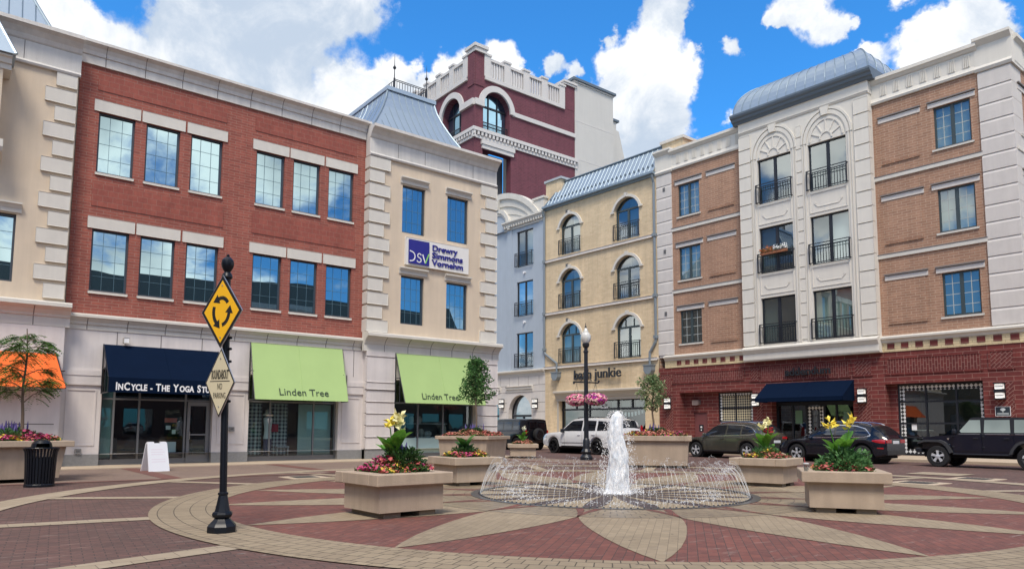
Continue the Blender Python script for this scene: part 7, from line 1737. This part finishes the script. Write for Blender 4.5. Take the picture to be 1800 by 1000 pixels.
# black upright off-roader with a covered spare wheel
OFFB = paint('deep_black_paint', (.004, .005, .008), .25, .0, .4)
c = Car('parked_car', 'black upright off-road car with spare wheel on its tail, beyond the corner shop', (28, 33.6, 0), aim(0), .95, 4.75, 2.0, 3.02, .39,
        [(-2.37, 1.12), (-2.3, 1.18), (-1, 1.18), (.9, 1.17), (1.2, 1.15), (2.2, 1.10), (2.37, 1.0)],
        [(-2.37, 1.25), (-2.34, 1.80), (-2.25, 1.93), (-1, 1.96), (.5, 1.95), (.72, 1.88), (1.2, 1.22), (1.26, 1.15), (2.37, 1.0)], .36, OFFB, tum=.86, endround=.08)
c.body(); c.arches(.05); c.wheels(RIMD, 5)
c.patch('side_window', CARGLASS, [(-1.0, 1.26, 1.76), (-.2, 1.26, 1.78)]); c.patch('side_window', CARGLASS, [(-.1, 1.26, 1.78), (.55, 1.25, 1.76), (.95, 1.25, 1.38)]); c.patch('quarter_window', CARGLASS, [(-2.2, 1.28, 1.74), (-1.15, 1.26, 1.76)])
c.screen('windscreen', .76, 1.18); c.endbox('rear_window', CARGLASS, False, 0., .62, 1.35, 1.78, .004, off=.02, both=True); c.endbox('tail_lamp', TAIL, False, .82, .92, 1.0, 1.25, .02)
b = MB(); xe = -c.L/2; b.lathe([(.02, xe-.27), (.33, xe-.27), (.385, xe-.23), (.39, xe-.06), (.36, xe-.02), (.02, xe)], (0, 0, .98), 28, 'x'); sw_ = b.build('spare_wheel', TYRE, c.t, smooth=25)
b = MB(); b.lathe([(.02, xe-.285), (.25, xe-.285), (.27, xe-.272), (.02, xe-.27)], (0, 0, .98), 24, 'x'); b.build('wheel_cover', OFFB, sw_, smooth=25)
b = MB(); c.line(b, [(-.15, 1.2), (-.15, .45)]); c.line(b, [(1.0, 1.15), (1.0, .45)]); b.build('door_gaps', GAP, c.t); c.mirrors(.98, 1.32, OFFB)
place(c, 26.7, 34.7)
# boxy black four-door with separate wings and a hard top
JB = paint('navy_black_paint', (.004, .005, .016), .3, .0, .3)
jt = thing('parked_car', 'boxy navy-black four-door car with grey wheel arches and five-spoke alloys before the checkered window', 'car', (28.5, 9.22, 0), 'cars parked along the far street'); jt['_o'] = (0, 0, 0)
class J(Car):
    def __init__(s): s.L, s.W, s.wb, s.rw = 4.55, 1.86, 2.95, .40; s.xw = (1.50, -1.45); s.ra = .48; s.bot = .45; s.t = jt
j = J(); hw = .80
b = MB(); b.T = lambda x, y, z: (x, y, z)
def jbox(nm, m, *a, e=.03, parent=None): q = MB(); q.cbox(*a, e); return q.build(nm, m, parent or jt, smooth=30)
# tub with cut-outs is made from a side profile run across the car
side = [(-2.15, .62), (-2.15, 1.22), (1.02, 1.22), (1.02, .56), (.98, .52), (-.92, .52), (-.98, .70), (-1.12, .86), (-1.30, .92), (-1.60, .92), (-1.80, .86), (-1.92, .70), (-1.95, .60)]
q = MB(lambda u, d, z: (u, d, z)); q.prism(side, -hw, hw); q.build('body', JB, jt)
hood = [(1.02, .62), (1.02, 1.20), (1.25, 1.19), (1.90, 1.13), (2.08, 1.08), (2.12, 1.0), (2.12, .72), (2.05, .66)]
q = MB(lambda u, d, z: (u, d, z)); q.prism(hood, -.62, .62); q.build('bonnet', JB, jt)
top = [(-2.13, 1.23), (-2.08, 1.80), (-2.0, 1.84), (.28, 1.86), (.40, 1.83), (.86, 1.25), (.86, 1.23)]
V = []; 
q = MB(); n = len(top); q.add([(x, sd_*(.78 if z < 1.4 else .70), z) for sd_ in (-1, 1) for x, z in top], [tuple(range(n))[::-1], tuple(range(n, 2*n))]+[(i, (i+1) % n, n+(i+1) % n, n+i) for i in range(n)]); q.build('hard_top', mat('matt_black_top', (.012, .013, .016), .5), jt)
def jy(z): return .78+(.70-.78)*max(0, (z-1.23)/.6)
for sd_ in (1, -1):
    for x0, x1, x2, x3 in ((-.88, -.05, -.07, -.86), (.05, .80, .42, .07), (-2.02, -1.0, -1.0, -1.98)):
        q = MB(); q.quad(*[(x, sd_*(jy(z)+.012), z) for x, z in ((x0, 1.30), (x1, 1.30), (x2, 1.76), (x3, 1.76))]); q.build('side_window', JGLASS, jt)
        q = MB(); q.box(min(x0, x3)+.03, max(x1, x2)-.03, *sorted((sd_*.785, sd_*.81)), 1.235, 1.262); q.build('window_trim', mat('dull_silver_trim', (.35, .36, .38), .4, metal=.7), jt)
    for x0, x1 in ((-.95, -.02), (.02, .98)):
        q = MB(); P = [(x0, .62), (x0, 1.20), (x1, 1.20), (x1, .62)] if x0 > -.5 else [(x0+.1, .62), (x0-.06, .9), (x0, 1.20), (x1, 1.20), (x1, .62)]
        q.T = lambda u, d, z: (u, d, z); q.prism(P, *sorted((sd_*.79, sd_*.822))); d_ = q.build('door', JB, jt)
        jbox('door_handle', BLACK, x0+.10, x0+.26, *sorted((sd_*.822, sd_*.86)), 1.06, 1.11, e=.01, parent=d_)
        for z in (.74, 1.12): jbox('hinge', BLACK, x1-.06, x1+.03, *sorted((sd_*.815, sd_*.845)), z, z+.05, e=.008, parent=d_)
    q = MB(); q.T = lambda u, d, z: (u, d, z)
    fl1 = [(.98, .56), (1.06, .72), (1.16, .88), (1.28, .97), (1.42, 1.02), (1.95, 1.02), (2.16, .96), (2.20, .86), (2.16, .88), (1.93, .94), (1.45, .94), (1.32, .89), (1.22, .80), (1.14, .66), (1.08, .52)]
    q.prism(fl1, *sorted((sd_*.60, sd_*.93))); q.build('front_wing', mat('grey_plastic_wing', (.040, .042, .046), .6), jt)
    q = MB(); q.T = lambda u, d, z: (u, d, z); fl2 = [(-.84, .54), (-.90, .70), (-1.06, .92), (-1.22, 1.01), (-1.66, 1.01), (-1.86, .92), (-2.0, .72), (-2.02, .6), (-1.94, .62), (-1.80, .86), (-1.62, .93), (-1.28, .93), (-1.12, .85), (-.99, .68), (-.94, .54)]
    q.prism(fl2, *sorted((sd_*.74, sd_*.93))); q.build('rear_wing', MATS['grey_plastic_wing'], jt)
    q = MB(); q.T = lambda u, d, z: (u, d, z); q.prism([(1.02, .70), (1.02, 1.19), (1.30, 1.15), (2.05, 1.06), (2.05, .95), (1.4, .95), (1.2, .8)], *sorted((sd_*.55, sd_*.74))); q.build('wing_side', JB, jt)
    jbox('wing_mirror', BLACK, .80, .92, *sorted((sd_*.88, sd_*1.06)), 1.24, 1.42, e=.03)
    jbox('rock_rail', BLACK, -.92, 1.0, *sorted((sd_*.80, sd_*.86)), .47, .53, e=.015)
    q = MB(); q.lathe([(.005, sd_*.755), (.035, sd_*.755), (.03, sd_*.745)], (1.16, 0, 1.06), 12, 'y'); q.build('badge', CHROME, jt)
    q = MB(); q.box(1.10, 1.30, *sorted((sd_*.742, sd_*.748)), .84, .87); q.box(1.10, 1.32, *sorted((sd_*.742, sd_*.748)), .795, .81); q.build('badge_lettering', MATS['dull_silver_trim'], jt)
    q = MB(); q.lathe([(.01, 2.125), (.09, 2.125), (.10, 2.10), (.01, 2.09)], (0, sd_*.42, .93), 18, 'x'); q.build('headlamp', LAMPW, jt)
q = MB(); q.quad((.43, -.66, 1.80), (.43, .66, 1.80), (.90, .70, 1.27), (.90, -.70, 1.27)); q.build('windscreen', JGLASS, jt)
jbox('front_bumper', BLACK, 2.10, 2.32, -.80, .80, .52, .70, e=.04)
jbox('chassis', UNDER, -2.1, 2.1, -.55, .55, .36, .60, e=.02)
q = MB(); q.box(1.0, 2.05, -.56, .56, .5, .92); q.build('engine_bay', UNDER, jt)
q = MB(); q.tube([(1.02, .0, .0), (1.02, .0, .01)], .01, 4)
q = MB(); q.lathe([(.02, -2.40), (.36, -2.40), (.39, -2.36), (.39, -2.2), (.36, -2.16), (.02, -2.15)], (0, .0, 1.0), 24, 'x'); q.build('spare_wheel', TYRE, jt, smooth=25)
for zz in range(7): jbox('grille_slot', GAP, 2.115, 2.125, -.30+zz*.1-.025, -.30+zz*.1+.025, .80, 1.0, e=.003)
j.W = 1.86
for xw in j.xw:
    for sd_ in (1, -1):
        R_ = .40; yo = sd_*.90; c_ = (xw, 0, R_); q = MB(); q.lathe([(R_*.6, yo), (R_*.93, yo), (R_*.985, yo-sd_*.02), (R_, yo-sd_*.06), (R_, yo-sd_*.2), (R_*.97, yo-sd_*.25), (R_*.5, yo-sd_*.25)], c_, 30, 'y', False); wv = q.build('wheel', TYRE, jt, smooth=30)
        q = MB(); k_ = R_*.6; q.lathe([(k_*1.02, yo+sd_*.004), (k_*.92, yo-sd_*.01), (k_*.9, yo-sd_*.08), (k_*.1, yo-sd_*.09)], c_, 26, 'y', False); q.build('wheel_barrel', RIMD, wv, smooth=25)
        q = MB(); q.lathe([(k_*1.03, yo+sd_*.006), (k_*1.03, yo-sd_*.02), (k_*.88, yo-sd_*.02), (k_*.88, yo+sd_*.0)], c_, 26, 'y', False)
        for s_ in range(5):
            a = 2*math.pi*s_/5+math.pi/2; p = Vector((math.cos(a)*k_*.2, 0, math.sin(a)*k_*.2)); e = Vector((math.cos(a)*k_*.93, 0, math.sin(a)*k_*.93)); n_ = Vector((-math.sin(a), 0, math.cos(a))); C_ = Vector((xw, 0, R_))
            pts = [C_+p+n_*.028, C_+e+n_*.052, C_+e-n_*.052, C_+p-n_*.028]
            q.add([(v.x, yo-sd_*.0, v.z) for v in pts]+[(v.x, yo-sd_*.05, v.z) for v in pts], [(0, 1, 2, 3), (4, 5, 6, 7), (0, 1, 5, 4), (1, 2, 6, 5), (2, 3, 7, 6), (3, 0, 4, 7)])
        q.lathe([(k_*.34, yo-sd_*.04), (k_*.34, yo), (k_*.15, yo+sd_*.012), (k_*.02, yo+sd_*.012)], c_, 14, 'y'); q.build('rim', RIM, wv)
jt.rotation_euler = (0, 0, math.pi/2+rad(0)); jt.scale = (.93, .93, .93); jt.location = (27.55+.93*.9, 9.17, 0)
for o in bpy.data.objects:
    if '_o' in o: del o['_o']
